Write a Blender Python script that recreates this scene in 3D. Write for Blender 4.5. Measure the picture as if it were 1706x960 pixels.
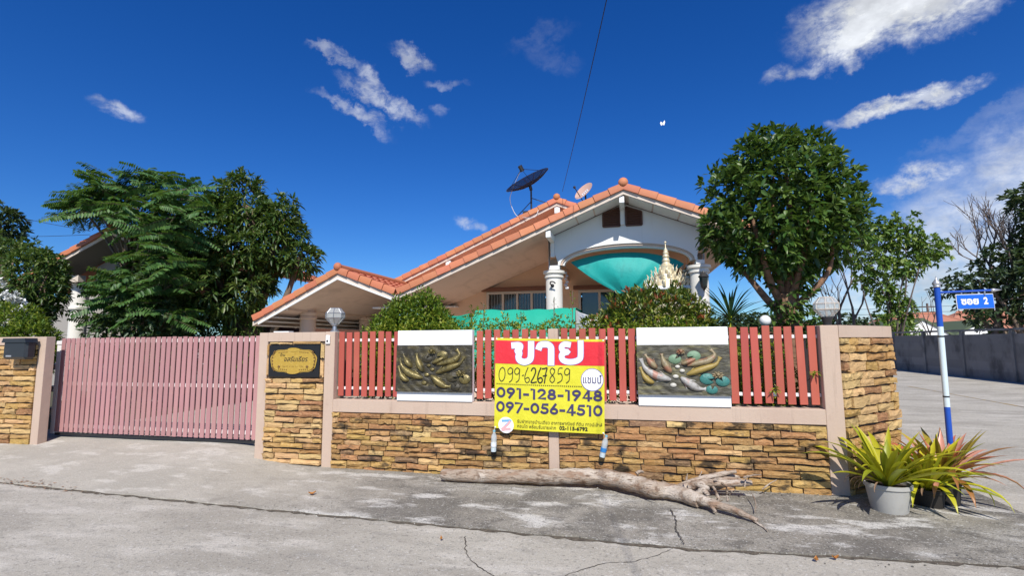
import bpy, bmesh, math, random
import numpy as np
from mathutils import Vector, Matrix

for _o in list(bpy.data.objects):
    bpy.data.objects.remove(_o)
scene = bpy.context.scene
COL = scene.collection
R = math.radians
PI = math.pi

# ------------------------------------------------------------------ camera
PITCH, ROLL, YAW = R(6.108), R(0.41), R(13.0)
EYE = Vector((0.0, 0.0, 1.6))
_fw = Vector((-math.sin(YAW) * math.cos(PITCH), math.cos(YAW) * math.cos(PITCH), math.sin(PITCH)))
_rt = Vector((math.cos(YAW), math.sin(YAW), 0.0))
_up = _rt.cross(_fw)
_r2 = _rt * math.cos(ROLL) - _up * math.sin(ROLL)
_u2 = _up * math.cos(ROLL) + _rt * math.sin(ROLL)
cam = bpy.data.cameras.new('camera')
cam.sensor_width = 36.0
cam.lens = 36.0 * 838.1 / 1706.0
cam.clip_start = 0.05
cam.clip_end = 2000.0
camo = bpy.data.objects.new('camera', cam)
COL.objects.link(camo)
camo.matrix_world = Matrix(((_r2.x, _u2.x, -_fw.x, EYE.x), (_r2.y, _u2.y, -_fw.y, EYE.y), (_r2.z, _u2.z, -_fw.z, EYE.z), (0, 0, 0, 1)))
scene.camera = camo

# ------------------------------------------------------------------ light
SUN_EL, SUN_AZ = R(45), R(166.5)          # azimuth clockwise from +Y
SUNV = Vector((math.sin(SUN_AZ) * math.cos(SUN_EL), math.cos(SUN_AZ) * math.cos(SUN_EL), math.sin(SUN_EL)))
sl = bpy.data.lights.new('sun', 'SUN')
sl.energy = 4.6
sl.angle = R(0.5)
sl.color = (1.0, 0.955, 0.88)
so = bpy.data.objects.new('sun', sl)
COL.objects.link(so)
so.rotation_euler = (-SUNV).to_track_quat('-Z', 'Y').to_euler()
so.location = (5, -10, 20)

scene.view_settings.view_transform = 'Standard'
scene.view_settings.look = 'None'
scene.view_settings.gamma = 1.0
scene.view_settings.exposure = 0.2
scene.cycles.max_bounces = 6
scene.cycles.transparent_max_bounces = 8

world = bpy.data.worlds.new('World')
scene.world = world
world.use_nodes = True


class NT:
    """small helper for wiring nodes"""
    def __init__(self, tree):
        self.t = tree
        self.n = tree.nodes
        self.l = tree.links

    def new(self, typ, **kw):
        n = self.n.new(typ)
        for k, v in kw.items():
            setattr(n, k, v)
        return n

    def link(self, a, b):
        self.l.new(a, b)

    def put(self, sock, v):
        if hasattr(v, 'is_output'):
            self.l.new(v, sock)
        else:
            sock.default_value = v

    def math(self, op, a, b=None, c=None, clamp=False):
        n = self.new('ShaderNodeMath', operation=op)
        n.use_clamp = clamp
        self.put(n.inputs[0], a)
        if b is not None:
            self.put(n.inputs[1], b)
        if c is not None:
            self.put(n.inputs[2], c)
        return n.outputs[0]

    def vmath(self, op, a, b=None, out=0):
        n = self.new('ShaderNodeVectorMath', operation=op)
        self.put(n.inputs[0], a)
        if b is not None:
            self.put(n.inputs[1], b)
        return n.outputs[out]

    def ramp(self, v, lo, hi, a=0.0, b=1.0, smooth=True):
        n = self.new('ShaderNodeMapRange')
        n.interpolation_type = 'SMOOTHSTEP' if smooth else 'LINEAR'
        self.put(n.inputs[0], v)
        n.inputs[1].default_value = lo
        n.inputs[2].default_value = hi
        n.inputs[3].default_value = a
        n.inputs[4].default_value = b
        return n.outputs[0]

    def noise(self, vec, scale, detail=4.0, rough=0.55, dist=0.0):
        n = self.new('ShaderNodeTexNoise')
        self.put(n.inputs['Vector'], vec)
        n.inputs['Scale'].default_value = scale
        n.inputs['Detail'].default_value = detail
        n.inputs['Roughness'].default_value = rough
        n.inputs['Distortion'].default_value = dist
        return n.outputs['Fac']

    def mixc(self, fac, a, b, blend='MIX'):
        n = self.new('ShaderNodeMix', data_type='RGBA', blend_type=blend)
        self.put(n.inputs[0], fac)
        self.put(n.inputs[6], a if not isinstance(a, tuple) else (*a[:3], 1.0))
        self.put(n.inputs[7], b if not isinstance(b, tuple) else (*b[:3], 1.0))
        return n.outputs[2]


def make_sky():
    T = NT(world.node_tree)
    bg = T.n['Background']
    sky = T.new('ShaderNodeTexSky', sky_type='NISHITA')
    sky.sun_disc = False
    sky.sun_elevation = SUN_EL
    sky.sun_rotation = SUN_AZ
    sky.altitude = 300.0
    sky.air_density = 1.0
    sky.dust_density = 0.35
    sky.ozone_density = 3.0
    hs = T.new('ShaderNodeHueSaturation')
    hs.inputs['Hue'].default_value = 0.508
    hs.inputs['Saturation'].default_value = 1.35
    hs.inputs['Value'].default_value = 0.92
    T.link(sky.outputs[0], hs.inputs['Color'])
    blue = T.mixc(1.0, hs.outputs[0], (0.58, 0.91, 1.26), 'MULTIPLY')
    d = T.new('ShaderNodeTexCoord').outputs['Generated']
    dn = T.vmath('NORMALIZE', d)
    wob = T.new('ShaderNodeTexNoise')
    T.link(dn, wob.inputs['Vector'])
    wob.inputs['Scale'].default_value = 21.0
    wob.inputs['Detail'].default_value = 6.0
    wob.inputs['Roughness'].default_value = 0.62
    wobv = T.vmath('SUBTRACT', wob.outputs['Color'], (0.5, 0.5, 0.5))
    fine = T.noise(T.vmath('MULTIPLY', dn, (1.0, 1.0, 1.5)), 34.0, 8.0, 0.66, 0.3)
    # az, el, half width deg, half height deg, tilt deg (up to the right +), warp, density, edge softness
    clouds = [
        (27.0, 28.6, 7.4, 3.0, -2, 0.08, 1.0, 1.15),
        (23.2, 27.6, 3.3, 2.3, 25, 0.08, 1.0, 1.15),
        (29.5, 31.2, 6.8, 3.2, 0, 0.08, 1.0, 1.15),
        (28.3, 20.9, 3.2, 0.75, 3, 0.045, 0.9, 1.3),
        (24.6, 20.6, 3.4, 0.7, 4, 0.045, 0.85, 1.3),
        (16.8, 25.9, 1.6, 0.9, 0, 0.05, 0.5, 1.2),
        (19.6, 25.6, 1.4, 0.8, 0, 0.05, 0.45, 1.2),
        (20.6, 20.3, 0.9, 0.7, 0, 0.05, 0.3, 1.2),
        (-28.0, 25.9, 4.4, 1.0, -24, 0.09, 0.52, 1.5),
        (-31.0, 24.4, 4.0, 0.8, -22, 0.09, 0.42, 1.5),
        (-29.2, 27.4, 2.4, 0.9, -50, 0.08, 0.42, 1.5),
        (-33.1, 29.7, 2.2, 0.6, -8, 0.08, 0.34, 1.6),
        (-24.8, 30.3, 1.8, 0.9, -30, 0.08, 0.46, 1.6),
        (-20.6, 28.0, 2.0, 0.4, 8, 0.06, 0.22, 1.6),
        (-21.4, 25.4, 0.9, 0.7, 0, 0.05, 0.22, 1.4),
        (-52.3, 20.6, 1.7, 0.6, -14, 0.04, 0.5, 1.4),
        (-18.0, 13.3, 1.7, 0.6, -24, 0.05, 0.45, 1.5),
        (-9.4, 32.6, 3.0, 1.0, 10, 0.09, 0.06, 1.7),
        (-8.0, 30.6, 2.6, 1.1, -20, 0.09, 0.05, 1.7),
        (26.8, 14.2, 2.8, 1.1, 4, 0.06, 0.75, 1.5),
        (38.0, 10.5, 16.0, 6.4, 26, 0.12, 0.79, 2.1),
        (29.0, 7.0, 11.0, 4.4, 22, 0.10, 0.72, 2.0),
        (38.0, 16.5, 13.0, 2.4, 26, 0.12, 0.36, 1.7),
        (36.0, 19.0, 9.0, 0.9, 18, 0.10, 0.16, 1.6),
        (25.0, 3.6, 9.0, 2.2, 3, 0.06, 0.6, 1.8),
        (18.0, 6.0, 5.0, 1.5, 10, 0.08, 0.3, 1.6),
        (60.0, 22.0, 12.0, 5.0, 10, 0.12, 0.7, 1.3),
        (-95.0, 25.0, 9.0, 4.0, 0, 0.12, 0.7, 1.3),
        (120.0, 30.0, 10.0, 5.0, 0, 0.12, 0.8, 1.2),
        (-150.0, 28.0, 12.0, 5.0, 0, 0.12, 0.8, 1.2),
    ]
    total = None
    haze = None
    for az, el, w, h, tilt, warp, dens, soft in clouds:
        az, el, t = R(az), R(el), R(tilt)
        d0 = Vector((math.sin(az) * math.cos(el), math.cos(az) * math.cos(el), math.sin(el)))
        east = Vector((math.cos(az), -math.sin(az), 0.0))
        north = east.cross(d0)
        if north.z < 0:
            north = -north
        a = east * math.cos(t) + north * math.sin(t)
        b = north * math.cos(t) - east * math.sin(t)
        p = T.vmath('ADD', dn, T.vmath('MULTIPLY', wobv, (warp, warp, warp)))
        rel = T.vmath('SUBTRACT', p, tuple(d0))
        u = T.math('DIVIDE', T.vmath('DOT_PRODUCT', rel, tuple(a), out='Value'), math.sin(R(w)))
        v = T.math('DIVIDE', T.vmath('DOT_PRODUCT', rel, tuple(b), out='Value'), math.sin(R(h)))
        q = T.math('DIVIDE', T.vmath('DOT_PRODUCT', rel, tuple(d0), out='Value'), 0.7)
        r2 = T.math('ADD', T.math('ADD', T.math('MULTIPLY', u, u), T.math('MULTIPLY', v, v)), T.math('MULTIPLY', q, q))
        m = T.math('MULTIPLY', T.math('POWER', T.ramp(r2, 1.35 * soft, max(0.0, 1.0 - 0.85 * soft), 0.0, 1.0), 1.7 if dens < 0.8 else 1.0), dens)
        if w > 8.5:
            haze = m if haze is None else T.math('MAXIMUM', haze, m)
        else:
            total = m if total is None else T.math('MAXIMUM', total, m)
    wisps = T.ramp(fine, 0.30, 0.66, 0.12, 1.15)
    fac = T.math('MULTIPLY', total, wisps, clamp=True)
    fac = T.math('MAXIMUM', fac, T.math('MULTIPLY', haze, T.ramp(fine, 0.28, 0.66, 0.55, 1.05)), clamp=True)
    thick = T.ramp(total, 0.7, 1.0)
    fac = T.math('MAXIMUM', fac, T.math('MULTIPLY', thick, 0.92), clamp=True)
    shade = T.ramp(T.noise(T.vmath('MULTIPLY', dn, (1, 1, 2.0)), 13.0, 5.0, 0.6), 0.3, 0.72, 6.4, 10.2)
    wn = T.new('ShaderNodeCombineColor')
    T.link(T.math('MULTIPLY', shade, 0.95), wn.inputs[0])
    T.link(T.math('MULTIPLY', shade, 0.985), wn.inputs[1])
    T.link(T.math('MULTIPLY', shade, 1.03), wn.inputs[2])
    T.link(T.mixc(fac, blue, wn.outputs[0]), bg.inputs['Color'])
    bg.inputs['Strength'].default_value = 0.09


make_sky()


# ------------------------------------------------------------------ materials
MATS = {}


def mat(name, base, layers=(), rough=0.75, bump=(), rnd=0.0, hue=0.0, metallic=0.0, spec=0.4, trans=0.0, island=0.0, alpha=1.0, islands=None, palette=None, grad=None):
    """layers: (scale, stretch, lo, hi, colour, amount[, detail]) noise driven colour changes in world space
    rnd: brightness change from object to object; island: from loose piece to loose piece; palette: colours picked per object"""
    m = bpy.data.materials.new(name)
    MATS[name] = m
    m.use_nodes = True
    T = NT(m.node_tree)
    p = T.n['Principled BSDF']
    pos = T.new('ShaderNodeNewGeometry')
    P = pos.outputs['Position']
    c = None
    if palette:
        oi = T.new('ShaderNodeObjectInfo').outputs['Random']
        cr = T.new('ShaderNodeValToRGB')
        cr.color_ramp.interpolation = 'CONSTANT'
        el = cr.color_ramp.elements
        tot = sum(x[1] for x in palette)
        acc = 0
        for i, (colr, wgt) in enumerate(palette):
            e = el[i] if i < 2 else el.new(0.5)
            e.position = acc / tot
            e.color = (*colr, 1)
            acc += wgt
        T.link(oi, cr.inputs[0])
        c = cr.outputs[0]
    elif islands:
        cr = T.new('ShaderNodeValToRGB')
        el = cr.color_ramp.elements
        for i, colr in enumerate(islands):
            e = el[i] if i < 2 else el.new(0.5)
            e.position = i / (len(islands) - 1)
            e.color = (*colr, 1)
        T.link(pos.outputs['Random Per Island'], cr.inputs[0])
        c = cr.outputs[0]
    else:
        rgb = T.new('ShaderNodeRGB')
        rgb.outputs[0].default_value = (*base, 1)
        c = rgb.outputs[0]
    for L in layers:
        sc, st, lo, hi, colr, amt = L[:6]
        vec = T.vmath('MULTIPLY', P, st) if st != 1 else P
        f = T.noise(vec, sc, L[6] if len(L) > 6 else 5.0, 0.6)
        f = T.ramp(f, lo, hi, 0.0, amt)
        c = T.mixc(f, c, colr)
    if grad:
        ax_, g0, g1, colr, amt, nsc = grad
        sx_ = T.new('ShaderNodeSeparateXYZ')
        T.link(P, sx_.inputs[0])
        gf = T.ramp(T.math('ADD', sx_.outputs[ax_], T.math('MULTIPLY_ADD', T.noise(P, nsc, 7.0, 0.6), 5.0, -2.5)), g0, g1, 0.0, amt)
        c = T.mixc(gf, c, colr)
    if rnd or hue:
        oi2 = T.new('ShaderNodeObjectInfo').outputs['Random']
        h = T.new('ShaderNodeHueSaturation')
        T.link(c, h.inputs['Color'])
        T.link(T.math('MULTIPLY_ADD', T.math('FRACT', T.math('MULTIPLY', oi2, 7.31)), 2 * rnd, 1.0 - rnd), h.inputs['Value'])
        if hue:
            T.link(T.math('MULTIPLY_ADD', T.math('FRACT', T.math('MULTIPLY', oi2, 13.7)), 2 * hue, 0.5 - hue), h.inputs['Hue'])
        c = h.outputs[0]
    if island:
        h = T.new('ShaderNodeHueSaturation')
        T.link(c, h.inputs['Color'])
        T.link(T.math('MULTIPLY_ADD', pos.outputs['Random Per Island'], 2 * island, 1.0 - island), h.inputs['Value'])
        c = h.outputs[0]
    T.link(c, p.inputs['Base Color'])
    p.inputs['Roughness'].default_value = rough
    p.inputs['Metallic'].default_value = metallic
    p.inputs['Specular IOR Level'].default_value = spec
    p.inputs['Alpha'].default_value = alpha
    last = None
    for B in bump:
        sc, strength = B[:2]
        st = B[2] if len(B) > 2 else 1
        vec = T.vmath('MULTIPLY', P, st) if st != 1 else P
        b = T.new('ShaderNodeBump')
        b.inputs['Strength'].default_value = 1.0
        b.inputs['Distance'].default_value = strength
        T.link(T.noise(vec, sc, 6.0, 0.6), b.inputs['Height'])
        if last is not None:
            T.link(last, b.inputs['Normal'])
        last = b.outputs[0]
    if last is not None:
        T.link(last, p.inputs['Normal'])
    if trans:
        out = T.n['Material Output']
        tr = T.new('ShaderNodeBsdfTranslucent')
        T.link(T.mixc(0.5, c, (0.22, 0.36, 0.03)), tr.inputs['Color'])
        mx = T.new('ShaderNodeMixShader')
        mx.inputs[0].default_value = trans
        T.link(p.outputs[0], mx.inputs[1])
        T.link(tr.outputs[0], mx.inputs[2])
        T.link(mx.outputs[0], out.inputs['Surface'])
    return m


BLACKM = (0.028, 0.024, 0.02)
# sandstone of the walls: ochre to brown pieces with mildew that follows the wall, not the piece
_stone_pal = [((0.47, 0.29, 0.11), 5), ((0.42, 0.25, 0.085), 5), ((0.56, 0.37, 0.17), 4), ((0.36, 0.20, 0.08), 3),
              ((0.50, 0.345, 0.19), 4), ((0.31, 0.165, 0.075), 2), ((0.57, 0.37, 0.12), 3), ((0.24, 0.15, 0.085), 2), ((0.16, 0.088, 0.062), 2)]
STONE = mat('sandstone', (0.5, 0.3, 0.1), palette=_stone_pal, rnd=0.16, hue=0.012, rough=0.92, spec=0.15,
            layers=[(26, (1, 1, 2.2), 0.46, 0.74, (0.62, 0.42, 0.2), 0.5), (9, 1, 0.5, 0.8, (0.30, 0.13, 0.045), 0.45),
                    (3.0, (1.0, 1.0, 1.7), 0.53, 0.64, BLACKM, 0.9, 8), (13, (1, 1, 1.6), 0.56, 0.72, (0.10, 0.075, 0.05), 0.75, 7), (60, 1, 0.55, 0.8, (0.16, 0.09, 0.05), 0.5)],
            bump=[(16, 0.013, (1, 1, 2.4)), (60, 0.008)])
STONE_CLEAN = mat('sandstone_clean', (0.5, 0.3, 0.1), palette=[x for x in _stone_pal if x[0][0] > 0.3], rnd=0.13, hue=0.01, rough=0.92, spec=0.15,
                  layers=[(26, (1, 1, 2.2), 0.46, 0.74, (0.66, 0.45, 0.22), 0.5), (9, 1, 0.52, 0.8, (0.32, 0.15, 0.05), 0.4),
                          (2.6, (1.0, 1.0, 2.2), 0.56, 0.72, BLACKM, 0.7, 8), (15, (1, 1, 1.6), 0.58, 0.75, (0.13, 0.085, 0.045), 0.6, 7), (60, 1, 0.58, 0.8, (0.2, 0.11, 0.05), 0.4)],
                  bump=[(16, 0.013, (1, 1, 2.4)), (60, 0.008)])
MORTAR = mat('dark_mortar', (0.17, 0.125, 0.085), rough=0.95, bump=[(40, 0.01)])
RENDER = mat('pinkish_render', (0.52, 0.395, 0.305), rough=0.85, spec=0.2,
             layers=[(8, (2, 2, 0.14), 0.55, 0.72, (0.30, 0.225, 0.17), 0.45, 6), (2.2, (1, 1, 0.35), 0.5, 0.8, (0.43, 0.30, 0.23), 0.5), (14, (1, 1, 0.5), 0.58, 0.8, (0.33, 0.22, 0.17), 0.35),
                     (120, 1, 0.5, 0.75, (0.62, 0.50, 0.41), 0.3), (0.9, 1, 0.45, 0.7, (0.56, 0.44, 0.345), 0.5)],
             bump=[(90, 0.002), (7, 0.004)])
WHITE_WALL = mat('white_paint', (0.80, 0.80, 0.78), rough=0.7, layers=[(7, (1.6, 1.6, 0.12), 0.58, 0.8, (0.52, 0.5, 0.45), 0.3), (3, 1, 0.55, 0.8, (0.70, 0.69, 0.66), 0.4)], bump=[(60, 0.0012)])
WHITE_BLOCK = mat('white_block_paint', (0.84, 0.835, 0.82), rough=0.75, layers=[(5, (1, 1, .4), 0.58, 0.8, (0.6, 0.58, 0.54), 0.3)], bump=[(50, 0.0015)])
CREAM = mat('cream_column_paint', (0.76, 0.735, 0.67), rough=0.7, layers=[(4, (1, 1, .5), 0.52, 0.8, (0.62, 0.58, 0.5), 0.4)], bump=[(80, 0.001)])
PEACH = mat('peach_wall_paint', (0.78, 0.52, 0.35), rough=0.8, layers=[(1.5, 1, 0.5, 0.8, (0.70, 0.46, 0.31), 0.4)], bump=[(80, 0.001)])
PEACH_COL = mat('peach_column_paint', (0.66, 0.50, 0.385), rough=0.8, layers=[(3, 1, 0.5, 0.8, (0.58, 0.43, 0.33), 0.4)])
SOFFIT = mat('soffit_board', (0.68, 0.53, 0.43), rough=0.8, layers=[(5, (1, 0.2, 1), 0.52, 0.72, (0.50, 0.38, 0.30), 0.55), (2, (1, 1, 1), 0.5, 0.75, (0.47, 0.36, 0.29), 0.5)])
SOFFIT_G = mat('shade_grey_soffit', (0.22, 0.20, 0.175), rough=0.8)  # whitish boards turned grey: the deep eave shade is in the colour
WALL_G = mat('shade_grey_wall', (0.34, 0.315, 0.28), rough=0.85)  # neighbour's pale wall with its shade put into the base colour
SOFFIT_W = mat('white_soffit_board', (0.74, 0.73, 0.69), rough=0.8, layers=[(2, 1, 0.5, 0.8, (0.64, 0.62, 0.57), 0.5)])
FASCIA = mat('cream_fascia', (0.64, 0.55, 0.46), rough=0.7, layers=[(3, (1, 1, .4), 0.5, 0.8, (0.55, 0.46, 0.38), 0.45)])
TILE = mat('terracotta_tile', (0.49, 0.175, 0.085), rough=0.62, rnd=0.13, hue=0.008, spec=0.3,
           layers=[(6, 1, 0.5, 0.8, (0.56, 0.24, 0.13), 0.6), (22, 1, 0.6, 0.82, (0.36, 0.13, 0.07), 0.5), (2, 1, 0.6, 0.8, (0.34, 0.15, 0.09), 0.4)], bump=[(60, 0.002)])
BROWN = mat('brown_timber', (0.115, 0.05, 0.034), rough=0.6, layers=[(30, (1, 1, 0.1), 0.5, 0.8, (0.07, 0.03, 0.02), 0.6)])
HEADER = mat('brown_awning', (0.20, 0.085, 0.05), rough=0.6)
SLAT = mat('red_painted_slat', (0.425, 0.09, 0.062), rough=0.55, rnd=0.10, hue=0.006,
           layers=[(5, (1, 1, 0.25), 0.5, 0.8, (0.53, 0.15, 0.105), 0.6), (30, (3, 3, 0.25), 0.72, 0.80, (0.68, 0.40, 0.33), 0.55), (11, (1, 1, .3), 0.6, .85, (0.33, 0.07, 0.05), 0.5)],
           bump=[(25, 0.0012, (4, 4, 0.2))])
GATE = mat('mauve_painted_slat', (0.415, 0.215, 0.208), rough=0.6, rnd=0.08, hue=0.006,
           layers=[(4, (1, 1, 0.25), 0.48, 0.8, (0.52, 0.25, 0.245), 0.6), (30, (3, 3, .25), 0.66, 0.76, (0.70, 0.54, 0.51), 0.6), (16, (2, 2, .2), 0.58, 0.75, (0.33, 0.15, 0.14), 0.5), (2, (1, 1, .5), 0.55, .8, (0.38, .145, .15), .5)],
           bump=[(25, 0.0012, (4, 4, 0.2))])
RAIL = mat('white_steel', (0.80, 0.78, 0.75), rough=0.45, layers=[(12, 1, 0.6, 0.8, (0.55, 0.45, 0.36), 0.4)])
STEEL = mat('galvanised_steel', (0.42, 0.43, 0.44), rough=0.4, metallic=0.8)
BLACK_IRON = mat('black_iron', (0.02, 0.02, 0.022), rough=0.45, spec=0.5)
DARK_PLASTIC = mat('black_plastic', (0.022, 0.025, 0.03), rough=0.33, spec=0.5, layers=[(8, 1, 0.5, 0.8, (0.05, 0.05, 0.055), 0.6)])
BLUE = mat('blue_enamel', (0.012, 0.075, 0.42), rough=0.35, spec=0.5, layers=[(9, (1, 1, .3), 0.55, 0.8, (0.03, 0.12, 0.46), 0.5)])
SIGN_BLUE = mat('sign_blue', (0.012, 0.13, 0.62), rough=0.4)
POLE_WHITE = mat('pole_white', (0.62, 0.72, 0.74), rough=0.4, layers=[(9, (1, 1, .3), 0.55, 0.8, (0.5, 0.58, 0.6), 0.5)])
PRINT_WHITE = mat('print_white', (0.85, 0.85, 0.86), rough=0.5)
SILVER = mat('silver_paint', (0.55, 0.54, 0.54), rough=0.35, metallic=0.6)
BAN_Y = mat('banner_yellow', (0.66, 0.61, 0.035), rough=0.42, spec=0.35, layers=[(4, (1, 1, 0.4), 0.5, 0.8, (0.72, 0.67, 0.07), 0.5)], bump=[(3.2, 0.03, (1, 1, 0.6)), (11, 0.006)])
BAN_R = mat('banner_red', (0.70, 0.032, 0.045), rough=0.42, spec=0.35, layers=[(4, 1, 0.5, 0.8, (0.75, 0.06, 0.07), 0.5)], bump=[(3.2, 0.03, (1, 1, .6)), (11, 0.006)])
INK = mat('print_purple', (0.05, 0.04, 0.115), rough=0.5)
INK_K = mat('marker_black', (0.015, 0.014, 0.016), rough=0.5)
INK_B = mat('print_blue_logo', (0.16, 0.42, 0.72), rough=0.5)
INK_P = mat('print_pink_logo', (0.78, 0.42, 0.42), rough=0.5)
INK_V = mat('print_violet_edge', (0.22, 0.16, 0.42), rough=0.5)
GREEN_NET = mat('green_shade_net', (0.012, 0.36, 0.235), rough=0.7, layers=[(30, (1, 1, 3), 0.4, 0.8, (0.02, 0.42, 0.29), 0.5), (2.5, 1, .5, .8, (0.01, .36, .24), .5)], bump=[(5, 0.02)])
TEAL_NET = mat('teal_shade_net', (0.008, 0.33, 0.30), rough=0.6, layers=[(3, (2, 1, 1), 0.48, 0.7, (0.006, 0.24, 0.22), 0.7), (40, (1, 1, 3), 0.4, 0.8, (0.015, 0.44, 0.40), 0.5)], bump=[(6, 0.01)])
DARK_NET = mat('dark_green_net', (0.008, 0.075, 0.05), rough=0.8)
CONC = mat('apron_concrete', (0.285, 0.26, 0.215), rough=0.93, spec=0.15,
           layers=[(1.0, (0.8, 1.4, 1), 0.45, 0.60, (0.40, 0.37, 0.315), 0.9, 9), (0.75, 1, 0.47, 0.60, (0.15, 0.138, 0.118), 0.8, 9), (2.6, (0.55, 1.5, 1), 0.53, 0.63, (0.66, 0.635, 0.58), 0.85, 10),
                   (6, (0.7, 1.3, 1), 0.52, 0.66, (0.12, 0.11, 0.095), 0.6, 8), (34, 1, 0.54, 0.68, (0.10, 0.095, 0.082), 0.75, 5), (48, 1, 0.56, 0.68, (0.62, 0.6, 0.55), 0.7, 4), (110, 1, 0.52, 0.66, (0.10, 0.095, 0.085), 0.7, 3)],
           bump=[(55, 0.009), (9, 0.008), (160, 0.004)], grad=(0, -1.6, -5.2, (0.52, 0.48, 0.40), 0.62, 1.1))
ROAD = mat('road_concrete', (0.46, 0.425, 0.355), rough=0.92, spec=0.15,
           layers=[(0.6, (0.8, 1.3, 1), 0.44, 0.60, (0.35, 0.32, 0.265), 0.8, 9), (2.2, (0.5, 1.6, 1), 0.50, 0.66, (0.57, 0.53, 0.455), 0.8, 10), (5, (0.6, 1.4, 1), 0.54, 0.70, (0.31, 0.29, 0.25), 0.6, 8),
                   (30, 1, 0.54, 0.70, (0.18, 0.168, 0.148), 0.65, 5), (42, 1, 0.57, 0.70, (0.66, .64, .59), 0.6, 4), (110, 1, 0.53, 0.68, (0.18, 0.168, 0.15), 0.6, 3)],
           bump=[(60, 0.006), (12, 0.004), (160, 0.003)])
DIRT = mat('joint_dirt', (0.085, 0.07, 0.052), rough=0.95, layers=[(20, 1, 0.4, 0.7, (0.2, 0.165, 0.12), 0.8)], bump=[(60, 0.01)])
CRACK = mat('crack_dark', (0.07, 0.06, 0.05), rough=0.95)
PATIO = mat('pale_driveway', (0.46, 0.42, 0.36), rough=0.9, layers=[(1.5, 1, 0.45, 0.7, (0.36, 0.33, 0.28), 0.7)])
SOIL = mat('yard_soil', (0.085, 0.075, 0.05), rough=0.95, layers=[(4, 1, 0.45, 0.7, (0.045, 0.07, 0.02), 0.8)])
GRAY_WALL = mat('weathered_grey_concrete', (0.23, 0.22, 0.205), rough=0.95, spec=0.1, rnd=0.12,
                layers=[(1.2, (1, 1, 0.7), 0.45, 0.7, (0.085, 0.08, 0.076), 0.85, 8), (5, (1, 1, .5), 0.54, 0.74, (0.22, 0.215, 0.215), 0.6, 7)], bump=[(30, 0.006)])
WOOD_LOG = mat('dry_log', (0.40, 0.315, 0.24), rough=0.85, spec=0.15,
               layers=[(5, (1, 3, 3), 0.47, 0.62, (0.30, 0.19, 0.125), 0.85, 9), (3.2, (0.8, 2, 2), 0.48, 0.62, (0.60, 0.52, 0.43), 0.8, 8), (22, (0.5, 2.5, 2.5), 0.54, 0.68, (0.13, 0.08, 0.05), 0.8, 6), (6, 1, .56, .66, (0.15, .09, .055), .75, 7)],
               bump=[(12, 0.026, (0.7, 3, 3)), (60, 0.010)])
BARK = mat('grey_bark', (0.17, 0.125, 0.09), rough=0.9, layers=[(10, (1, 1, 0.4), 0.5, 0.75, (0.08, 0.055, 0.04), 0.8)], bump=[(25, 0.015, (1, 1, 0.35))])
BARK_RED = mat('red_brown_bark', (0.25, 0.14, 0.085), rough=0.9, layers=[(14, (1, 1, 1.2), 0.45, 0.7, (0.10, 0.055, 0.035), 0.8), (5, 1, 0.55, 0.75, (0.32, 0.22, 0.15), 0.6)], bump=[(30, 0.012)])
TWIG = mat('bare_twig', (0.135, 0.105, 0.09), rough=0.9)
POT = mat('grey_pot_plastic', (0.40, 0.39, 0.355), rough=0.65, layers=[(6, 1, 0.5, 0.8, (0.31, 0.295, 0.26), 0.6), (25, 1, .62, .8, (.25, .22, .18), .4)], bump=[(40, .001)])
POT_DARK = mat('dark_pot_plastic_shaded', (0.022, 0.019, 0.016), rough=0.7, layers=[(6, 1, 0.5, 0.8, (0.05, 0.042, 0.033), 0.6)])  # dark plastic, taken near black to carry the shadow beneath the leaves
POTTING = mat('potting_soil', (0.05, 0.036, 0.025), rough=0.95, bump=[(60, 0.01)])
GLASS_DARK = mat('dark_window_glass', (0.03, 0.04, 0.042), rough=0.08, spec=0.8)
GLASS_LAMP = mat('frosted_lamp_glass', (0.58, 0.59, 0.56), rough=0.12, spec=0.8, alpha=0.5)
BALL_LAMP = mat('white_ball_glass', (0.82, 0.82, 0.80), rough=0.2, spec=0.5)
GOLD = mat('white_gold_paint', (0.70, 0.61, 0.40), rough=0.42, metallic=0.2, layers=[(22, 1, 0.5, 0.7, (0.82, 0.80, 0.74), 0.8), (9, 1, 0.55, 0.75, (0.42, 0.30, 0.12), 0.6)])
PLAQUE = mat('relief_dark_bronze', (0.045, 0.040, 0.027), rough=0.45, metallic=0.2, layers=[(6, (1, 1, 2), 0.48, 0.72, (0.12, 0.098, 0.042), 0.8), (18, 1, 0.55, 0.75, (0.16, 0.13, 0.05), 0.6)], bump=[(9, 0.02, (1, 1, 2.0)), (40, 0.005)])
BRONZE = mat('gilded_bronze', (0.20, 0.16, 0.058), rough=0.36, metallic=0.4, layers=[(11, 1, 0.45, 0.68, (0.06, 0.05, 0.025), 0.85), (26, 1, 0.58, 0.72, (0.5, 0.42, 0.18), 0.7)], bump=[(70, 0.004)])
PLAQUE2 = mat('relief_olive_water', (0.075, 0.070, 0.050), rough=0.55, layers=[(5, (1, 1, 4), 0.45, 0.7, (0.19, 0.17, 0.08), 0.85), (11, (1, 1, 5), 0.5, 0.72, (0.035, 0.033, 0.028), 0.8)], bump=[(7, 0.02, (1, 1, 3.0)), (40, 0.004)])
KOI_W = mat('koi_white', (0.38, 0.365, 0.34), rough=0.4, layers=[(24, 1, 0.5, 0.68, (0.14, 0.125, 0.10), 0.7), (9, 1, 0.55, 0.65, (0.42, 0.16, 0.09), 0.7)], bump=[(70, 0.004)])
KOI_Y = mat('koi_yellow', (0.31, 0.225, 0.06), rough=0.4, layers=[(14, 1, 0.5, 0.7, (0.26, 0.17, 0.05), 0.7)], bump=[(70, 0.004)])
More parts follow.
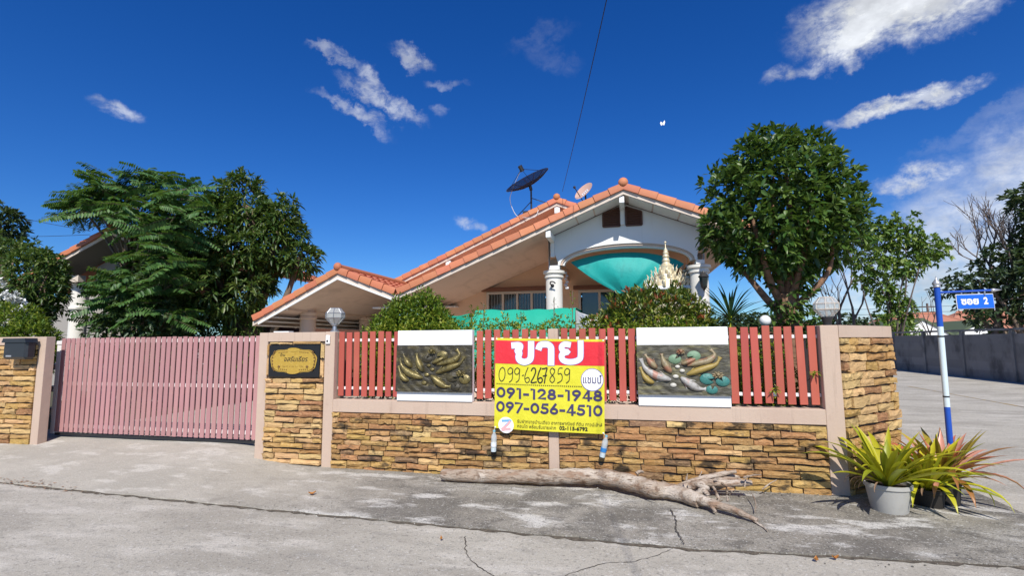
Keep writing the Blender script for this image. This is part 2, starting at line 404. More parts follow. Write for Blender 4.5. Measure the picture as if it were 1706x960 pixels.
KOI_R = mat('koi_tan', (0.27, 0.215, 0.12), rough=0.4, layers=[(24, 1, 0.5, 0.68, (0.10, 0.085, 0.055), 0.7), (8, 1, 0.48, 0.6, (0.30, 0.12, 0.07), 0.8)], bump=[(70, 0.004)])
LILY = mat('lily_teal', (0.045, 0.185, 0.165), rough=0.45, layers=[(30, 1, 0.5, 0.75, (0.10, 0.27, 0.2), 0.6), (8, 1, .5, .75, (.17, .25, .15), .5)], bump=[(40, 0.006)])
LILY_G = mat('lily_pale_green', (0.16, 0.26, 0.16), rough=0.45, layers=[(30, 1, 0.5, 0.75, (0.26, 0.36, 0.24), 0.6)], bump=[(40, 0.006)])
PEBBLE = mat('relief_pebble', (0.48, 0.46, 0.40), rough=0.4, rnd=0.2)
PLATE_K = mat('black_granite', (0.012, 0.011, 0.013), rough=0.25, spec=0.5)
PLATE_G = mat('gold_leaf', (0.44, 0.285, 0.045), rough=0.45, layers=[(45, 1, 0.5, 0.72, (0.55, 0.38, 0.09), 0.8), (12, 1, .55, .75, (.33, .2, .03), .6)], bump=[(150, 0.002)])
PLATE_D = mat('gold_dark', (0.16, 0.085, 0.02), rough=0.5)
ORANGE_DISH = mat('orange_dish', (0.60, 0.38, 0.29), rough=0.45)
MESH_DISH = mat('black_mesh_dish', (0.018, 0.018, 0.02), rough=0.8, spec=0.1, alpha=0.8)
CABLE = mat('black_cable', (0.015, 0.015, 0.016), rough=0.6)
CABLE_W = mat('pale_cable', (0.6, 0.6, 0.6), rough=0.6)
PLASTIC_CLEAR = mat('clear_bottle', (0.72, 0.78, 0.78), rough=0.08, spec=0.7, alpha=0.42)
BOTTLE_LABEL = mat('bottle_label', (0.72, 0.76, 0.78), rough=0.5)
BOTTLE_BLUE = mat('bottle_label_blue', (0.03, 0.20, 0.50), rough=0.5)
BOTTLE_CAP = mat('bottle_cap', (0.18, 0.42, 0.52), rough=0.5)
WHITE_TARP = mat('white_tarp', (0.78, 0.78, 0.78), rough=0.5, bump=[(8, 0.01)])
ROOF_FAR = mat('hazed_far_roof_tile', (0.46, 0.20, 0.125), rough=0.8, layers=[(1.0, 1, 0.45, 0.75, (0.42, 0.15, 0.085), 0.7), (9, (1, 1, 4), 0.5, 0.7, (0.36, 0.12, 0.06), 0.5)])  # base desaturated so the colour itself holds the distance haze
GREEN_ROOF = mat('far_green_fascia', (0.10, 0.13, 0.07), rough=0.8)
FAR_WHITE = mat('far_white_wall', (0.78, 0.78, 0.76), rough=0.8)
FLOWER = mat('white_petal', (0.80, 0.80, 0.78), rough=0.5, trans=0.0)
DRYLEAF = mat('dry_leaf', (0.45, 0.19, 0.045), rough=0.7)
BUTTER = mat('butterfly_wing', (0.85, 0.86, 0.82), rough=0.6)
LINE_Y = mat('faded_yellow_line', (0.36, 0.24, 0.085), rough=0.9, layers=[(6, 1, 0.45, 0.6, (0.2, 0.19, 0.17), 0.9)])
L_ROUND = mat('glossy_dark_leaf', (0, 0, 0), islands=[(0.022, 0.058, 0.011), (0.042, 0.102, 0.016), (0.075, 0.15, 0.024), (0.14, 0.21, 0.045)], rough=0.42, spec=0.45, trans=0.22)
L_MANGO = mat('mango_leaf', (0, 0, 0), islands=[(0.024, 0.060, 0.012), (0.042, 0.095, 0.017), (0.072, 0.13, 0.025), (0.14, 0.18, 0.042)], rough=0.42, spec=0.5, trans=0.24)
L_PIN = mat('feather_leaf', (0, 0, 0), islands=[(0.036, 0.10, 0.024), (0.066, 0.155, 0.036), (0.11, 0.205, 0.052)], rough=0.5, spec=0.4, trans=0.3)
L_VINE = mat('broad_vine_leaf', (0, 0, 0), islands=[(0.02, 0.055, 0.016), (0.045, 0.085, 0.03), (0.08, 0.12, 0.05)], rough=0.42, spec=0.5, trans=0.15)
L_LIME = mat('lime_hedge_leaf', (0, 0, 0), islands=[(0.09, 0.17, 0.016), (0.17, 0.25, 0.02), (0.26, 0.33, 0.03), (0.38, 0.37, 0.04)], rough=0.45, spec=0.4, trans=0.38)
L_BUSH = mat('mid_green_leaf', (0, 0, 0), islands=[(0.05, 0.11, 0.012), (0.095, 0.17, 0.016), (0.16, 0.235, 0.022), (0.26, 0.30, 0.03)], rough=0.45, spec=0.4, trans=0.32)
L_REDTIP = mat('red_tip_leaf', (0, 0, 0), islands=[(0.032, 0.078, 0.012), (0.072, 0.13, 0.017), (0.13, 0.185, 0.024), (0.25, 0.235, 0.036)], rough=0.38, spec=0.5, trans=0.18)
L_RED = mat('red_young_leaf', (0, 0, 0), islands=[(0.26, 0.05, 0.022), (0.36, 0.09, 0.035), (0.30, 0.12, 0.04)], rough=0.45, trans=0.25)
L_FAR = mat('far_tree_leaf', (0, 0, 0), islands=[(0.055, 0.12, 0.02), (0.10, 0.19, 0.03), (0.17, 0.26, 0.045), (0.26, 0.33, 0.07)], rough=0.5, trans=0.3)
L_FARD = mat('far_dark_leaf', (0, 0, 0), islands=[(0.022, 0.048, 0.02), (0.04, 0.07, 0.028), (0.075, 0.10, 0.035)], rough=0.55, trans=0.15)
L_DRAC = mat('sword_leaf', (0.016, 0.05, 0.018), rough=0.4, spec=0.5, rnd=0.3, trans=0.15)
L_BROM = mat('bromeliad_leaf', (0, 0, 0), palette=[((0.34, 0.37, 0.022), 5), ((0.52, 0.48, 0.022), 5), ((0.20, 0.27, 0.025), 3), ((0.62, 0.52, 0.025), 4), ((0.32, 0.24, 0.03), 1)], rnd=0.15, rough=0.38, spec=0.5, trans=0.28,
             layers=[(14, 1, 0.55, 0.75, (0.16, 0.09, 0.02), 0.45)])
L_BROMR = mat('bromeliad_red_leaf', (0, 0, 0), palette=[((0.40, 0.30, 0.03), 4), ((0.48, 0.13, 0.07), 4), ((0.62, 0.28, 0.20), 3), ((0.26, 0.26, 0.03), 5), ((0.34, 0.14, 0.04), 2), ((0.48, 0.40, 0.03), 3)], rnd=0.15, rough=0.4, spec=0.5, trans=0.2,
              layers=[(10, 1, 0.5, 0.72, (0.22, 0.17, 0.03), 0.6)])
L_DEAD = mat('withered_leaf', (0.30, 0.19, 0.12), rough=0.8, rnd=0.2)
# ------------------------------------------------------------------ geometry helpers
ROOTS = {}


def link(o, parent=None):
    COL.objects.link(o)
    if parent is not None:
        o.parent = parent
    return o


def tag(o, label=None, cat=None, group=None, kind=None):
    if label:
        o['label'] = label
    if cat:
        o['category'] = cat
    if group:
        o['group'] = group
    if kind:
        o['kind'] = kind
    return o


def thing(name, label, cat, loc, group=None):
    o = bpy.data.objects.new(name, None)
    o.empty_display_size = 0.1
    o.location = loc
    link(o)
    ROOTS[o.name] = Vector(loc)
    return tag(o, label, cat, group)


def base_of(parent):
    p = parent
    while p is not None and p.parent is not None:
        p = p.parent
    return ROOTS.get(p.name, Vector((0, 0, 0))) if p is not None else Vector((0, 0, 0))


class MB:
    """collects world-space geometry and links it as ONE mesh object"""
    def __init__(self):
        self.v = []
        self.f = []
        self.mi = []

    def add(self, verts, faces, mi=0):
        n = len(self.v)
        self.v.extend(tuple(p) for p in verts)
        self.f.extend(tuple(i + n for i in f) for f in faces)
        self.mi.extend([mi] * len(faces))
        return self

    def box(self, x0, x1, y0, y1, z0, z1, c=0.0, mi=0):
        return self.obox(((x0 + x1) / 2, (y0 + y1) / 2, (z0 + z1) / 2), ((1, 0, 0), (0, 1, 0), (0, 0, 1)), ((x1 - x0) / 2, (y1 - y0) / 2, (z1 - z0) / 2), c, mi)

    def obox(self, cen, axes, half, c=0.0, mi=0):
        cen = Vector(cen)
        ax = [Vector(a) for a in axes]
        h = half
        if c <= 0:
            vs = [cen + ax[0] * (sx * h[0]) + ax[1] * (sy * h[1]) + ax[2] * (sz * h[2]) for sx in (-1, 1) for sy in (-1, 1) for sz in (-1, 1)]
            return self.add(vs, [(0, 1, 3, 2), (4, 6, 7, 5), (0, 4, 5, 1), (2, 3, 7, 6), (0, 2, 6, 4), (1, 5, 7, 3)], mi)
        bm = bmesh.new()
        bmesh.ops.create_cube(bm, size=2.0)
        for v in bm.verts:
            v.co = Vector((v.co.x * h[0], v.co.y * h[1], v.co.z * h[2]))
        bmesh.ops.bevel(bm, geom=bm.edges[:], offset=min(c, min(h) * 0.9), segments=1, affect='EDGES')
        bm.verts.index_update()
        vs = [cen + ax[0] * v.co.x + ax[1] * v.co.y + ax[2] * v.co.z for v in bm.verts]
        fs = [tuple(v.index for v in f.verts) for f in bm.faces]
        bm.free()
        return self.add(vs, fs, mi)

    def beam(self, a, b, w, h, c=0.0, up=(0, 0, 1), mi=0):
        a, b = Vector(a), Vector(b)
        d = (b - a)
        L = d.length
        d.normalize()
        s = d.cross(Vector(up)).normalized()
        u = s.cross(d)
        return self.obox((a + b) / 2, (d, s, u), (L / 2, w / 2, h / 2), c, mi)

    def tube(self, pts, rad, n=8, cap=True, jit=0.0, rng=None, flat=1.0, mi=0):
        pts = [Vector(p) for p in pts]
        if not hasattr(rad, '__len__'):
            rad = [rad] * len(pts)
        rings = []
        prev = None
        for i, p in enumerate(pts):
            d = (pts[min(i + 1, len(pts) - 1)] - pts[max(i - 1, 0)]).normalized()
            if prev is None:
                ref = Vector((0, 0, 1)) if abs(d.z) < 0.9 else Vector((1, 0, 0))
                s = d.cross(ref).normalized()
            else:
                s = (prev - d * prev.dot(d)).normalized()
            prev = s
            u = d.cross(s)
            ring = []
            for k in range(n):
                a = 2 * PI * k / n
                r = rad[i] * (1 + (rng.uniform(-jit, jit) if jit else 0))
                ring.append(p + s * (math.cos(a) * r) + u * (math.sin(a) * r * flat))
            rings.append(ring)
        vs = [v for r in rings for v in r]
        fs = []
        for i in range(len(rings) - 1):
            for k in range(n):
                a, b = i * n + k, i * n + (k + 1) % n
                fs.append((a, b, b + n, a + n))
        if cap:
            fs.append(tuple(range(n - 1, -1, -1)))
            fs.append(tuple(range((len(rings) - 1) * n, len(rings) * n)))
        return self.add(vs, fs, mi)

    def lathe(self, cx, cy, prof, n=24, mi=0, phase=0.0, cap=True, axis=None):
        vs = []
        for r, z in prof:
            for k in range(n):
                a = 2 * PI * k / n + phase
                vs.append((cx + r * math.cos(a), cy + r * math.sin(a), z))
        fs = []
        for i in range(len(prof) - 1):
            for k in range(n):
                a, b = i * n + k, i * n + (k + 1) % n
                fs.append((a, b, b + n, a + n))
        if cap:
            fs.append(tuple(range(n - 1, -1, -1)))
            fs.append(tuple(range((len(prof) - 1) * n, len(prof) * n)))
        return self.add(vs, fs, mi)

    def prism(self, poly, y0, y1, mi=0):
        """poly: (x, z) outline, extruded along y"""
        n = len(poly)
        vs = [(x, y0, z) for x, z in poly] + [(x, y1, z) for x, z in poly]
        fs = [tuple(range(n)), tuple(range(2 * n - 1, n - 1, -1))]
        for i in range(n):
            j = (i + 1) % n
            fs.append((i, i + n, j + n, j))
        return self.add(vs, fs, mi)

    def plan(self, poly, z0, z1, mi=0):
        """poly: (x, y) outline, extruded along z"""
        n = len(poly)
        vs = [(x, y, z0) for x, y in poly] + [(x, y, z1) for x, y in poly]
        fs = [tuple(range(n - 1, -1, -1)), tuple(range(n, 2 * n))]
        for i in range(n):
            j = (i + 1) % n
            fs.append((i, j, j + n, i + n))
        return self.add(vs, fs, mi)

    def ball(self, c, r, n=12, m=8, sc=(1, 1, 1), jit=0, rng=None, mi=0):
        vs = []
        for i in range(m + 1):
            t = PI * i / m
            for k in range(n):
                a = 2 * PI * k / n
                q = r * (1 + (rng.uniform(-jit, jit) if jit else 0))
                vs.append((c[0] + q * sc[0] * math.sin(t) * math.cos(a), c[1] + q * sc[1] * math.sin(t) * math.sin(a), c[2] + q * sc[2] * math.cos(t)))
        fs = []
        for i in range(m):
            for k in range(n):
                a, b = i * n + k, i * n + (k + 1) % n
                fs.append((a, a + n, b + n, b))
        return self.add(vs, fs, mi)

    def build(self, name, mats, parent=None, smooth=False, label=None, normals=True, auto=None):
        off = base_of(parent)
        me = bpy.data.meshes.new(name)
        vs = [(x - off.x, y - off.y, z - off.z) for x, y, z in self.v] if parent is not None else self.v
        me.from_pydata(vs, [], self.f)
        ms = mats if isinstance(mats, (list, tuple)) else [mats]
        for m in ms:
            me.materials.append(m)
        if len(ms) > 1:
            me.polygons.foreach_set('material_index', self.mi)
        if normals:
            bm = bmesh.new()
            bm.from_mesh(me)
            bmesh.ops.remove_doubles(bm, verts=bm.verts, dist=1e-6)
            bmesh.ops.recalc_face_normals(bm, faces=bm.faces)
            bm.to_mesh(me)
            bm.free()
        if smooth or auto:
            me.polygons.foreach_set('use_smooth', [True] * len(me.polygons))
            if auto:
                me.set_sharp_from_angle(angle=R(auto))
        me.update()
        o = bpy.data.objects.new(name, me)
        link(o, parent)
        if label:
            o['label'] = label
        return o


def inst(mesh, name, parent, M, label=None):
    """one more object that shares a mesh; M is its world matrix"""
    o = bpy.data.objects.new(name, mesh)
    link(o, parent)
    off = base_of(parent)
    M = M.copy()
    M.translation = M.translation - off
    o.matrix_basis = M
    if label:
        o['label'] = label
    return o


def smooth_path(pts, k=6):
    pts = [Vector(p) for p in pts]
    out = []
    for i in range(len(pts) - 1):
        p0, p1, p2, p3 = pts[max(i - 1, 0)], pts[i], pts[i + 1], pts[min(i + 2, len(pts) - 1)]
        for j in range(k):
            t = j / k
            out.append(0.5 * ((2 * p1) + (p2 - p0) * t + (2 * p0 - 5 * p1 + 4 * p2 - p3) * t * t + (3 * p1 - p0 - 3 * p2 + p3) * t ** 3))
    out.append(pts[-1])
    return out


def ramp01(x, a, b):
    t = min(1.0, max(0.0, (x - a) / (b - a)))
    return t * t * (3 - 2 * t)


# ------------------------------------------------------------------ leaves (vectorised)
def _norm(a):
    return a / np.maximum(np.linalg.norm(a, axis=1, keepdims=True), 1e-9)


def leaf_mesh(name, base, dirs, ups, L, W, droop, material, parent, fold=0.25, simple=False, wid=(0.62, 1.0, 0.62)):
    """many leaves in one mesh: base points, directions, up vectors, lengths, widths and droop (all arrays)"""
    base = np.asarray(base, float)
    d = _norm(np.asarray(dirs, float))
    u = np.asarray(ups, float)
    s = _norm(np.cross(d, u))
    u = np.cross(s, d)
    n = len(base)
    L = np.broadcast_to(np.asarray(L, float), (n,))[:, None]
    W = np.broadcast_to(np.asarray(W, float), (n,))[:, None]
    droop = np.broadcast_to(np.asarray(droop, float), (n,))[:, None]
    g = np.array([[0, 0, -1.0]])

    def pt(t):
        return base + d * (L * t) + g * (droop * L * t * t)
    if simple:
        V = np.stack([pt(0), pt(0.5) - s * W * 0.5, pt(1.0), pt(0.5) + s * W * 0.5], 1)
        F = np.array([[0, 1, 2, 3]])
    else:
        c1, c2 = pt(0.33), pt(0.70)
        e = u * (W * fold)
        V = np.stack([pt(0), c1 - s * W * 0.46 + e, c1, c1 + s * W * 0.46 + e, c2 - s * W * 0.40 + e, c2, c2 + s * W * 0.40 + e, pt(1.0)], 1)
        F = None
    k = V.shape[1]
    V = V.reshape(-1, 3)
    idx = (np.arange(n) * k)[:, None]
    me = bpy.data.meshes.new(name)
    off = base_of(parent)
    V = V - np.array([[off.x, off.y, off.z]])
    if simple:
        loops = (idx + np.array([[0, 1, 2, 3]])).reshape(-1)
        tot = np.full(n, 4)
    else:
        pat = np.array([[0, 2, 1, 0, 3, 2, 1, 2, 5, 4, 2, 3, 6, 5, 4, 5, 7, 5, 6, 7]])
        loops = (idx + pat).reshape(-1)
        tot = np.tile(np.array([3, 3, 4, 4, 3, 3]), n)
    start = np.concatenate([[0], np.cumsum(tot)[:-1]])
    me.vertices.add(len(V))
    me.vertices.foreach_set('co', V.reshape(-1))
    me.loops.add(len(loops))
    me.loops.foreach_set('vertex_index', loops.astype(np.int32))
    me.polygons.add(len(tot))
    me.polygons.foreach_set('loop_start', start.astype(np.int32))
    me.polygons.foreach_set('loop_total', tot.astype(np.int32))
    me.polygons.foreach_set('use_smooth', np.ones(len(tot), bool))
    me.materials.append(material)
    me.update(calc_edges=True)
    me.validate()
    o = bpy.data.objects.new(name, me)
    link(o, parent)
    return o


def sph(rng, n):
    v = rng.normal(size=(n, 3))
    return _norm(v)


def lobes_points(rng, lobes, n, shell=0.55, clump=0.18):
    """points near the surface of a set of ellipsoid lobes, hidden inner ones dropped; returns points and outward normals"""
    P, N = [], []
    vol = np.array([l[3] * l[5] + l[4] * l[5] for l in lobes])
    cnt = np.maximum(8, (n * vol / vol.sum()).astype(int))
    for (cx, cy, cz, rx, ry, rz), c in zip(lobes, cnt):
        d = sph(rng, c)
        k = 1 - shell * rng.random(c) ** 2.2
        ph = rng.random(6) * 6.28
        bump = 1 + clump * (np.sin(d[:, 0] * 7 + ph[0]) * np.sin(d[:, 1] * 7 + ph[1]) + np.sin(d[:, 2] * 8 + ph[2]) * np.sin(d[:, 0] * 5 + ph[3])) * 0.6
        p = d * (k * bump)[:, None] * np.array([[rx, ry, rz]]) + np.array([[cx, cy, cz]])
        nn = _norm(d / np.array([[rx, ry, rz]]))
        keep = np.ones(c, bool)
        for (ax, ay, az, bx, by, bz) in lobes:
            if (ax, ay, az) == (cx, cy, cz):
                continue
            q = ((p - np.array([[ax, ay, az]])) / np.array([[bx, by, bz]]))
            keep &= (q * q).sum(1) > 0.45
        P.append(p[keep])
        N.append(nn[keep])
    return np.concatenate(P), np.concatenate(N)


def whorls(rng, P, N, per, spread=0.9, up=0.3, out=0.8):
    """leaves around twig ends: repeated bases, directions and up vectors"""
    B = np.repeat(P, per, axis=0)
    n = len(B)
    ax = _norm(np.repeat(N, per, axis=0) * out + np.array([[0, 0, up]]) + rng.normal(size=(n, 3)) * 0.25)
    d = _norm(ax * (1 - spread * 0.6) + sph(rng, n) * spread)
    flip = (d * ax).sum(1) < -0.2
    d[flip] *= -1
    u = _norm(np.array([[0, 0, 1.0]]) + rng.normal(size=(n, 3)) * 0.45 + ax * 0.5)
    return B + d * 0.015 + rng.normal(size=(n, 3)) * 0.012, d, u


def grow(mb, rng, p, d, L, r, depth, n=5, bend=0.25, split=(2, 3), ang=0.6, ratio=0.72, up=0.05, tips=None):
    """a bare branching limb"""
    pts = [Vector(p)]
    d = Vector(d).normalized()
    steps = 4
    for i in range(steps):
        d = (d + Vector((rng.uniform(-1, 1), rng.uniform(-1, 1), rng.uniform(-1, 1))) * bend * 0.5 + Vector((0, 0, up))).normalized()
        pts.append(pts[-1] + d * (L / steps))
    mb.tube(pts, [r * (1 - 0.38 * i / steps) for i in range(steps + 1)], n=max(3, n), cap=False)
    if depth <= 0:
        if tips is not None:
            tips.append((pts[-1], d))
        return
    for k in range(rng.randint(*split)):
        q = pts[-1] if k == 0 else pts[rng.randint(2, steps)]
        e = (d + Vector((rng.uniform(-1, 1), rng.uniform(-1, 1), rng.uniform(-0.6, 0.9))) * ang).normalized()
        grow(mb, rng, q, e, L * ratio * rng.uniform(0.8, 1.15), r * 0.6, depth - 1, n - 1, bend, split, ang, ratio, up, tips)


def at(px, py, y):
    """the point at depth y (metres along +Y) on the sight line through pixel (px, py) of the 1706 x 960 photograph"""
    d = _fw + _r2 * ((px - 853) / 838.1) - _u2 * ((py - 480) / 838.1)
    return EYE + d * (y / d.y)


def ground_at(px, py, z=-0.06):
    d = _fw + _r2 * ((px - 853) / 838.1) - _u2 * ((py - 480) / 838.1)
    return EYE + d * ((z - EYE.z) / d.z)


def text_mesh(body, size, bold=0.0, shear=0.0, sx=1.0, align='LEFT', space=1.0):
    c = bpy.data.curves.new('lettering', 'FONT')
    c.body = body
    c.size = size
    c.offset = bold
    c.shear = shear
    c.align_x = align
    c.space_character = space
    c.resolution_u = 4
    o = bpy.data.objects.new('lettering', c)
    COL.objects.link(o)
    bpy.context.view_layer.update()
    dg = bpy.context.evaluated_depsgraph_get()
    me = bpy.data.meshes.new_from_object(o.evaluated_get(dg))
    bpy.data.objects.remove(o)
    V = np.empty(len(me.vertices) * 3)
    me.vertices.foreach_get('co', V)
    V = V.reshape(-1, 3)
    V[:, 0] *= sx
    return me, V


def put_text(me, V, fn, name, material, parent):
    """fn maps flat letter coordinates to world space"""
    off = base_of(parent)
    W = np.array([tuple(Vector(fn(x, y)) - off) for x, y, _ in V])
    me.vertices.foreach_set('co', W.reshape(-1))
    me.materials.clear()
    me.materials.append(material)
    me.update()
    o = bpy.data.objects.new(name, me)
    return link(o, parent)


def ribbon(mb, pts, w, fn, k=6, lift=0.0006, taper=None):
    """a pen stroke on a surface: fn(x, y, lift) -> world"""
    pp = smooth_path([(x, y, 0) for x, y in pts], k) if k > 1 else [Vector((x, y, 0)) for x, y in pts]
    n = len(pp)
    vs = []
    for i, p in enumerate(pp):
        d = pp[min(i + 1, n - 1)] - pp[max(i - 1, 0)]
        if d.length < 1e-9:
            d = Vector((1, 0, 0))
        d.normalize()
        m = Vector((-d.y, d.x, 0))
        h = w / 2 * (taper(i / (n - 1)) if taper else 1.0)
        e = Vector((0, 0, 0))
        if i == 0:
            e = -d * (w * 0.3)
        if i == n - 1:
            e = d * (w * 0.3)
        z = lift * i / n
        a, b = p + m * h + e, p - m * h + e
        vs += [fn(a.x, a.y, z), fn(b.x, b.y, z)]
    mb.add(vs, [(2 * i, 2 * i + 1, 2 * i + 3, 2 * i + 2) for i in range(n - 1)])
# ------------------------------------------------------------------ ground, road, apron
WY = 5.998                       # front face of the street wall
JOINT = [(-30, 5.9), (-16, 5.2), (-7.6, 4.76), (-6.97, 4.73), (-3.73, 4.57), (-1.05, 4.48), (0.39, 4.43), (2.75, 4.60), (4.2, 4.86), (9, 5.8)]


def joint_y(x):
    for (a, b), (c, d) in zip(JOINT, JOINT[1:]):
        if a <= x <= c:
            return b + (d - b) * (x - a) / (c - a)
    return JOINT[-1][1]


def zg(x, y):
    """height of the concrete apron"""
    yj = joint_y(x)
    ramp = 1 - ramp01(x, -5.9, -3.8)
    t = max(0.0, (y - yj))
    flat = 0.058 * min(1.0, t / (WY - yj))
    drive = 0.128 * t
    z = -0.06 + 0.012 + flat * (1 - ramp) * 0.83 + drive * ramp
    if x > 2.3:
        k = ramp01(x, 2.3, 3.6)
        z = z * (1 - k) + (-0.054) * k
    return z


rg = random.Random(5)
road = MB()
road.add([(-300, -60, -0.06), (300, -60, -0.06), (300, 500, -0.06), (-300, 500, -0.06)], [(0, 1, 2, 3)])
tag(road.build('road', ROAD), kind='structure')

ap = MB()
xs = [-15 + 0.12 * i for i in range(int((3.6 + 15) / 0.12) + 1)]
NV = 22
vs = []
for x in xs:
    yj = joint_y(x)
    yt = 6.7 if x < 2.2 else 6.7 + (x - 2.2) * 0.8
    edge = 0.012 * math.sin(x * 9.1) + 0.008 * math.sin(x * 23.0)
    vs.append((x, yj + edge, -0.07))
    for j in range(NV + 1):
        y = yj + edge + (yt - yj) * j / NV
        vs.append((x, y, zg(x, y) + 0.003 * math.sin(x * 3.1 + y * 2.2) + 0.002 * math.sin(x * 11 - y * 7)))
K = NV + 2
fs = []
for i in range(len(xs) - 1):
    for j in range(K - 1):
        fs.append((i * K + j, (i + 1) * K + j, (i + 1) * K + j + 1, i * K + j + 1))
ap.add(vs, fs)
tag(ap.build('apron', CONC, smooth=False, auto=40), kind='structure')

jd = MB()
pts = []
x = -15.0
while x < 3.55:
    w1, w2 = rg.uniform(0.015, 0.065), rg.uniform(0.01, 0.04)
    yj = joint_y(x)
    pts.append((x, yj - w1, yj + w2))
    x += 0.07
jd.add([q for x, a, b in pts for q in ((x, a, -0.056), (x, b, -0.056))], [(2 * i, 2 * i + 2, 2 * i + 3, 2 * i + 1) for i in range(len(pts) - 1)])
tag(jd.build('road_joint', DIRT), kind='structure')


def crack(name, pts, w, zf, n=40):
    m = MB()
    pp = smooth_path([(x, y, 0) for x, y in pts], 10)
    vs = []
    for i, p in enumerate(pp):
        d = (pp[min(i + 1, len(pp) - 1)] - pp[max(i - 1, 0)]).normalized()
        nrm = Vector((-d.y, d.x, 0))
        j = nrm * rg.uniform(-0.010, 0.010)
        h = nrm * (w * rg.uniform(0.35, 1.0) / 2)
        for q in (p + j + h, p + j - h):
            vs.append((q.x, q.y, zf(q.x, q.y)))
    m.add(vs, [(2 * i, 2 * i + 2, 2 * i + 3, 2 * i + 1) for i in range(len(pp) - 1)])
    tag(m.build(name, CRACK), kind='structure')


zr = lambda x, y: -0.0555
za = lambda x, y: zg(x, y) + 0.009
crack('road_crack', [(-1.42, 4.30), (-1.30, 3.98), (-1.16, 3.78), (-0.98, 3.62), (-0.94, 3.3), (-0.8, 2.9)], 0.012, zr)
crack('road_crack', [(0.29, 4.40), (0.02, 4.12), (-0.25, 4.0), (-0.5, 3.75)], 0.008, zr)
crack('apron_crack', [(0.33, 5.25), (0.36, 5.0), (0.345, 4.75), (0.385, 4.47)], 0.016, za)

yard = MB()
yard.plan([(-14.0, 6.75), (2.0, 6.75), (2.85, 7.1), (2.85, 34.0), (-30, 34.0), (-30, 6.75)], -0.05, 0.12)
tag(yard.build('yard', SOIL), kind='structure')

patio = MB()
patio.plan([(-9.3, 6.72), (-3.6, 6.72), (-3.6, 8.9), (1.6, 8.9), (1.6, 12.9), (-4.9, 12.9), (-4.9, 16.0), (-9.3, 16.0)], 0.0, 0.16)
tag(patio.build('driveway', PATIO), kind='structure')

ln = MB()
a, b = ground_at(1512, 644), ground_at(1706, 679)
dv = (b - a).normalized()
sd = Vector((-dv.y, dv.x, 0)) * 0.045
for t0, t1 in ((0, 0.8), (0.8, 5.0), (5.0, 5.05), (5.1, 9.0)):
    p, q = a + dv * t0, a + dv * t1
    k = 1.0 if t0 > 3 else 0.6
    ln.add([tuple(p + sd * k) , tuple(p - sd * k), tuple(q - sd * k), tuple(q + sd * k)], [(0, 1, 2, 3)])
lo = ln.build('road_line', LINE_Y)
lo.location.z = 0.004
tag(lo, kind='structure')


# ------------------------------------------------------------------ stone pieces
def stone_variants(seed, count=14):
    r = random.Random(seed)
    out = []
    for k in range(count):
        m = MB()
        nx, nz = 5, 3
        grid = []
        tops = [r.uniform(-0.16, 0.04) for _ in range(nx)]
        bots = [r.uniform(-0.04, 0.22) for _ in range(nx)]
        tilt = r.uniform(-0.45, 0.35)
        for j in range(nz):
            for i in range(nx):
                x = -0.5 + i / (nx - 1)
                z = -0.5 + j / (nz - 1)
                if j == 0:
                    z += bots[i]
                if j == nz - 1:
                    z += tops[i]
                if i in (0, nx - 1):
                    x *= r.uniform(0.965, 1.0)
                edge = (i in (0, nx - 1)) or (j in (0, nz - 1))
                y = -1.0 + r.uniform(-0.22, 0.24) + (0.12 if edge else -0.08) + tilt * z
                grid.append((x, y, z))
        back = []
        ring = [i for i in range(nx)] + [nx * (j + 1) - 1 for j in range(1, nz)] + [nx * nz - 1 - i for i in range(1, nx)] + [nx * (nz - 1 - j) for j in range(1, nz - 1)]
        for i in ring:
            x, y, z = grid[i]
            back.append((x, 0.35, z))
        fs = [(j * nx + i, j * nx + i + 1, (j + 1) * nx + i + 1, (j + 1) * nx + i) for j in range(nz - 1) for i in range(nx - 1)]
        n0 = len(grid)
        for a in range(len(ring)):
            b = (a + 1) % len(ring)
            fs.append((ring[b], ring[a], n0 + a, n0 + b))
        m.add(grid + back, fs)
        o = m.build('stone', STONE)
        me = o.data
        bpy.data.objects.remove(o)
        out.append(me)
    return out


STONES = stone_variants(3)
STONES_CLEAN = []
for me_ in STONES:
    c_ = me_.copy()
    c_.materials.clear()
    c_.materials.append(STONE_CLEAN)
    STONES_CLEAN.append(c_)


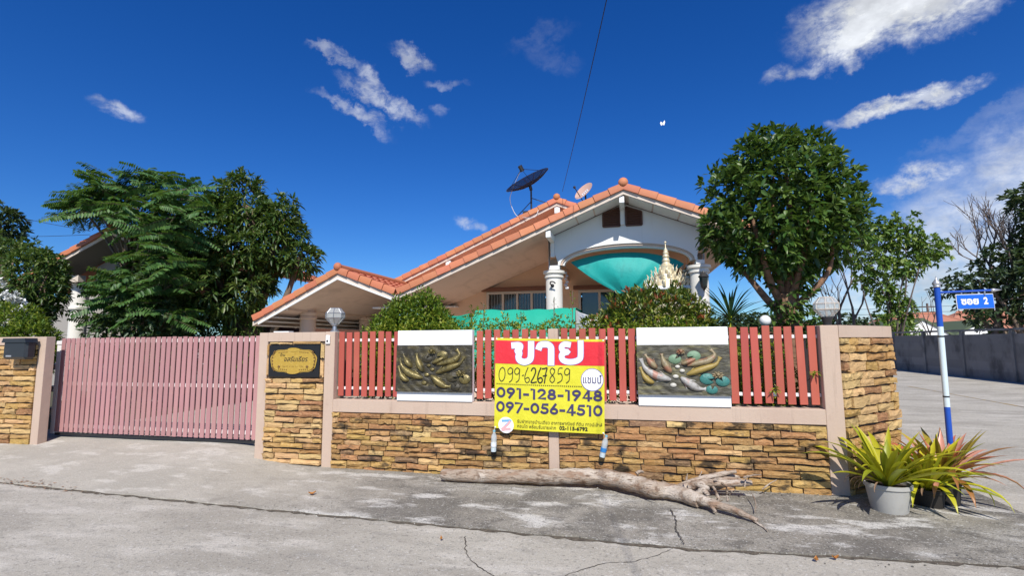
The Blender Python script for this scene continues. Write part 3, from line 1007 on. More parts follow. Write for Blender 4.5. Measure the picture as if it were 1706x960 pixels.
def stone_field(parent, o, u, n, u0, u1, zlo, zhi, rows, lens, seed, meshes, depth=0.034, skip=None):
    """rows of split stones on a wall: o corner point, u along the wall, n out of the wall"""
    r = random.Random(seed)
    u, n = Vector(u).normalized(), Vector(n).normalized()
    zb = zlo(0.5 * (u0 + u1)) if callable(zlo) else zlo
    hs = [r.uniform(0.8, 1.25) for _ in range(rows)]
    k = (zhi - zb) / sum(hs)
    z = zhi
    for ri, h in enumerate(hs):
        h *= k
        zc = z - h / 2
        z -= h
        x = u0
        first = True
        while x < u1 - 0.01:
            L = r.uniform(*lens)
            if first:
                L *= r.uniform(0.45, 1.0)
                first = False
            if u1 - (x + L) < lens[0] * 0.6:
                L = u1 - x
            cx = x + L / 2
            x += L
            if skip and skip(cx, zc):
                continue
            if callable(zlo) and zc + h * 0.3 < zlo(cx):
                continue
            d = depth * r.choice((0.5, 0.7, 0.85, 1.0, 1.1, 1.3)) * r.uniform(0.9, 1.1)
            hh = h * r.uniform(0.86, 1.08) - 0.004
            c = Vector(o) + u * cx + Vector((0, 0, zc + r.uniform(-0.006, 0.006)))
            M = Matrix((((u.x * (L - 0.006)), -n.x * d, 0, c.x), ((u.y * (L - 0.006)), -n.y * d, 0, c.y), (0, 0, hh, c.z), (0, 0, 0, 1)))
            tl = r.uniform(-0.03, 0.03)
            M = M @ Matrix(((1, 0, 0, 0), (0, 1, 0, 0), (tl * L / hh, 0, 1, 0), (0, 0, 0, 1)))
            inst(r.choice(meshes), 'stone', parent, M)


# ------------------------------------------------------------------ low wall between the pier and the corner
lw = thing('garden_wall', 'low yellow stone wall under the red fence, with pink coping and black mildew patches', 'wall', (-0.9, 6.12, 0))
b = MB()
b.box(-3.80, -0.955, WY + 0.022, 6.22, -0.15, 0.705)
b.box(-0.835, 1.99, WY + 0.022, 6.22, -0.15, 0.705)
b.build('mortar_backing', MORTAR, lw)
b = MB()
b.box(-3.797, 1.988, WY - 0.006, 6.245, 0.705, 0.866, 0.005)
b.build('coping', RENDER, lw)
b = MB()
b.box(-0.955, -0.835, WY - 0.002, 6.23, -0.15, 0.703, 0.005)
b.box(-0.955, -0.835, WY + 0.05, 6.23, 0.868, 1.752, 0.005)
b.build('pilaster', RENDER, lw)
stone_field(lw, (0, WY + 0.012, 0), (1, 0, 0), (0, -1, 0), -3.797, -0.957, -0.02, 0.703, 11, (0.15, 0.38), 11, STONES)
stone_field(lw, (0, WY + 0.012, 0), (1, 0, 0), (0, -1, 0), -0.833, 1.988, -0.02, 0.703, 10, (0.17, 0.42), 12, STONES)

# ------------------------------------------------------------------ gate pier with the name plate
pz = lambda x: zg(x, WY) - 0.01
gp = thing('gate_pier', 'wide stone gate pier framed in pink render, between the mauve gate and the red fence', 'pier', (-4.38, 6.12, 0.03))
b = MB()
b.box(-4.96, -4.825, WY, 6.30, -0.05, 1.746, 0.006)
b.box(-3.945, -3.80, WY, 6.26, -0.1, 1.750, 0.006)
b.build('pilaster', RENDER, gp)
b = MB()
b.box(-4.824, -3.946, WY + 0.002, 6.26, 1.622, 1.747, 0.004)
b.build('top_band', RENDER, gp)
b = MB()
b.box(-4.824, -3.946, WY + 0.025, 6.24, -0.1, 1.621)
b.build('mortar_backing', MORTAR, gp)
stone_field(gp, (0, WY + 0.012, 0), (1, 0, 0), (0, -1, 0), -4.823, -3.947, pz, 1.135, 16, (0.16, 0.40), 21, STONES_CLEAN)
for (x0, x1, z0, z1, rows, sd_) in ((-4.823, -4.79, 1.14, 1.60, 2, 1), (-4.005, -3.947, 1.14, 1.60, 2, 2), (-4.788, -4.007, 1.585, 1.62, 1, 4)):
    stone_field(gp, (0, WY + 0.012, 0), (1, 0, 0), (0, -1, 0), x0, x1, z0, z1, rows, (0.2, 0.36), sd_, STONES_CLEAN, depth=0.02)

# name plate
npl = thing('name_plate', 'black and gold house name plate set high in the gate pier', 'sign', (-4.41, WY, 1.15))
b = MB()
b.box(-4.785, -4.010, WY - 0.016, WY + 0.02, 1.148, 1.572, 0.004)
b.build('slab', PLATE_K, npl)


def cartouche(s, grow_=0.0):
    pts = []
    cx, cz = -4.398, 1.365
    N = 96
    for i in range(N):
        a = 2 * PI * i / N
        ca, sa = math.cos(a), math.sin(a)
        rx, rz = 0.352, 0.185
        f = 1.0
        sx = abs(ca) ** 0.62 * (1 if ca >= 0 else -1)
        sz = abs(sa) ** 0.75 * (1 if sa >= 0 else -1)
        x, z = rx * sx, rz * sz * (0.80 + 0.13 * math.exp(-((sx) / 0.28) ** 2) + 0.09 * math.exp(-((abs(sx) - 0.72) / 0.2) ** 2))
        x += 0.006 * math.sin(8 * a)
        pts.append((cx + (x) * s, cz + z * s))
    return pts


for s, y0, m_, nm in ((1.0, 0.021, PLATE_G, 'gold_border'), (0.955, 0.0235, PLATE_D, 'border_line'), (0.925, 0.026, PLATE_G, 'gold_field')):
    b = MB()
    b.prism(cartouche(s), WY - y0, WY - 0.014)
    b.build(nm, m_, npl)
b = MB()
rr = random.Random(9)
for zc, hw in ((1.513, 0.095), (1.218, 0.095)):
    outl = [(-4.398 + hw * math.cos(t) * (1 + 0.1 * math.cos(3 * t)), zc + 0.027 * math.sin(t)) for t in [2 * PI * i / 28 for i in range(28)]]
    b.prism(outl, WY - 0.030, WY - 0.02)
b.build('ornament', PLATE_G, npl)
b = MB()
for sx in (-1, 1):
    for k in range(9):
        t = -0.9 + 1.8 * k / 8
        b.ball((-4.398 + sx * (0.285 + 0.035 * math.cos(t * 1.6)), WY - 0.027, 1.365 + 0.13 * math.sin(t * 1.5)), 0.012, 6, 4, (1, 0.5, 1))
    for k in range(5):
        b.ball((-4.398 + sx * (0.10 + 0.03 * k), WY - 0.027, 1.365 + (0.118 - 0.002 * k)), 0.009, 6, 4, (1, 0.5, 1))
        b.ball((-4.398 + sx * (0.10 + 0.03 * k), WY - 0.027, 1.365 - (0.118 - 0.002 * k)), 0.009, 6, 4, (1, 0.5, 1))
    b.ball((-4.398 + sx * 0.215, WY - 0.027, 1.288), 0.020, 7, 4, (1, 0.4, 0.9))
b.build('scrollwork', PLATE_D, npl, smooth=True)
for body, size, x0, z0, sh in (('บ้าน', 0.048, -4.60, 1.428, 0.0), ('จสรัมเธียร', 0.088, -4.545, 1.358, 0.25)):
    me, V = text_mesh(body, size, 0.0008, sh)
    put_text(me, V, lambda x, y, a=x0, c=z0: (a + x, WY - 0.0275, c + y), 'lettering', INK_K, npl)
b = MB()
for k in range(15):
    x0 = -4.555 + k * 0.0215 + rr.uniform(-0.002, 0.002)
    pts = [(x0 + rr.uniform(0, 0.014), 1.290 + rr.uniform(-0.008, 0.010)) for _ in range(4)]
    if k not in (4, 8, 11):
        ribbon(b, pts, 0.004, lambda x, y, l: (x, WY - 0.0275 - l, y), 3)
b.build('fine_print', PLATE_D, npl)

bell = thing('door_bell', 'small white door bell with a dark button on the gate pier', 'bell', (-3.885, WY, 1.60))
b = MB()
b.box(-3.925, -3.862, WY - 0.026, WY - 0.001, 1.585, 1.705, 0.008)
b.build('case', RAIL, bell)
b = MB()
b.box(-3.905, -3.882, WY - 0.032, WY - 0.025, 1.612, 1.640, 0.003)
b.build('button', BLACK_IRON, bell)

wp = MB()
wp.obox((-4.66, 6.1, 1.757), ((1, 0.1, 0), (-0.1, 1, 0), (0, 0, 1)), (0.11, 0.06, 0.008), 0.002)
tag(wp.build('foam_slip', WHITE_BLOCK), 'flat white slip lying on top of the gate pier', 'slip')

# ------------------------------------------------------------------ corner wall (pillar and chamfer)
S2 = math.sqrt(0.5)
CU, CN = Vector((S2, S2, 0)), Vector((S2, -S2, 0))
cw = thing('corner_wall', 'tall angled stone wall at the street corner behind the potted plants', 'wall', (2.3, 6.2, 0))
b = MB()
b.box(1.99, 2.165, WY, 6.30, -0.1, 1.751, 0.005)
b.build('pillar', RENDER, cw)
C0 = Vector((2.166, WY, 0))
CE = C0 + CU * 1.245
bk = C0 - CN * 0.016
b = MB()
p0, p1 = C0 - CN * 0.02 + CU * 0.004, CE - CN * 0.02
b.plan([(p0.x, p0.y), (p1.x, p1.y), (p1.x, p1.y + 0.3), (2.17, 6.29)], -0.1, 1.621)
b.build('mortar_backing', MORTAR, cw)
b = MB()
p0, p1 = C0 + CU * 0.003, CE
b.plan([(p0.x, p0.y), (p1.x, p1.y), (p1.x, p1.y + 0.32), (2.169, 6.30)], 1.622, 1.752)
b.build('top_band', RENDER, cw)
stone_field(cw, tuple(C0 - CN * 0.012), tuple(CU), tuple(CN), 0.0, 1.25, -0.03, 1.62, 17, (0.17, 0.46), 31, STONES_CLEAN, depth=0.036)
sw = MB()
sw.box(CE.x - 0.17, CE.x, CE.y + 0.33, 34.0, -0.1, 1.70)
tag(sw.build('side_street_wall', RENDER), 'long side wall running back along the side street from the corner', 'wall')

# ------------------------------------------------------------------ wall left of the gate
lf = thing('neighbour_wall', 'stone wall with pink frame at the far left, carrying the black letter box', 'wall', (-10.4, 6.12, 0.1))
b = MB()
b.box(-8.935, -8.79, WY, 6.135, 0.0, 1.728, 0.006)
b.build('pilaster', RENDER, lf)
b = MB()
b.box(-14.9, -8.937, WY + 0.002, 6.12, 1.60, 1.728, 0.004)
b.build('top_band', RENDER, lf)
b = MB()
b.box(-14.9, -8.937, WY + 0.025, 6.11, 0.0, 1.60)
b.build('mortar_backing', MORTAR, lf)
stone_field(lf, (0, WY + 0.012, 0), (1, 0, 0), (0, -1, 0), -11.2, -8.938, pz, 1.60, 19, (0.2, 0.46), 41, STONES_CLEAN)

# letter box
p = at(36, 582, WY - 0.10)
lb = thing('letter_box', 'black plastic letter box hanging on the left stone wall', 'letter box', (p.x, WY - 0.06, p.z - 0.15))
b = MB()
b.box(p.x - 0.235, p.x + 0.235, WY - 0.20, WY - 0.045, p.z - 0.155, p.z + 0.13, 0.035)
b.build('case', DARK_PLASTIC, lb, auto=30)
b = MB()
b.prism([(p.x - 0.245, p.z + 0.10), (p.x + 0.245, p.z + 0.10), (p.x + 0.22, p.z + 0.165), (p.x - 0.22, p.z + 0.165)], WY - 0.215, WY - 0.045)
b.build('lid', DARK_PLASTIC, lb)
b = MB()
b.box(p.x - 0.15, p.x - 0.04, WY - 0.2035, WY - 0.2005, p.z - 0.115, p.z - 0.092)
b.build('maker_badge', SILVER, lb)

# ------------------------------------------------------------------ sliding gate
GY = 6.36
gate = thing('sliding_gate', 'long mauve slatted sliding gate with white rails across the driveway', 'gate', (-7.1, GY, 0.2))
slat0 = MB()
slat0.box(-0.0365, 0.0365, -0.009, 0.009, 0.0, 1.0, 0.003)
so_ = slat0.build('slat', GATE)
gslat = so_.data
bpy.data.objects.remove(so_)
rs = random.Random(7)
x = -8.905
while x < -4.98:
    h = 1.478 + rs.uniform(-0.004, 0.004)
    inst(gslat, 'slat', gate, Matrix.Translation((x, GY - 0.02, 0.232 + rs.uniform(-0.003, 0.003))) @ Matrix.Rotation(rs.uniform(-0.002, 0.002), 4, 'Y') @ Matrix.Diagonal((1, 1, h, 1)))
    x += 0.0985
for z in (1.655, 0.985, 0.325):
    b = MB()
    b.box(-8.955, -4.95, GY - 0.009, GY + 0.03, z - 0.028, z + 0.028, 0.003)
    b.build('rail', RAIL, gate)
b = MB()
b.box(-9.045, -8.960, GY - 0.02, GY + 0.04, 0.20, 1.60, 0.004)
b.build('end_post', RAIL, gate)
b = MB()
b.box(-9.055, -8.950, GY - 0.03, GY + 0.05, 1.60, 1.665, 0.008)
b.build('post_cap', RAIL, gate)
for z in (0.55, 0.9, 1.25):
    b = MB()
    b.box(-9.09, -9.03, GY - 0.03, GY + 0.03, z - 0.05, z + 0.05, 0.008)
    b.build('latch', STEEL, gate)
b = MB()
b.box(-8.955, -4.95, GY - 0.01, GY + 0.03, 0.175, 0.212)
b.build('wheel_beam', BLACK_IRON, gate)

# ------------------------------------------------------------------ red slat fences
slat0 = MB()
slat0.box(-0.0395, 0.0395, -0.010, 0.010, 0.0, 1.0, 0.003)
so_ = slat0.build('slat', SLAT)
fslat = so_.data
bpy.data.objects.remove(so_)
FY = 6.085


def fence(x0, x1, n, label, z0=0.905, z1=1.748, skip=()):
    f = thing('slat_fence', label, 'fence', ((x0 + x1) / 2, FY, 0.9), 'red slat fence panels on the low wall')
    pitch = (x1 - x0) / n
    for i in range(n):
        x = x0 + pitch * (i + 0.5)
        if any(a < x < b_ for a, b_ in skip):
            continue
        dz = rs.uniform(-0.007, 0.007)
        inst(fslat, 'slat', f, Matrix.Translation((x + rs.uniform(-0.004, 0.004), FY, z0 + dz)) @ Matrix.Rotation(rs.uniform(-0.010, 0.010), 4, 'Y') @ Matrix.Diagonal((1, 1, z1 - z0 + rs.uniform(-0.004, 0.004), 1)))
    for z in (1.635, 1.005):
        b = MB()
        b.box(x0 - 0.005, x1 + 0.005, FY + 0.011, FY + 0.047, z - 0.019, z + 0.019, 0.003)
        b.build('rail', RAIL, f)
    return f


fence(-3.795, -2.892, 8, 'short red slat fence panel between the gate pier and the bronze koi relief')
fence(-1.883, -0.965, 8, 'red slat fence panel right of the bronze koi relief, half covered by the sale banner')
fence(-0.825, 0.078, 8, 'red slat fence panel left of the coloured koi relief, half covered by the sale banner')
fence(1.073, 1.985, 8, 'red slat fence panel between the coloured koi relief and the corner pillar')


# ------------------------------------------------------------------ koi reliefs
def relief_body(pts, widths, depth, fn, k=5, n=8):
    m = MB()
    pp = smooth_path([(x, y, 0) for x, y in pts], k)
    N = len(pp)
    vs = []
    for i, p in enumerate(pp):
        d = (pp[min(i + 1, N - 1)] - pp[max(i - 1, 0)]).normalized()
        q = Vector((-d.y, d.x, 0))
        t = i / (N - 1) * (len(widths) - 1)
        j = min(int(t), len(widths) - 2)
        w = widths[j] + (widths[j + 1] - widths[j]) * (t - j)
        dj = depth[j] + (depth[j + 1] - depth[j]) * (t - j)
        for a in range(n + 1):
            th = PI * a / n
            r = p + q * (w / 2 * math.cos(th))
            vs.append(fn(r.x, r.y, dj * math.sin(th)))
    fs = [(i * (n + 1) + a, (i + 1) * (n + 1) + a, (i + 1) * (n + 1) + a + 1, i * (n + 1) + a + 1) for i in range(N - 1) for a in range(n)]
    m.add(vs, fs)
    return m


FISH = [
    ([(170, 262), (215, 340), (255, 400), (305, 460)], 74),
    ([(368, 250), (385, 350), (430, 450), (478, 525)], 76),
    ([(122, 320), (165, 450), (270, 545), (380, 590), (468, 618)], 92),
    ([(108, 440), (150, 560), (205, 630), (268, 665)], 70),
    ([(860, 740), (770, 730), (670, 660), (580, 580)], 92),
    ([(930, 195), (975, 270), (900, 350), (780, 385), (660, 420)], 82),
    ([(1040, 300), (985, 400), (870, 450), (750, 500), (648, 545)], 84),
    ([(800, 300), (740, 330), (660, 370), (592, 400)], 60),
]


def koi_panel(x0, x1, zb, label, sign, base_m, fish_m, lily_m, flower_m, peb_m):
    k = thing('koi_relief', label, 'relief', ((x0 + x1) / 2, 6.08, 0.868), 'koi reliefs set into the fence')
    b = MB()
    b.box(x0, x1, 5.975, 6.068, 0.868, 1.749, 0.006)
    b.build('block', WHITE_BLOCK, k)
    z0, z1 = zb
    W, H = x1 - x0 + 0.006, z1 - z0
    ybase = 5.975

    def fn(u, v, lift):
        # plaque leans out a little towards its foot
        fu, fv = (u - 75) / 1070.0, (v - 130) / 695.0
        return (x0 - 0.003 + W * fu, ybase - 0.016 - 0.018 * fv - lift, z1 - H * fv)
    b = MB()
    nx, nz = 64, 42
    rp = random.Random(3)
    vs = []
    for j in range(nz + 1):
        for i in range(nx + 1):
            u, v = 75 + 1070 * i / nx, 130 + 695 * j / nz
            e = i in (0, nx) or j in (0, nz)
            sw_ = 0.0045 * math.sin(math.hypot(u - 560, v - 480) * 0.06 + 2.0 * math.atan2(v - 480, u - 560)) + 0.003 * math.sin(u * 0.05 + 3 * math.sin(v * 0.011))
            vs.append(fn(u, v, 0 if e else sw_))
    n0 = len(vs)
    fs = [(j * (nx + 1) + i, j * (nx + 1) + i + 1, (j + 1) * (nx + 1) + i + 1, (j + 1) * (nx + 1) + i) for j in range(nz) for i in range(nx)]
    ring = [i for i in range(nx + 1)] + [j * (nx + 1) + nx for j in range(1, nz + 1)] + [nz * (nx + 1) + i for i in range(nx - 1, -1, -1)] + [j * (nx + 1) for j in range(nz - 1, 0, -1)]
    for i in ring:
        x, y, z = vs[i]
        vs.append((x, ybase + 0.004, z))
    for a in range(len(ring)):
        c = (a + 1) % len(ring)
        fs.append((ring[c], ring[a], n0 + a, n0 + c))
    b.add(vs, fs)
    b.build('plaque', base_m, k, auto=40)
    sc = 0.036
    for i, (pts, w) in enumerate(FISH):
        m = relief_body(pts, [w * 0.7, w * 0.34, w * 0.7, w * 1.08, w * 1.15, w * 1.1, w * 0.82, w * 0.25], [0.008, 0.014, 0.026, 0.040, 0.046, 0.046, 0.038, 0.010], fn)
        o = m.build('koi', fish_m[i % len(fish_m)], k, smooth=True)
        a = Vector((*pts[-2], 0))
        h = Vector((*pts[-1], 0))
        d = (h - a).normalized()
        q = Vector((-d.y, d.x, 0))
        fb = MB()
        for s in (-1, 1):
            c = h - d * w * 1.05 + q * (s * w * 0.42)
            t = c + q * (s * w * 0.42) - d * w * 0.55
            fb.add([fn(c.x, c.y, 0.012), fn((c + d * w * 0.25).x, (c + d * w * 0.25).y, 0.010), fn(t.x, t.y, 0.006), fn((t - d * w * 0.2).x, (t - d * w * 0.2).y, 0.005)], [(0, 1, 2, 3)])
        fb.build('fin', fish_m[i % len(fish_m)], o)
    for u, v, r in ((548, 435, 30), (600, 490, 33), (522, 570, 36), (490, 690, 40)):
        b = MB()
        vv = []
        n, mrow = 10, 4
        for j in range(mrow + 1):
            for a in range(n):
                th = PI / 2 * j / mrow
                vv.append(fn(u + r * math.cos(th) * math.cos(2 * PI * a / n), v + 0.8 * r * math.cos(th) * math.sin(2 * PI * a / n), 0.004 + 0.018 * math.sin(th)))
        b.add(vv, [(j * n + a, j * n + (a + 1) % n, (j + 1) * n + (a + 1) % n, (j + 1) * n + a) for j in range(mrow) for a in range(n)])
        b.build('pebble', peb_m, k, smooth=True)
    for i, (u, v, r, cut) in enumerate(((520, 330, 74, 5.4), (740, 285, 78, 2.6), (880, 600, 84, 0.2), (1050, 630, 78, 4.2), (925, 745, 66, 4.9))):
        b = MB()
        vv = [fn(u, v, 0.022)]
        n = 26
        for a in range(n + 1):
            th = cut + 0.35 + (2 * PI - 0.7) * a / n
            vv.append(fn(u + r * 0.7 * math.cos(th), v + 0.62 * r * math.sin(th), 0.024))
        for a in range(n + 1):
            th = cut + 0.35 + (2 * PI - 0.7) * a / n
            vv.append(fn(u + r * math.cos(th), v + 0.9 * r * math.sin(th), 0.008))
        fs = [(0, 1 + a, 2 + a) for a in range(n)] + [(1 + a, 2 + n + a, 3 + n + a, 2 + a) for a in range(n)]
        b.add(vv, fs)
        b.build('lily_pad', lily_m[i % len(lily_m)], k, smooth=True)
    for u, v, r in ((592, 225, 62), (1000, 545, 74)):
        fl = MB()
        fl.ball(fn(u, v - 8, 0.035), 0.020, 8, 6)
        fo = fl.build('lotus', flower_m, k, smooth=True)
        pb = MB()
        for ringi, (rr_, lift0, lift1, nn) in enumerate(((1.0, 0.02, 0.020, 9), (0.68, 0.024, 0.042, 7))):
            for a in range(nn):
                th = 2 * PI * a / nn + ringi * 0.3
                e = Vector((math.cos(th), 0.75 * math.sin(th), 0))
                q = Vector((-math.sin(th), 0.75 * math.cos(th), 0))
                c = Vector((u, v, 0))
                l = c + e * r * 0.25
                mid = c + e * r * rr_ * 0.66
                tip = c + e * r * rr_
                pb.add([fn(l.x, l.y, lift0), fn((mid + q * r * .2).x, (mid + q * r * .2).y, lift1 * .8), fn(tip.x, tip.y, lift1 + 0.006), fn((mid - q * r * .2).x, (mid - q * r * .2).y, lift1 * .8)], [(0, 1, 2, 3)])
        pb.build('petals', flower_m, fo)


koi_panel(-2.887, -1.889, (0.985, 1.565), 'gilded bronze koi pond relief on a white block, left of the sale banner', 1, PLAQUE, [BRONZE], [PLAQUE, BRONZE], BRONZE, BRONZE)
koi_panel(0.083, 1.065, (0.998, 1.553), 'painted koi relief with teal lily pads on a white block, right of the banner', 1, PLAQUE2, [KOI_R, KOI_R, KOI_W, KOI_Y, KOI_W, KOI_R, KOI_Y, KOI_R], [LILY_G, LILY_G, LILY, LILY, LILY], KOI_R, PEBBLE)

litter = MB()
rq = random.Random(77)
for _ in range(170):
    x = rq.triangular(-9.5, -5.9, -7.3)
    y = joint_y(x) + rq.gauss(0.01, 0.05)
    z = (zg(x, y) if y > joint_y(x) else -0.06) + 0.006
    a = rq.uniform(0, 6.28)
    l, w = rq.uniform(0.012, 0.035), rq.uniform(0.004, 0.012)
    c_, s_ = math.cos(a), math.sin(a)
    litter.add([(x - c_ * l, y - s_ * l, z), (x + s_ * w, y - c_ * w, z + 0.006), (x + c_ * l, y + s_ * l, z + rq.uniform(0, .012)), (x - s_ * w, y + c_ * w, z + 0.004)], [(0, 1, 2, 3)])
tag(litter.build('leaf_litter', L_DEAD, normals=False), kind='stuff')

grit = MB()
for _ in range(420):
    if rq.random() < 0.55:
        x, y = rq.uniform(-4.6, 2.6), WY - abs(rq.gauss(0.03, 0.07)) - 0.03
    else:
        x = rq.uniform(-7.5, 3.3)
        y = joint_y(x) + rq.gauss(-0.03, 0.10)
    z = (zg(x, y) if y > joint_y(x) else -0.06)
    r0_ = rq.uniform(0.003, 0.009)
    grit.ball((x, y, z + r0_ * 0.7), r0_, 5, 3, (1, 0.9, 0.7), 0.25, rq)
tag(grit.build('grit', CONC), kind='stuff')
# ------------------------------------------------------------------ sale banner
BW, BH = 1.292, 1.068
B0 = Vector((-1.570, 5.930, 1.648))
BU = Vector((math.cos(R(-1.25)), 0, math.sin(R(-1.25))))
BV = Vector((-0.024, 0.0, -1.0)).normalized()


def ban(u, v, lift=0.0):
    """u to the right, v downwards, metres from the banner's top left corner"""
    s = 0.010 * math.sin(u * 4.6 + 0.6) * math.sin(v * 2.6 + 0.4) + 0.004 * math.sin(u * 13 + v * 5) * math.exp(-v * 2.2) + 0.003 * math.sin(v * 16 - u * 6)
    sag = 0.010 * math.sin(PI * u / BW) * (v / BH) + 0.008 * math.sin(PI * u / BW) * (1 - v / BH)
    p = B0 + BU * u + BV * (v + sag * 0.6)
    return Vector((p.x, p.y - 0.012 - s - lift, p.z))


def ban_sheet(u0, u1, v0, v1, lift, name, m_, parent, nu=26, nv=20):
    b = MB()
    vs = [ban(u0 + (u1 - u0) * i / nu, v0 + (v1 - v0) * j / nv, lift) for j in range(nv + 1) for i in range(nu + 1)]
    b.add(vs, [(j * (nu + 1) + i, (j + 1) * (nu + 1) + i, (j + 1) * (nu + 1) + i + 1, j * (nu + 1) + i + 1) for j in range(nv) for i in range(nu)])
    return b.build(name, m_, parent, smooth=True, normals=False)


bn = thing('sale_banner', 'yellow and red vinyl sale banner with phone numbers, tied to the fence', 'banner', (-0.93, 5.95, 0.6))
ban_sheet(0, BW, 0, BH, 0.0, 'cloth', BAN_Y, bn)
ban_sheet(0.0, BW, 0.028, 0.305, 0.002, 'red_field', BAN_R, bn, 26, 8)
Z = 1.292 / 775.0                     # metres per unit of the sketch the letters were laid out on


def bz(x, y):
    return ((x - 85) * Z, (y - 59) * Z * 1.035 - (x - 85) * Z * 0.03)


LET = {
    'kho': [(216, 112), (250, 110), (266, 116), (262, 136), (248, 150), (262, 164), (256, 190), (266, 214), (300, 226), (334, 214), (346, 188), (346, 96)],
    'aa': [(402, 132), (412, 112), (440, 106), (470, 110), (488, 128), (490, 160), (490, 238)],
    'yo': [(616, 112), (588, 108), (566, 120), (566, 142), (582, 156), (608, 160), (582, 166), (564, 184), (572, 212), (604, 226), (650, 226), (686, 212), (697, 186), (697, 96)],
}
for nm, w, lift, m_ in (('letter_edge', 51 * Z, 0.0045, INK_V), ('letter', 43 * Z, 0.007, PRINT_WHITE)):
    for key, pl in LET.items():
        b = MB()
        ribbon(b, [bz(*q) for q in pl], w if key != 'yo' else w * 0.9, lambda x, y, l, li=lift: ban(x, y, li + l), 5)
        b.build(nm, m_, bn)


def ban_text(body, size, u, v, width, m_, bold, lift=0.0045, sh=0.0, rise=-0.0):
    me, V = text_mesh(body, size, bold, sh)
    k = width / (V[:, 0].max() - V[:, 0].min())
    x0 = V[:, 0].min()
    put_text(me, V, lambda x, y: ban(u + (x - x0) * k, v - y + rise * (x - x0) * k, lift), 'lettering', m_, bn)




def circ(cx_, cy_, rx_, ry_, a0=90, a1=450, n=22):
    return [(cx_ + rx_ * math.cos(R(a0 + (a1 - a0) * i / n)), cy_ + ry_ * math.sin(R(a0 + (a1 - a0) * i / n))) for i in range(n + 1)]


DIG = {
    '0': (0.70, [circ(0.33, 0.5, 0.235, 0.40)]),
    '1': (0.46, [[(0.08, 0.90), (0.27, 0.90), (0.27, 0.02)]]),
    '2': (0.66, [circ(0.30, 0.675, 0.205, 0.225, 170, -28, 14) + [(0.11, 0.10), (0.56, 0.10)]]),
    '4': (0.70, [[(0.43, 0.02), (0.43, 0.96)], [(0.41, 0.92), (0.08, 0.27), (0.62, 0.27)]]),
    '5': (0.66, [[(0.53, 0.90), (0.19, 0.90), (0.15, 0.56)] + circ(0.29, 0.335, 0.235, 0.235, 118, -150, 16)]),
    '6': (0.66, [circ(0.31, 0.315, 0.215, 0.215), [(0.13, 0.44), (0.42, 0.97)]]),
    '9': (0.66, [circ(0.31, 0.685, 0.215, 0.215), [(0.49, 0.56), (0.20, 0.03)]]),
    '7': (0.62, [[(0.05, 0.90), (0.54, 0.90), (0.20, 0.02)]]),
    '8': (0.66, [circ(0.31, 0.715, 0.165, 0.18), circ(0.31, 0.295, 0.215, 0.20)]),
    '-': (0.48, [[(0.07, 0.40), (0.37, 0.40)]]),
}


def ban_number(body, u, v, width, h, w):
    tot = sum(DIG[c][0] for c in body)
    k = width / tot
    x_ = u
    for c in body:
        m_ = MB()
        for i, st_ in enumerate(DIG[c][1]):
            ribbon(m_, [(x_ + px * k, v - py * h) for px, py in st_], w, lambda x, y, l, i=i: ban(x, y, 0.0045 + 0.0007 * i + l), 1)
        m_.build('digit', INK, bn, normals=False)
        x_ += DIG[c][0] * k


ban_number('091-128-1948', 0.018, 0.705, 1.262, 0.122, 0.027)
ban_number('097-056-4510', 0.018, 0.872, 1.262, 0.122, 0.027)
ban_text('รับฝากขายบ้านเดี่ยว อาคารพาณิชย์ ที่ดิน ทาวน์เฮ้าส์', 0.05, 0.282, 0.985, 0.985, INK_K, 0.0, 0.007)
ban_text('คอนโด พร้อมรับขายฝาก', 0.05, 0.282, 1.040, 0.455, INK_K, 0.0, 0.007)
ban_text('02-115-6792', 0.056, 0.778, 1.040, 0.325, INK_K, 0.0018, 0.007)

# handwritten number
HAND = {
    '0': [[(48, 0), (18, 20), (2, 70), (8, 130), (36, 160), (66, 130), (76, 80), (68, 24), (44, 2)]],
    '9': [[(62, 20), (36, 4), (8, 30), (10, 66), (34, 78), (58, 60), (66, 20), (64, 90), (58, 140), (26, 168)]],
    '6': [[(44, 0), (18, 60), (6, 120), (24, 166), (54, 160), (62, 130), (44, 110), (16, 124)]],
    '2': [[(4, 34), (20, 6), (48, 8), (54, 50), (30, 110), (2, 160), (24, 168), (66, 160)]],
    '7': [[(2, 10), (30, 8), (60, 2), (46, 60), (30, 170)], [(14, 92), (56, 84)]],
    '8': [[(58, 22), (34, 2), (10, 30), (22, 66), (52, 100), (62, 136), (36, 164), (8, 140), (18, 104), (54, 62), (64, 26), (52, 10)]],
    '5': [[(64, 2), (24, 6), (14, 66), (44, 62), (62, 92), (54, 140), (6, 168)]],
    '-': [[(0, 90), (22, 84)]],
}
b = MB()
x = 114.0
order = [('0', 114), ('9', 176), ('9', 226), ('-', 284), ('6', 300), ('2', 348), ('6', 392), ('7', 426), ('8', 478), ('5', 532), ('9', 582)]
ho = 0
for ch, x0 in order:
    for st in HAND[ch]:
        pl = [bz(x0 + px * 0.60, 262 + py * 0.60 + (x0 - 114) * 0.012) for px, py in st]
        wd = 8.5 * Z if ch in '27' or (ch == '6' and x0 > 380) else 5.5 * Z
        ho += 1
        ribbon(b, pl, wd, lambda xx, yy, l, o=ho: ban(xx, yy, 0.0045 + l + 0.00015 * (o % 5)), 6, 0.0012)
b.build('handwriting', INK_K, bn)
b = MB()
for k in range(42):
    u0, v0 = bz(98 + k * 14.6, 372 + k * 0.42)
    b.add([ban(u0, v0, 0.0042), ban(u0, v0 + 0.010, 0.0042), ban(u0 + 0.014, v0 + 0.010, 0.0042), ban(u0 + 0.014, v0, 0.0042)], [(0, 1, 2, 3)])
b.build('dotted_line', INK_K, bn)


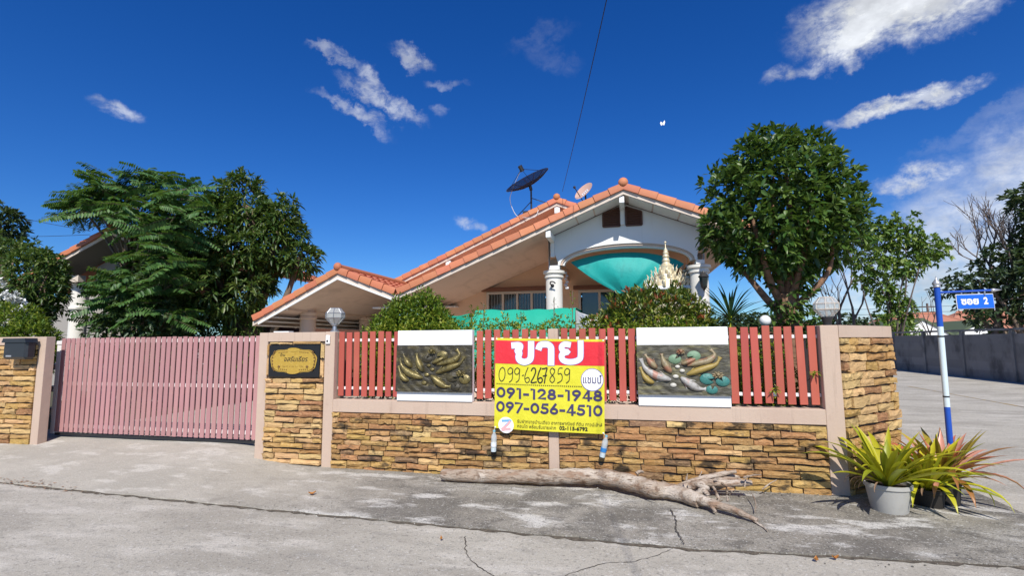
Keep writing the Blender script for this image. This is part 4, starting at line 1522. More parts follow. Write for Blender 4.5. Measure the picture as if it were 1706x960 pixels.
def disc(u, v, r, lift, n=36):
    b = MB()
    b.add([ban(u, v, lift)] + [ban(u + r * math.cos(2 * PI * i / n), v + r * math.sin(2 * PI * i / n), lift) for i in range(n)], [(0, 1 + (i + 1) % n, 1 + i) for i in range(n)])
    return b


cu, cv = bz(777, 348)
disc(cu, cv, 0.130, 0.0048).build('disc_edge', INK_V, bn)
disc(cu, cv, 0.122, 0.0066).build('white_disc', PRINT_WHITE, bn)
ban_text('แชมป์', 0.125, cu - 0.105, cv + 0.040, 0.212, INK, 0.001, 0.0086)
cu, cv = bz(172, 655)
disc(cu, cv, 0.094, 0.0048).build('white_disc', PRINT_WHITE, bn)
for pl, m_ in (([(-0.045, -0.048), (0.0, -0.052), (0.056, -0.055), (0.014, -0.012), (-0.022, 0.026)], INK_B), ([(0.048, -0.046), (0.012, 0.0), (-0.05, 0.050), (0.0, 0.044), (0.05, 0.040)], INK_P)):
    b = MB()
    ribbon(b, [(cu + x, cv + y) for x, y in pl], 0.024, lambda x, y, l: ban(x, y, 0.0066 + l + (0.0008 if m_ is INK_P else 0)), 4)
    b.build('logo_stroke', m_, bn)
b = MB()
ribbon(b, [(cu - 0.055, cv + 0.068), (cu, cv + 0.069), (cu + 0.055, cv + 0.068)], 0.006, lambda x, y, l: ban(x, y, 0.0066 + l), 3)
b.build('logo_line', INK_P, bn)
b = MB()
for (u, v, e) in ((0.012, 0.012, (-1.60, FY - 0.012, 1.66)), (BW - 0.014, 0.012, (-0.255, FY - 0.012, 1.64)), (0.012, BH - 0.012, None), (BW - 0.014, BH - 0.012, None)):
    p = ban(u, v, 0.003)
    b.ball(p, 0.009, 8, 5, (1, 0.4, 1))
    if e:
        b.tube([p, Vector(e)], 0.003, 5)
b.build('eyelet', RAIL, bn)


def bottle(px, z_top, tilt, label, blue):
    c = Vector((px, 5.905, z_top))
    t = thing('water_bottle', label, 'bottle', tuple(c), 'water bottles weighting the banner')
    M = Matrix.Translation(c) @ Matrix.Rotation(tilt, 4, 'Y')

    def lathe(prof, name, m_):
        q = MB()
        q.lathe(0, 0, prof, 14)
        q.v = [tuple(M @ Vector(v)) for v in q.v]
        q.build(name, m_, t, smooth=False, auto=50)
    lathe([(0.0145, -0.038), (0.016, -0.050), (0.033, -0.085), (0.034, -0.135), (0.031, -0.150), (0.034, -0.165), (0.034, -0.245), (0.030, -0.266), (0.022, -0.268)], 'body', PLASTIC_CLEAR)
    lathe([(0.016, -0.016), (0.0165, -0.036)], 'cap', BOTTLE_CAP)
    lathe([(0.0352, -0.160), (0.0352, -0.205)], 'paper_band', BOTTLE_BLUE if blue else BOTTLE_LABEL)
    lathe([(0.032, -0.216), (0.032, -0.262)], 'water', POLE_WHITE)
    q = MB()
    q.tube([M @ Vector((0, 0, -0.03)), ban(0.012 if px < -1 else BW - 0.014, BH - 0.012, 0.004)], 0.0025, 5)
    q.build('string', RAIL, t)


bottle(-1.592, 0.575, R(2), 'clear water bottle hung from the left lower corner of the banner', False)
bottle(-0.278, 0.560, R(13), 'tilted water bottle with a blue band hung from the right lower corner', True)


# ------------------------------------------------------------------ post lamps
def post_lamp(x, y, z, r, squash, label, tall):
    t = thing('post_lamp', label, 'lamp', (x, y, z), 'glass post lamps on the gate and corner pillars')
    b = MB()
    if tall:
        prof = [(0.06, z), (0.06, z + 0.012), (0.032, z + 0.03), (0.028, z + 0.075), (0.05, z + 0.095), (0.05, z + 0.105)]
        zb = z + 0.105
    else:
        prof = [(0.04, z), (0.04, z + 0.02), (0.045, z + 0.05), (0.062, z + 0.085), (0.062, z + 0.095)]
        zb = z + 0.095
    b.lathe(x, y, prof, 16)
    b.build('base', BLACK_IRON if not tall else STEEL, t, auto=40)
    n = 8
    zs = [(0.42, 0.0), (0.98, 0.36), (1.0, 0.40), (1.0, 0.66), (0.98, 0.70), (0.56, 1.0), (0.50, 1.015)]
    H = 2 * r * squash
    b = MB()
    b.lathe(x, y, [(r * a * 1.08, zb + H * c) for a, c in zs], n, phase=PI / 8)
    b.build('globe', GLASS_LAMP, t)
    b = MB()
    for c, a in ((0.38, 0.995), (0.68, 0.995), (1.0, 0.56)):
        pts = [(x + r * a * 1.085 * math.cos(2 * PI * k / n + PI / 8), y + r * a * 1.085 * math.sin(2 * PI * k / n + PI / 8), zb + H * c) for k in range(n + 1)]
        for p, q in zip(pts, pts[1:]):
            b.tube([p, q], 0.0045, 4)
    for k in range(n):
        a = 2 * PI * k / n + PI / 8
        b.tube([(x + r * s * 1.085 * math.cos(a), y + r * s * 1.085 * math.sin(a), zb + H * c) for s, c in zs], 0.004, 4)
    b.build('lattice', STEEL if tall else FASCIA, t)


post_lamp(-3.875, 6.11, 1.750, 0.116, 0.92, 'small clear faceted glass lamp on the gate pier', True)
post_lamp(2.11, 6.13, 1.751, 0.112, 0.95, 'wide milky faceted glass lamp on the corner pillar', False)

bl = thing('ball_lamp', 'round white ball lamp just above the fence by the trimmed tree', 'lamp', (1.70, 7.0, 0.12))
b = MB()
b.lathe(1.70, 7.0, [(0.05, 0.12), (0.02, 0.16), (0.02, 1.72), (0.04, 1.76), (0.04, 1.785)], 12)
b.build('post', BLACK_IRON, bl, auto=40)
b = MB()
b.ball((1.70, 7.0, 1.845), 0.070, 20, 14)
b.build('globe', BALL_LAMP, bl, smooth=True)

# ------------------------------------------------------------------ street sign
SX, SY = 3.225, 6.285
st = thing('street_sign', 'blue and white street name pole with a blue sign board on its arm', 'street sign', (SX, SY, -0.05))
lean = Vector((0.030, 0.0, 1.0))


def sp(z):
    return (SX + 0.022 * (z / 2.1), SY, z)


for z0, z1, m_, nm in ((-0.09, 0.885, BLUE, 'pole_foot'), (0.885, 1.728, POLE_WHITE, 'pole_middle'), (1.728, 2.150, BLUE, 'pole_top')):
    b = MB()
    b.tube([sp(z0), sp(z1)], 0.0275, 16)
    b.build(nm, m_, st, auto=40)
b = MB()
b.tube([sp(1.615), sp(1.632)], 0.0290, 16)
b.tube([sp(0.985), sp(1.0)], 0.0290, 16)
b.build('band', BLACK_IRON, st, auto=40)
b = MB()
x, y, z = sp(2.150)
b.lathe(x, y, [(0.034, z), (0.036, z + 0.012), (0.026, z + 0.018), (0.040, z + 0.034), (0.038, z + 0.052), (0.020, z + 0.075), (0.008, z + 0.095), (0.002, z + 0.125)], 18)
b.build('finial', SILVER, st, smooth=True)
b = MB()
az_ = 2.094
b.tube([(x + 0.02, y, az_), (x + 0.50, y + 0.02, az_ + 0.012)], 0.0125, 10)
b.build('arm', BLUE, st, auto=40)
b = MB()
b.tube([(x + 0.495, y + 0.02, az_ + 0.012), (x + 0.515, y + 0.02, az_ + 0.0125), (x + 0.53, y + 0.02, az_ + 0.013), (x + 0.60, y + 0.024, az_ + 0.015)], [0.013, 0.02, 0.018, 0.001], 10)
b.build('arrow_tip', SILVER, st, smooth=True)
SA = Vector((x + 0.165, y + 0.004, 2.068))
SU = Vector((1, 0.06, 0.012)).normalized()
SW_, SH_ = 0.352, 0.158


def sg(u, v, l=0.0):
    p = SA + SU * u + Vector((0.03, 0, -1)).normalized() * v
    return (p.x, p.y - 0.004 - l, p.z)


b = MB()
b.obox(Vector(sg(SW_ / 2, SH_ / 2)) + Vector((0, 0.006, 0)), (SU, Vector((-SU.y, SU.x, 0)), (-0.03, 0, 1)), (SW_ / 2, 0.004, SH_ / 2), 0.002)
b.build('board', PRINT_WHITE, st)
b = MB()
e = 0.006
b.add([sg(e, e, 0.002), sg(SW_ - e, e, 0.002), sg(SW_ - e, SH_ - e, 0.002), sg(e, SH_ - e, 0.002)], [(0, 3, 2, 1)])
b.build('blue_face', SIGN_BLUE, st)
for body, u0, wd in (('ซอย', 0.040, 0.165), ('2', 0.252, 0.040)):
    me, V = text_mesh(body, 0.098, 0.0042)
    k = wd / (V[:, 0].max() - V[:, 0].min())
    x0 = V[:, 0].min()
    put_text(me, V, lambda x, y, u=u0, k=k, x0=x0: sg(u + (x - x0) * k, 0.108 - y, 0.0045), 'lettering', PRINT_WHITE, st)
for dx in (0.06, 0.27):
    b = MB()
    b.box(SA.x + dx - 0.006, SA.x + dx + 0.006, SA.y + 0.002, SA.y + 0.018, 2.052, 2.108, 0.002)
    b.build('clamp', STEEL, st)

# ------------------------------------------------------------------ log lying along the wall
rl = random.Random(12)
lg = thing('driftwood_log', 'long dry log with broken roots lying on the concrete before the wall', 'log', (-0.6, 5.65, 0.0))


def lp(px, py, r):
    z = 0.0
    for _ in range(3):
        p = ground_at(px, py, z + r)
        z = zg(p.x, min(p.y, WY)) + 0.004
    return ground_at(px, py, z + r)


# centre line in metres
main = [(738, 791, .070), (760, 792, .080), (830, 794, .083), (900, 796, .092), (960, 797, .098), (1010, 801, .096), (1060, 811, .095), (1085, 815, .108), (1110, 818, .094), (1140, 825, .088), (1165, 836, .072)]
P_ = [lp(a, c, r) for a, c, r in main]
for i, dz in ((4, .02), (5, .03), (6, .025), (3, .012)):
    P_[i].z += dz
pp = smooth_path(P_, 5)
rad = []
for i in range(len(pp)):
    t = i / 5
    j = min(int(t), len(main) - 2)
    rad.append((main[j][2] + (main[j + 1][2] - main[j][2]) * (t - j)) * rl.uniform(0.90, 1.07) * (0.88 if t < 6.5 else 0.84))
b = MB()
b.tube(pp, rad, 16, True, 0.075, rl)
b.build('trunk', WOOD_LOG, lg, auto=70)


def root(pts, r0, r1, nm='root', n=9):
    b = MB()
    q = smooth_path(pts, 4)
    b.tube(q, [(r0 + (r1 - r0) * i / (len(q) - 1)) * rl.uniform(0.82, 1.16) for i in range(len(q))], n, True, 0.13, rl)
    b.build(nm, WOOD_LOG, lg, auto=70)


e0 = pp[-1]
root([pp[-6], lp(1180, 838, .08), lp(1215, 848, .065), lp(1240, 858, .05), lp(1262, 868, .03)], .054, .018)
root([pp[-9], at(1170, 806, 5.62), at(1205, 806, 5.66), at(1252, 805, 5.70)], .052, .026)
root([pp[-10], at(1165, 800, 5.70), at(1200, 791, 5.76), at(1226, 786, 5.80)], .042, .018)
root([pp[-9], at(1180, 797, 5.74), at(1212, 792, 5.82), at(1232, 796, 5.86)], .032, .012)
root([pp[-8], at(1190, 802, 5.70), at(1225, 799, 5.76), at(1240, 803, 5.8)], .034, .014)
root([at(1170, 815, 5.50), at(1178, 830, 5.34), at(1186, 845, 5.22), at(1193, 854, 5.17)], .030, .012, n=7)
root([at(1188, 812, 5.50), at(1194, 823, 5.42), at(1199, 834, 5.36)], .014, .007, n=5)
root([at(1163, 823, 5.38), at(1172, 818, 5.36), at(1181, 826, 5.32)], .03, .02, n=7)
root([at(1150, 812, 5.5), at(1165, 808, 5.45), at(1180, 818, 5.4)], .05, .03, n=8)
root([at(1211, 836, 5.36), at(1212, 830, 5.4), at(1211, 826, 5.42)], .012, .006, n=5)
root([at(1252, 822, 5.62), at(1259, 838, 5.4), at(1258, 853, 5.25)], .006, .004, n=5)
root([at(1060, 790, 5.66), at(1066, 786, 5.68), at(1072, 787, 5.7)], .022, .012, n=6)
root([at(1078, 822, 5.42), at(1088, 826, 5.36), at(1096, 827, 5.33)], .010, .004, n=5)
root([at(1270, 816, 5.85), at(1283, 806, 5.88), at(1294, 800, 5.9)], .008, .005, n=5)
root([lp(1255, 868, .02), lp(1270, 878, .010), lp(1279, 887, .006)], .014, .003, n=5)


for k in range(16):
    x_, y_ = rl.uniform(1140, 1250), rl.uniform(795, 845)
    d_ = rl.uniform(5.35, 5.7)
    q0 = at(x_, y_, d_)
    q1 = q0 + Vector((rl.uniform(-.02, .16), rl.uniform(-.10, .05), rl.uniform(-.08, .10)))
    q1.z = max(q1.z, 0.01)
    root([q0, q0.lerp(q1, .5) + Vector((0, 0, rl.uniform(-.02, .03))), q1], rl.uniform(.006, .013), .003, 'twig', 5)


def flat_leaf(px, py, s, rot, label, name='fallen_leaf', z=None):
    p = ground_at(px, py, -0.03)
    zz = zg(p.x, p.y) if p.y > joint_y(p.x) else -0.06
    p = ground_at(px, py, zz + 0.012)
    m = MB()
    vs = []
    for i, (t, w) in enumerate(((0, 0.02), (0.3, 0.42), (0.6, 0.36), (1.0, 0.02))):
        for k in (-1, 0, 1):
            x, y = (t - 0.5) * s, k * w * s
            c, sn = math.cos(rot), math.sin(rot)
            vs.append((p.x + x * c - y * sn, p.y + x * sn + y * c, p.z + 0.012 * abs(k) + 0.02 * (t - 0.5) ** 2 * 4))
    m.add(vs, [(i * 3 + k, (i + 1) * 3 + k, (i + 1) * 3 + k + 1, i * 3 + k + 1) for i in range(3) for k in range(2)])
    tag(m.build(name, DRYLEAF, normals=False), label, 'leaf', 'fallen leaves on the concrete')


flat_leaf(520, 824, 0.075, 0.7, 'curled orange dry leaf lying on the apron below the gate pier')
flat_leaf(1392, 932, 0.05, 0.2, 'small orange leaf in the road joint below the corner')
flat_leaf(1360, 935, 0.045, 1.2, 'small brown leaf in the road joint left of the other')
flat_leaf(735, 760 + 140, 0.03, 2.0, 'tiny leaf crumb on the joint below the banner')


# ------------------------------------------------------------------ potted bromeliads
def strap_leaf(parent, base, azim, elev, L, W, droop, m_, twist=0.0, nm='leaf', n=9):
    m = MB()
    d = Vector((math.cos(azim), math.sin(azim), 0))
    vs = []
    p = Vector(base)
    e = elev
    for i in range(n + 1):
        t = i / n
        w = W * (0.55 + 1.1 * t * (1 - t) * 1.2) * (1 if t < 0.75 else max(0.02, (1 - t) / 0.25)) ** 0.8
        s = Vector((-d.y, d.x, 0)) * math.cos(twist * t) + Vector((0, 0, 1)) * math.sin(twist * t)
        up_ = (Vector((0, 0, 1)) * math.cos(e) - d * math.sin(e))
        for k in (-1, 0, 1):
            vs.append(p + s * (k * w / 2) + up_ * (abs(k) * w * 0.22))
        p = p + (d * math.cos(e) + Vector((0, 0, 1)) * math.sin(e)) * (L / n)
        e -= droop / n * (0.4 + 1.2 * t)
    m.add(vs, [(i * 3 + k, i * 3 + k + 1, (i + 1) * 3 + k + 1, (i + 1) * 3 + k) for i in range(n) for k in range(2)])
    return m.build(nm, m_, parent, smooth=True, normals=False)


def pot(name, label, x, y, z, r_top, r_bot, h, pm, lm, count, seed, Ls, dead=3, group='potted bromeliads by the corner'):
    r = random.Random(seed)
    t = thing(name, label, 'potted plant', (x, y, z), group)
    b = MB()
    b.lathe(x, y, [(r_bot, z), (r_bot * 1.02, z + 0.01), (r_top * 0.93, z + h - 0.045), (r_top * 0.95, z + h - 0.045), (r_top, z + h - 0.035), (r_top, z + h), (r_top * 0.93, z + h), (r_top * 0.9, z + h - 0.05)], 32, cap=False)
    b.lathe(x, y, [(0.001, z + 0.002), (r_bot, z + 0.002)], 32, cap=False)
    b.build('pot', pm, t, auto=35)
    b = MB()
    b.lathe(x, y, [(0.002, z + h - 0.028), (r_top * 0.92, z + h - 0.034)], 24, cap=False)
    b.build('potting_soil', POTTING, t)
    for i in range(count):
        a = i * 2.39996 + r.uniform(-0.25, 0.25)
        f = i / count
        elev = 1.34 - 0.88 * f + r.uniform(-0.12, 0.12)
        L = r.uniform(*Ls) * (0.75 + 0.35 * min(1, f * 1.8))
        strap_leaf(t, (x + 0.03 * math.cos(a), y + 0.03 * math.sin(a), z + h - 0.03), a, elev, L, r.uniform(0.052, 0.076), r.uniform(0.3, 1.3) * (0.5 + 0.8 * f) + (1.2 if f > 0.7 and i % 2 and pm is POT_DARK and a % 6.283 > 3.3 else 0), lm, r.uniform(-0.35, 0.35))
    for i in range(dead):
        a = r.uniform(2.2, 4.2)
        strap_leaf(t, (x + r_top * 0.6 * math.cos(a), y + r_top * 0.6 * math.sin(a), z + h - 0.01), a, 0.6, r.uniform(0.16, 0.3), 0.03, 2.6, L_DEAD, 0.8, nm='withered_leaf')
    return t


g = ground_at(1494, 858, -0.015)
pot('bromeliad_pot', 'yellow green bromeliad in a light grey pot at the wall corner', g.x, g.y + 0.13, -0.022, 0.195, 0.145, 0.262, POT, L_BROM, 50, 4, (0.52, 0.74), 6)
pot('bromeliad_pot', 'drooping yellow bromeliad in a dark shaded pot, right of the grey pot', 2.80, 5.92, -0.045, 0.155, 0.125, 0.19, POT_DARK, L_BROM, 54, 8, (0.48, 0.66), 3)
pot('bromeliad_pot', 'red tipped bromeliad in a dark pot at the foot of the street sign', 3.04, 6.08, -0.048, 0.14, 0.11, 0.24, POT_DARK, L_BROMR, 56, 15, (0.48, 0.70), 1)
# ------------------------------------------------------------------ roofs
def barge_mesh():
    m = MB()
    prof = []
    n = 8
    for i in range(n + 1):
        a = PI * i / n
        prof.append((-0.11 * math.cos(a), 0.052 + 0.026 * math.sin(a)))
    prof = [(-0.11, -0.076)] + prof + [(0.11, -0.076)]
    L = 0.5
    vs = []
    for x, g in ((-L, 1.06), (L * 0.93, 0.86), (L * 0.935, 0.80)):
        for y, z in prof:
            vs.append((x, y * g, z * g if z > 0 else z))
    k = len(prof)
    fs = []
    for s in range(2):
        for i in range(k):
            j = (i + 1) % k
            fs.append((s * k + i, s * k + j, (s + 1) * k + j, (s + 1) * k + i))
    fs.append(tuple(range(k)))
    fs.append(tuple(range(3 * k - 1, 2 * k - 1, -1)))
    m.add(vs, fs)
    o = m.build('barge_tile', TILE, auto=50)
    me = o.data
    bpy.data.objects.remove(o)
    return me


BARGE = barge_mesh()


def tile_sheet(a, b, y0, y1, name, parent):
    """interlocking tiles of one roof slope, from ridge a to eave b (x, z), y0 to y1"""
    m = MB()
    dx, dz = b[0] - a[0], b[1] - a[1]
    L = math.hypot(dx, dz)
    ux, uz = dx / L, dz / L
    nx, nz = -uz, ux
    if nz < 0:
        nx, nz = -nx, -nz
    rows = max(2, int(L / 0.32))
    vs, fs = [], []
    cols = int((y1 - y0) / 0.06)
    base = 0
    for rI in range(rows):
        for e, lift in ((0, 0.0), (1, 0.035)):
            t = (rI + e) / rows
            for c in range(cols + 1):
                y = y0 + (y1 - y0) * c / cols
                w = 0.018 * math.sin(2 * PI * y / 0.30)
                l = lift + w
                vs.append((a[0] + dx * t + nx * l, y, a[1] + dz * t + nz * l))
        for c in range(cols):
            p = rI * 2 * (cols + 1) + c
            fs.append((p, p + 1, p + cols + 2, p + cols + 1))
            if rI < rows - 1:
                q = p + cols + 1
                fs.append((q, q + 1, q + cols + 2, q + cols + 1))
    m.add(vs, fs)
    o = m.build(name, TILE, parent)
    o['kind'] = 'stuff'
    return o


def gable_roof(root, name, ridge, left, right, y0, y1, soff, fascia_m=FASCIA, soffit_m=SOFFIT, knob=True, n_l=None, n_r=None, thick=0.255, verge=0.0):
    """a pitched roof: slabs, soffit, fascia boards and barge tiles along the front verge"""
    rx, rz = ridge
    slab = MB()
    t0 = 0.055
    for e in (left, right):
        s = 1 if e[0] > rx else -1
        slab.prism([(rx, rz - t0), (e[0], e[1] - t0), (e[0], e[1] - 0.14), (rx, rz - 0.14)], y0 + 0.06, y1)
    ro = slab.build(name, TILE, root)
    for e in (left, right):
        tile_sheet((rx, rz - 0.05), (e[0], e[1] - 0.05), y0 + 0.12, y1, 'roof_tiles', ro)
        fb = MB()
        fb.prism([(rx, rz - 0.160), (e[0], e[1] - 0.160), (e[0], e[1] - thick), (rx, rz - thick)], y0 + 0.035, y0 + 0.06)
        fb.build('fascia', fascia_m, ro)
        sb = MB()
        sb.prism([(rx, rz - 0.141), (e[0], e[1] - 0.141), (e[0], e[1] - thick), (rx, rz - thick)], y0 + 0.062, soff)
        sb.build('soffit', soffit_m, ro)
        d = Vector((e[0] - rx, 0, e[1] - rz))
        L = d.length
        d.normalize()
        n = (n_l if e is left else n_r) or max(1, round(L / 0.315))
        step = L / n
        up = Vector((-d.z, 0, d.x))
        if up.z < 0:
            up = -up
        yv = d.cross(up)
        for i in range(n):
            # the lower end of each tile laps over the next one
            c = Vector((rx, y0 + 0.09, rz)) + d * (step * (i + 0.5)) - up * 0.075
            ax = -d
            M = Matrix(((ax.x * step * 1.02, 0, up.x, c.x), (0, 1, 0, c.y), (ax.z * step * 1.02, 0, up.z, c.z), (0, 0, 0, 1)))
            M = M @ Matrix.Rotation(rs.uniform(-0.012, 0.012), 4, 'Y')
            inst(BARGE, 'barge_tile', ro, M)
    if knob:
        k = MB()
        k.ball((rx, y0 + 0.02, rz - 0.015), 0.098, 16, 10, (1, 0.8, 1))
        k.build('ridge_knob', TILE, ro, smooth=True)
    rc = MB()
    rc.tube([(rx, y0 + 0.05, rz - 0.03), (rx, y1, rz - 0.03)], 0.085, 12)
    rc.build('ridge_cap', TILE, ro, auto=40)
    return ro


house = thing('house', 'cream bungalow with orange tiles, an arched white porch and a carport at its left', 'house', (-2.0, 12.0, 0.1))
FR, FL, FRR = (-0.02, 4.77), (-4.89, 2.78), (2.32, 3.80)
# porch gable, front slope
gable_roof(house, 'porch_roof', FR, FL, FRR, 10.0, 16.0, 13.2, n_l=16, n_r=7)
# white soffit panels in front of the gable wall, with dark joints
for (xa, xb) in ((-1.55, -0.98), (-0.97, -0.62), (-0.61, -0.10), (0.08, 0.55), (0.56, 1.05), (1.06, 1.55)):
    m = MB()

    def zs_(x):
        e = FL if x < FR[0] else FRR
        return FR[1] + (e[1] - FR[1]) * (x - FR[0]) / (e[0] - FR[0]) - 0.268
    m.prism([(xa, zs_(xa)), (xb - 0.02, zs_(xb - 0.02)), (xb - 0.02, zs_(xb - 0.02) + 0.012), (xa, zs_(xa) + 0.012)], 10.07, 10.64)
    m.build('soffit_panel', SOFFIT_W, house)
m = MB()
for xa, xb in ((-1.56, -0.06), (0.04, 1.60)):
    m.prism([(xa, zs_(xa) - 0.004), (xb, zs_(xb) - 0.004), (xb, zs_(xb) + 0.008), (xa, zs_(xa) + 0.008)], 10.645, 10.685)
m.build('soffit_trim', BROWN, house)

# gable wall with its arch
GW0, GW1 = 10.70, 10.96


def roof_under(x, d=0.258):
    e = FL if x < FR[0] else FRR
    return FR[1] + (e[1] - FR[1]) * (x - FR[0]) / (e[0] - FR[0]) - d


arch = []
NA = 28
for i in range(NA + 1):
    a = PI * i / NA
    x = -0.02 + 1.40 * math.cos(a)
    z = 3.235 + 0.435 * math.sin(a) ** 0.92
    arch.append((x, z))
m = MB()
vs, fs = [], []
outer = [(x, roof_under(max(-1.65, min(1.54, x * 1.0)))) for x, z in arch]
top = []
for i, (x, z) in enumerate(arch):
    tx = -0.055 + (x + 0.02) * (1.595 / 1.40)
    top.append((tx, roof_under(tx)))
for yy in (GW0, GW1):
    vs += [(x, yy, z) for x, z in arch] + [(x, yy, z) for x, z in top]
n1 = NA + 1
for i in range(NA):
    fs.append((i, i + 1, n1 + i + 1, n1 + i))
    o_ = 2 * n1
    fs.append((o_ + i, o_ + n1 + i, o_ + n1 + i + 1, o_ + i + 1))
    fs.append((i, o_ + i, o_ + i + 1, i + 1))
m.add(vs, fs)
m.box(1.375, 1.54, GW0, GW1, 3.15, 3.236)
m.box(-1.65, -1.415, GW0, GW1, 3.15, 3.236)
m.add([(1.38, GW0, 3.236), (1.54, GW0, 3.236), (1.54, GW1, 3.236), (1.38, GW1, 3.236), (1.54, GW0, roof_under(1.54)), (1.54, GW1, roof_under(1.54))], [(1, 2, 5, 4)])
m.add([(-1.65, GW0, 3.236), (-1.65, GW1, 3.236), (-1.65, GW1, roof_under(-1.65)), (-1.65, GW0, roof_under(-1.65))], [(0, 1, 2, 3)])
m.build('gable_wall', WHITE_WALL, house)
for off, y0, y1, m_ in ((0.03, GW0 - 0.010, GW0 - 0.001, WHITE_WALL), (-0.012, GW0 + 0.02, GW1 - 0.02, PEACH_COL), (-0.05, GW0 + 0.06, GW1 - 0.06, WHITE_WALL)):  # peach ring's colour stands for shade on the underside of the arch
    m = MB()
    A = [(-0.02 + (1.40 + off) * math.cos(PI * i / NA), 3.235 + (0.435 + off) * math.sin(PI * i / NA) ** 0.92) for i in range(NA + 1)]
    B = [(-0.02 + (1.40 + off - 0.055) * math.cos(PI * i / NA), 3.235 + (0.435 + off - 0.055) * math.sin(PI * i / NA) ** 0.92) for i in range(NA + 1)]
    vs = [(x, y0, z) for x, z in A] + [(x, y0, z) for x, z in B] + [(x, y1, z) for x, z in A] + [(x, y1, z) for x, z in B]
    fs = []
    for i in range(NA):
        fs += [(i, i + 1, n1 + i + 1, n1 + i), (2 * n1 + i, 3 * n1 + i, 3 * n1 + i + 1, 2 * n1 + i + 1), (i, 2 * n1 + i, 2 * n1 + i + 1, i + 1), (n1 + i, n1 + i + 1, 3 * n1 + i + 1, 3 * n1 + i)]
    m.add(vs, fs)
    m.build('arch_trim_and_shade', m_, house)

# louvred vents
for x0, x1, za_, zb_ in ((-0.465, -0.115, 4.30, 4.42), (0.015, 0.335, 4.42, 4.30)):
    m = MB()
    z0 = 4.02
    for (a_, b_) in (((x0, z0), (x0, za_)), ((x0, za_), (x1, zb_)), ((x1, zb_), (x1, z0)), ((x1, z0), (x0, z0))):
        m.beam((a_[0], GW0 - 0.018, a_[1]), (b_[0], GW0 - 0.018, b_[1]), 0.034, 0.034, up=(0, 1, 0))
    vo = m.build('vent', BROWN, house)
    m = MB()
    m.prism([(x0, z0), (x1, z0), (x1, zb_), (x0, za_)], GW0 - 0.006, GW0 - 0.001)
    m.build('vent_back', BROWN, vo)
    for k in range(7):
        z = z0 + 0.045 + k * 0.048
        lim = min(za_, zb_) - 0.02
        if z > lim:
            t = (z - min(za_, zb_)) / abs(zb_ - za_)
            xa, xb = (x0 + t * (x1 - x0) + 0.03, x1) if zb_ > za_ else (x0, x1 - t * (x1 - x0) - 0.03)
        else:
            xa, xb = x0, x1
        m = MB()
        m.obox(((xa + xb) / 2, GW0 - 0.020, z), ((1, 0, 0), (0, 0.8, -0.6), (0, 0.6, 0.8)), ((xb - xa) / 2 - 0.016, 0.017, 0.004))
        m.build('louvre', BROWN, vo)
# outriggers
for x, zt in ((-0.06, 4.49), (-1.555, 3.865)):
    m = MB()
    m.box(x - 0.05, x + 0.05, 10.064, GW0, zt - 0.135, zt, 0.004)
    m.build('outrigger', WHITE_WALL, house)
    m = MB()
    m.prism([(x - 0.042, zt - 0.45), (x + 0.042, zt - 0.45), (x + 0.042, zt - 0.1), (x - 0.042, zt - 0.1)], GW0 - 0.06, GW0 - 0.001)
    m.build('strut', WHITE_WALL, house)


def column(x, y, r, ztop, m_, zb=0.1, capw=1.30):
    b = MB()
    b.lathe(x, y, [(r, zb), (r, ztop - 0.17)], 28, cap=False)
    b.lathe(x, y, [(r * 1.03, ztop - 0.17), (r * 1.16, ztop - 0.155), (r * 1.16, ztop - 0.115), (r * 1.05, ztop - 0.105), (r * 1.05, ztop - 0.085), (r * capw, ztop - 0.06), (r * capw, ztop - 0.005), (r * 1.1, ztop)], 28)
    return b.build('column', m_, house, auto=40)


column(-1.565, 10.89, 0.182, 3.14, CREAM)
column(1.445, 10.89, 0.182, 3.14, CREAM)
# side beams of the porch
m = MB()
m.box(1.36, 1.535, GW1 + 0.002, 16, 3.155, 3.42)
m.box(-1.66, -1.48, GW1 + 0.002, 13.0, 3.155, 3.42)
m.build('porch_beam', PEACH, house)
m = MB()
m.add([(2.26, 10.07, 3.51), (2.26, 16, 3.51), (1.56, 16, 3.60), (1.56, 10.07, 3.60)], [(0, 1, 2, 3)])
m.box(2.25, 2.30, 10.07, 16, 3.50, 3.66)
m.build('eave_board', SOFFIT, house)

# house wall behind the porch
WYH = 13.0
openings = [(-3.70, -2.02, 0.9, 2.93), (-1.24, 0.30, 0.15, 2.91)]
m = MB()


def wall_top(x):
    return roof_under(x, 0.2)


segs = [(-5.6, -3.70), (-3.70, -2.02), (-2.02, -1.24), (-1.24, 0.30), (0.30, 1.52)]
for (xa, xb) in segs:
    op = [o for o in openings if o[0] == xa]
    pieces = [(0.0, None)] if not op else [(0.0, op[0][2]), (op[0][3], None)]
    for za_, zb_ in pieces:
        if zb_ is None:
            pl = [(xa, za_), (xb, za_), (xb, max(za_ + .02, wall_top(xb)))]
            if xa < FR[0] < xb:
                pl.append((FR[0], wall_top(FR[0])))
            pl.append((xa, max(za_ + .02, wall_top(xa))))
        else:
            pl = [(xa, za_), (xb, za_), (xb, zb_), (xa, zb_)]
        m.prism(pl, WYH, WYH + 0.15)
m.box(1.37, 1.52, WYH + 0.15, 20.0, 0, 3.4)
m.box(-5.6, -5.45, WYH + 0.15, 20.0, 0, 3.0)
m.build('house_wall', PEACH, house)


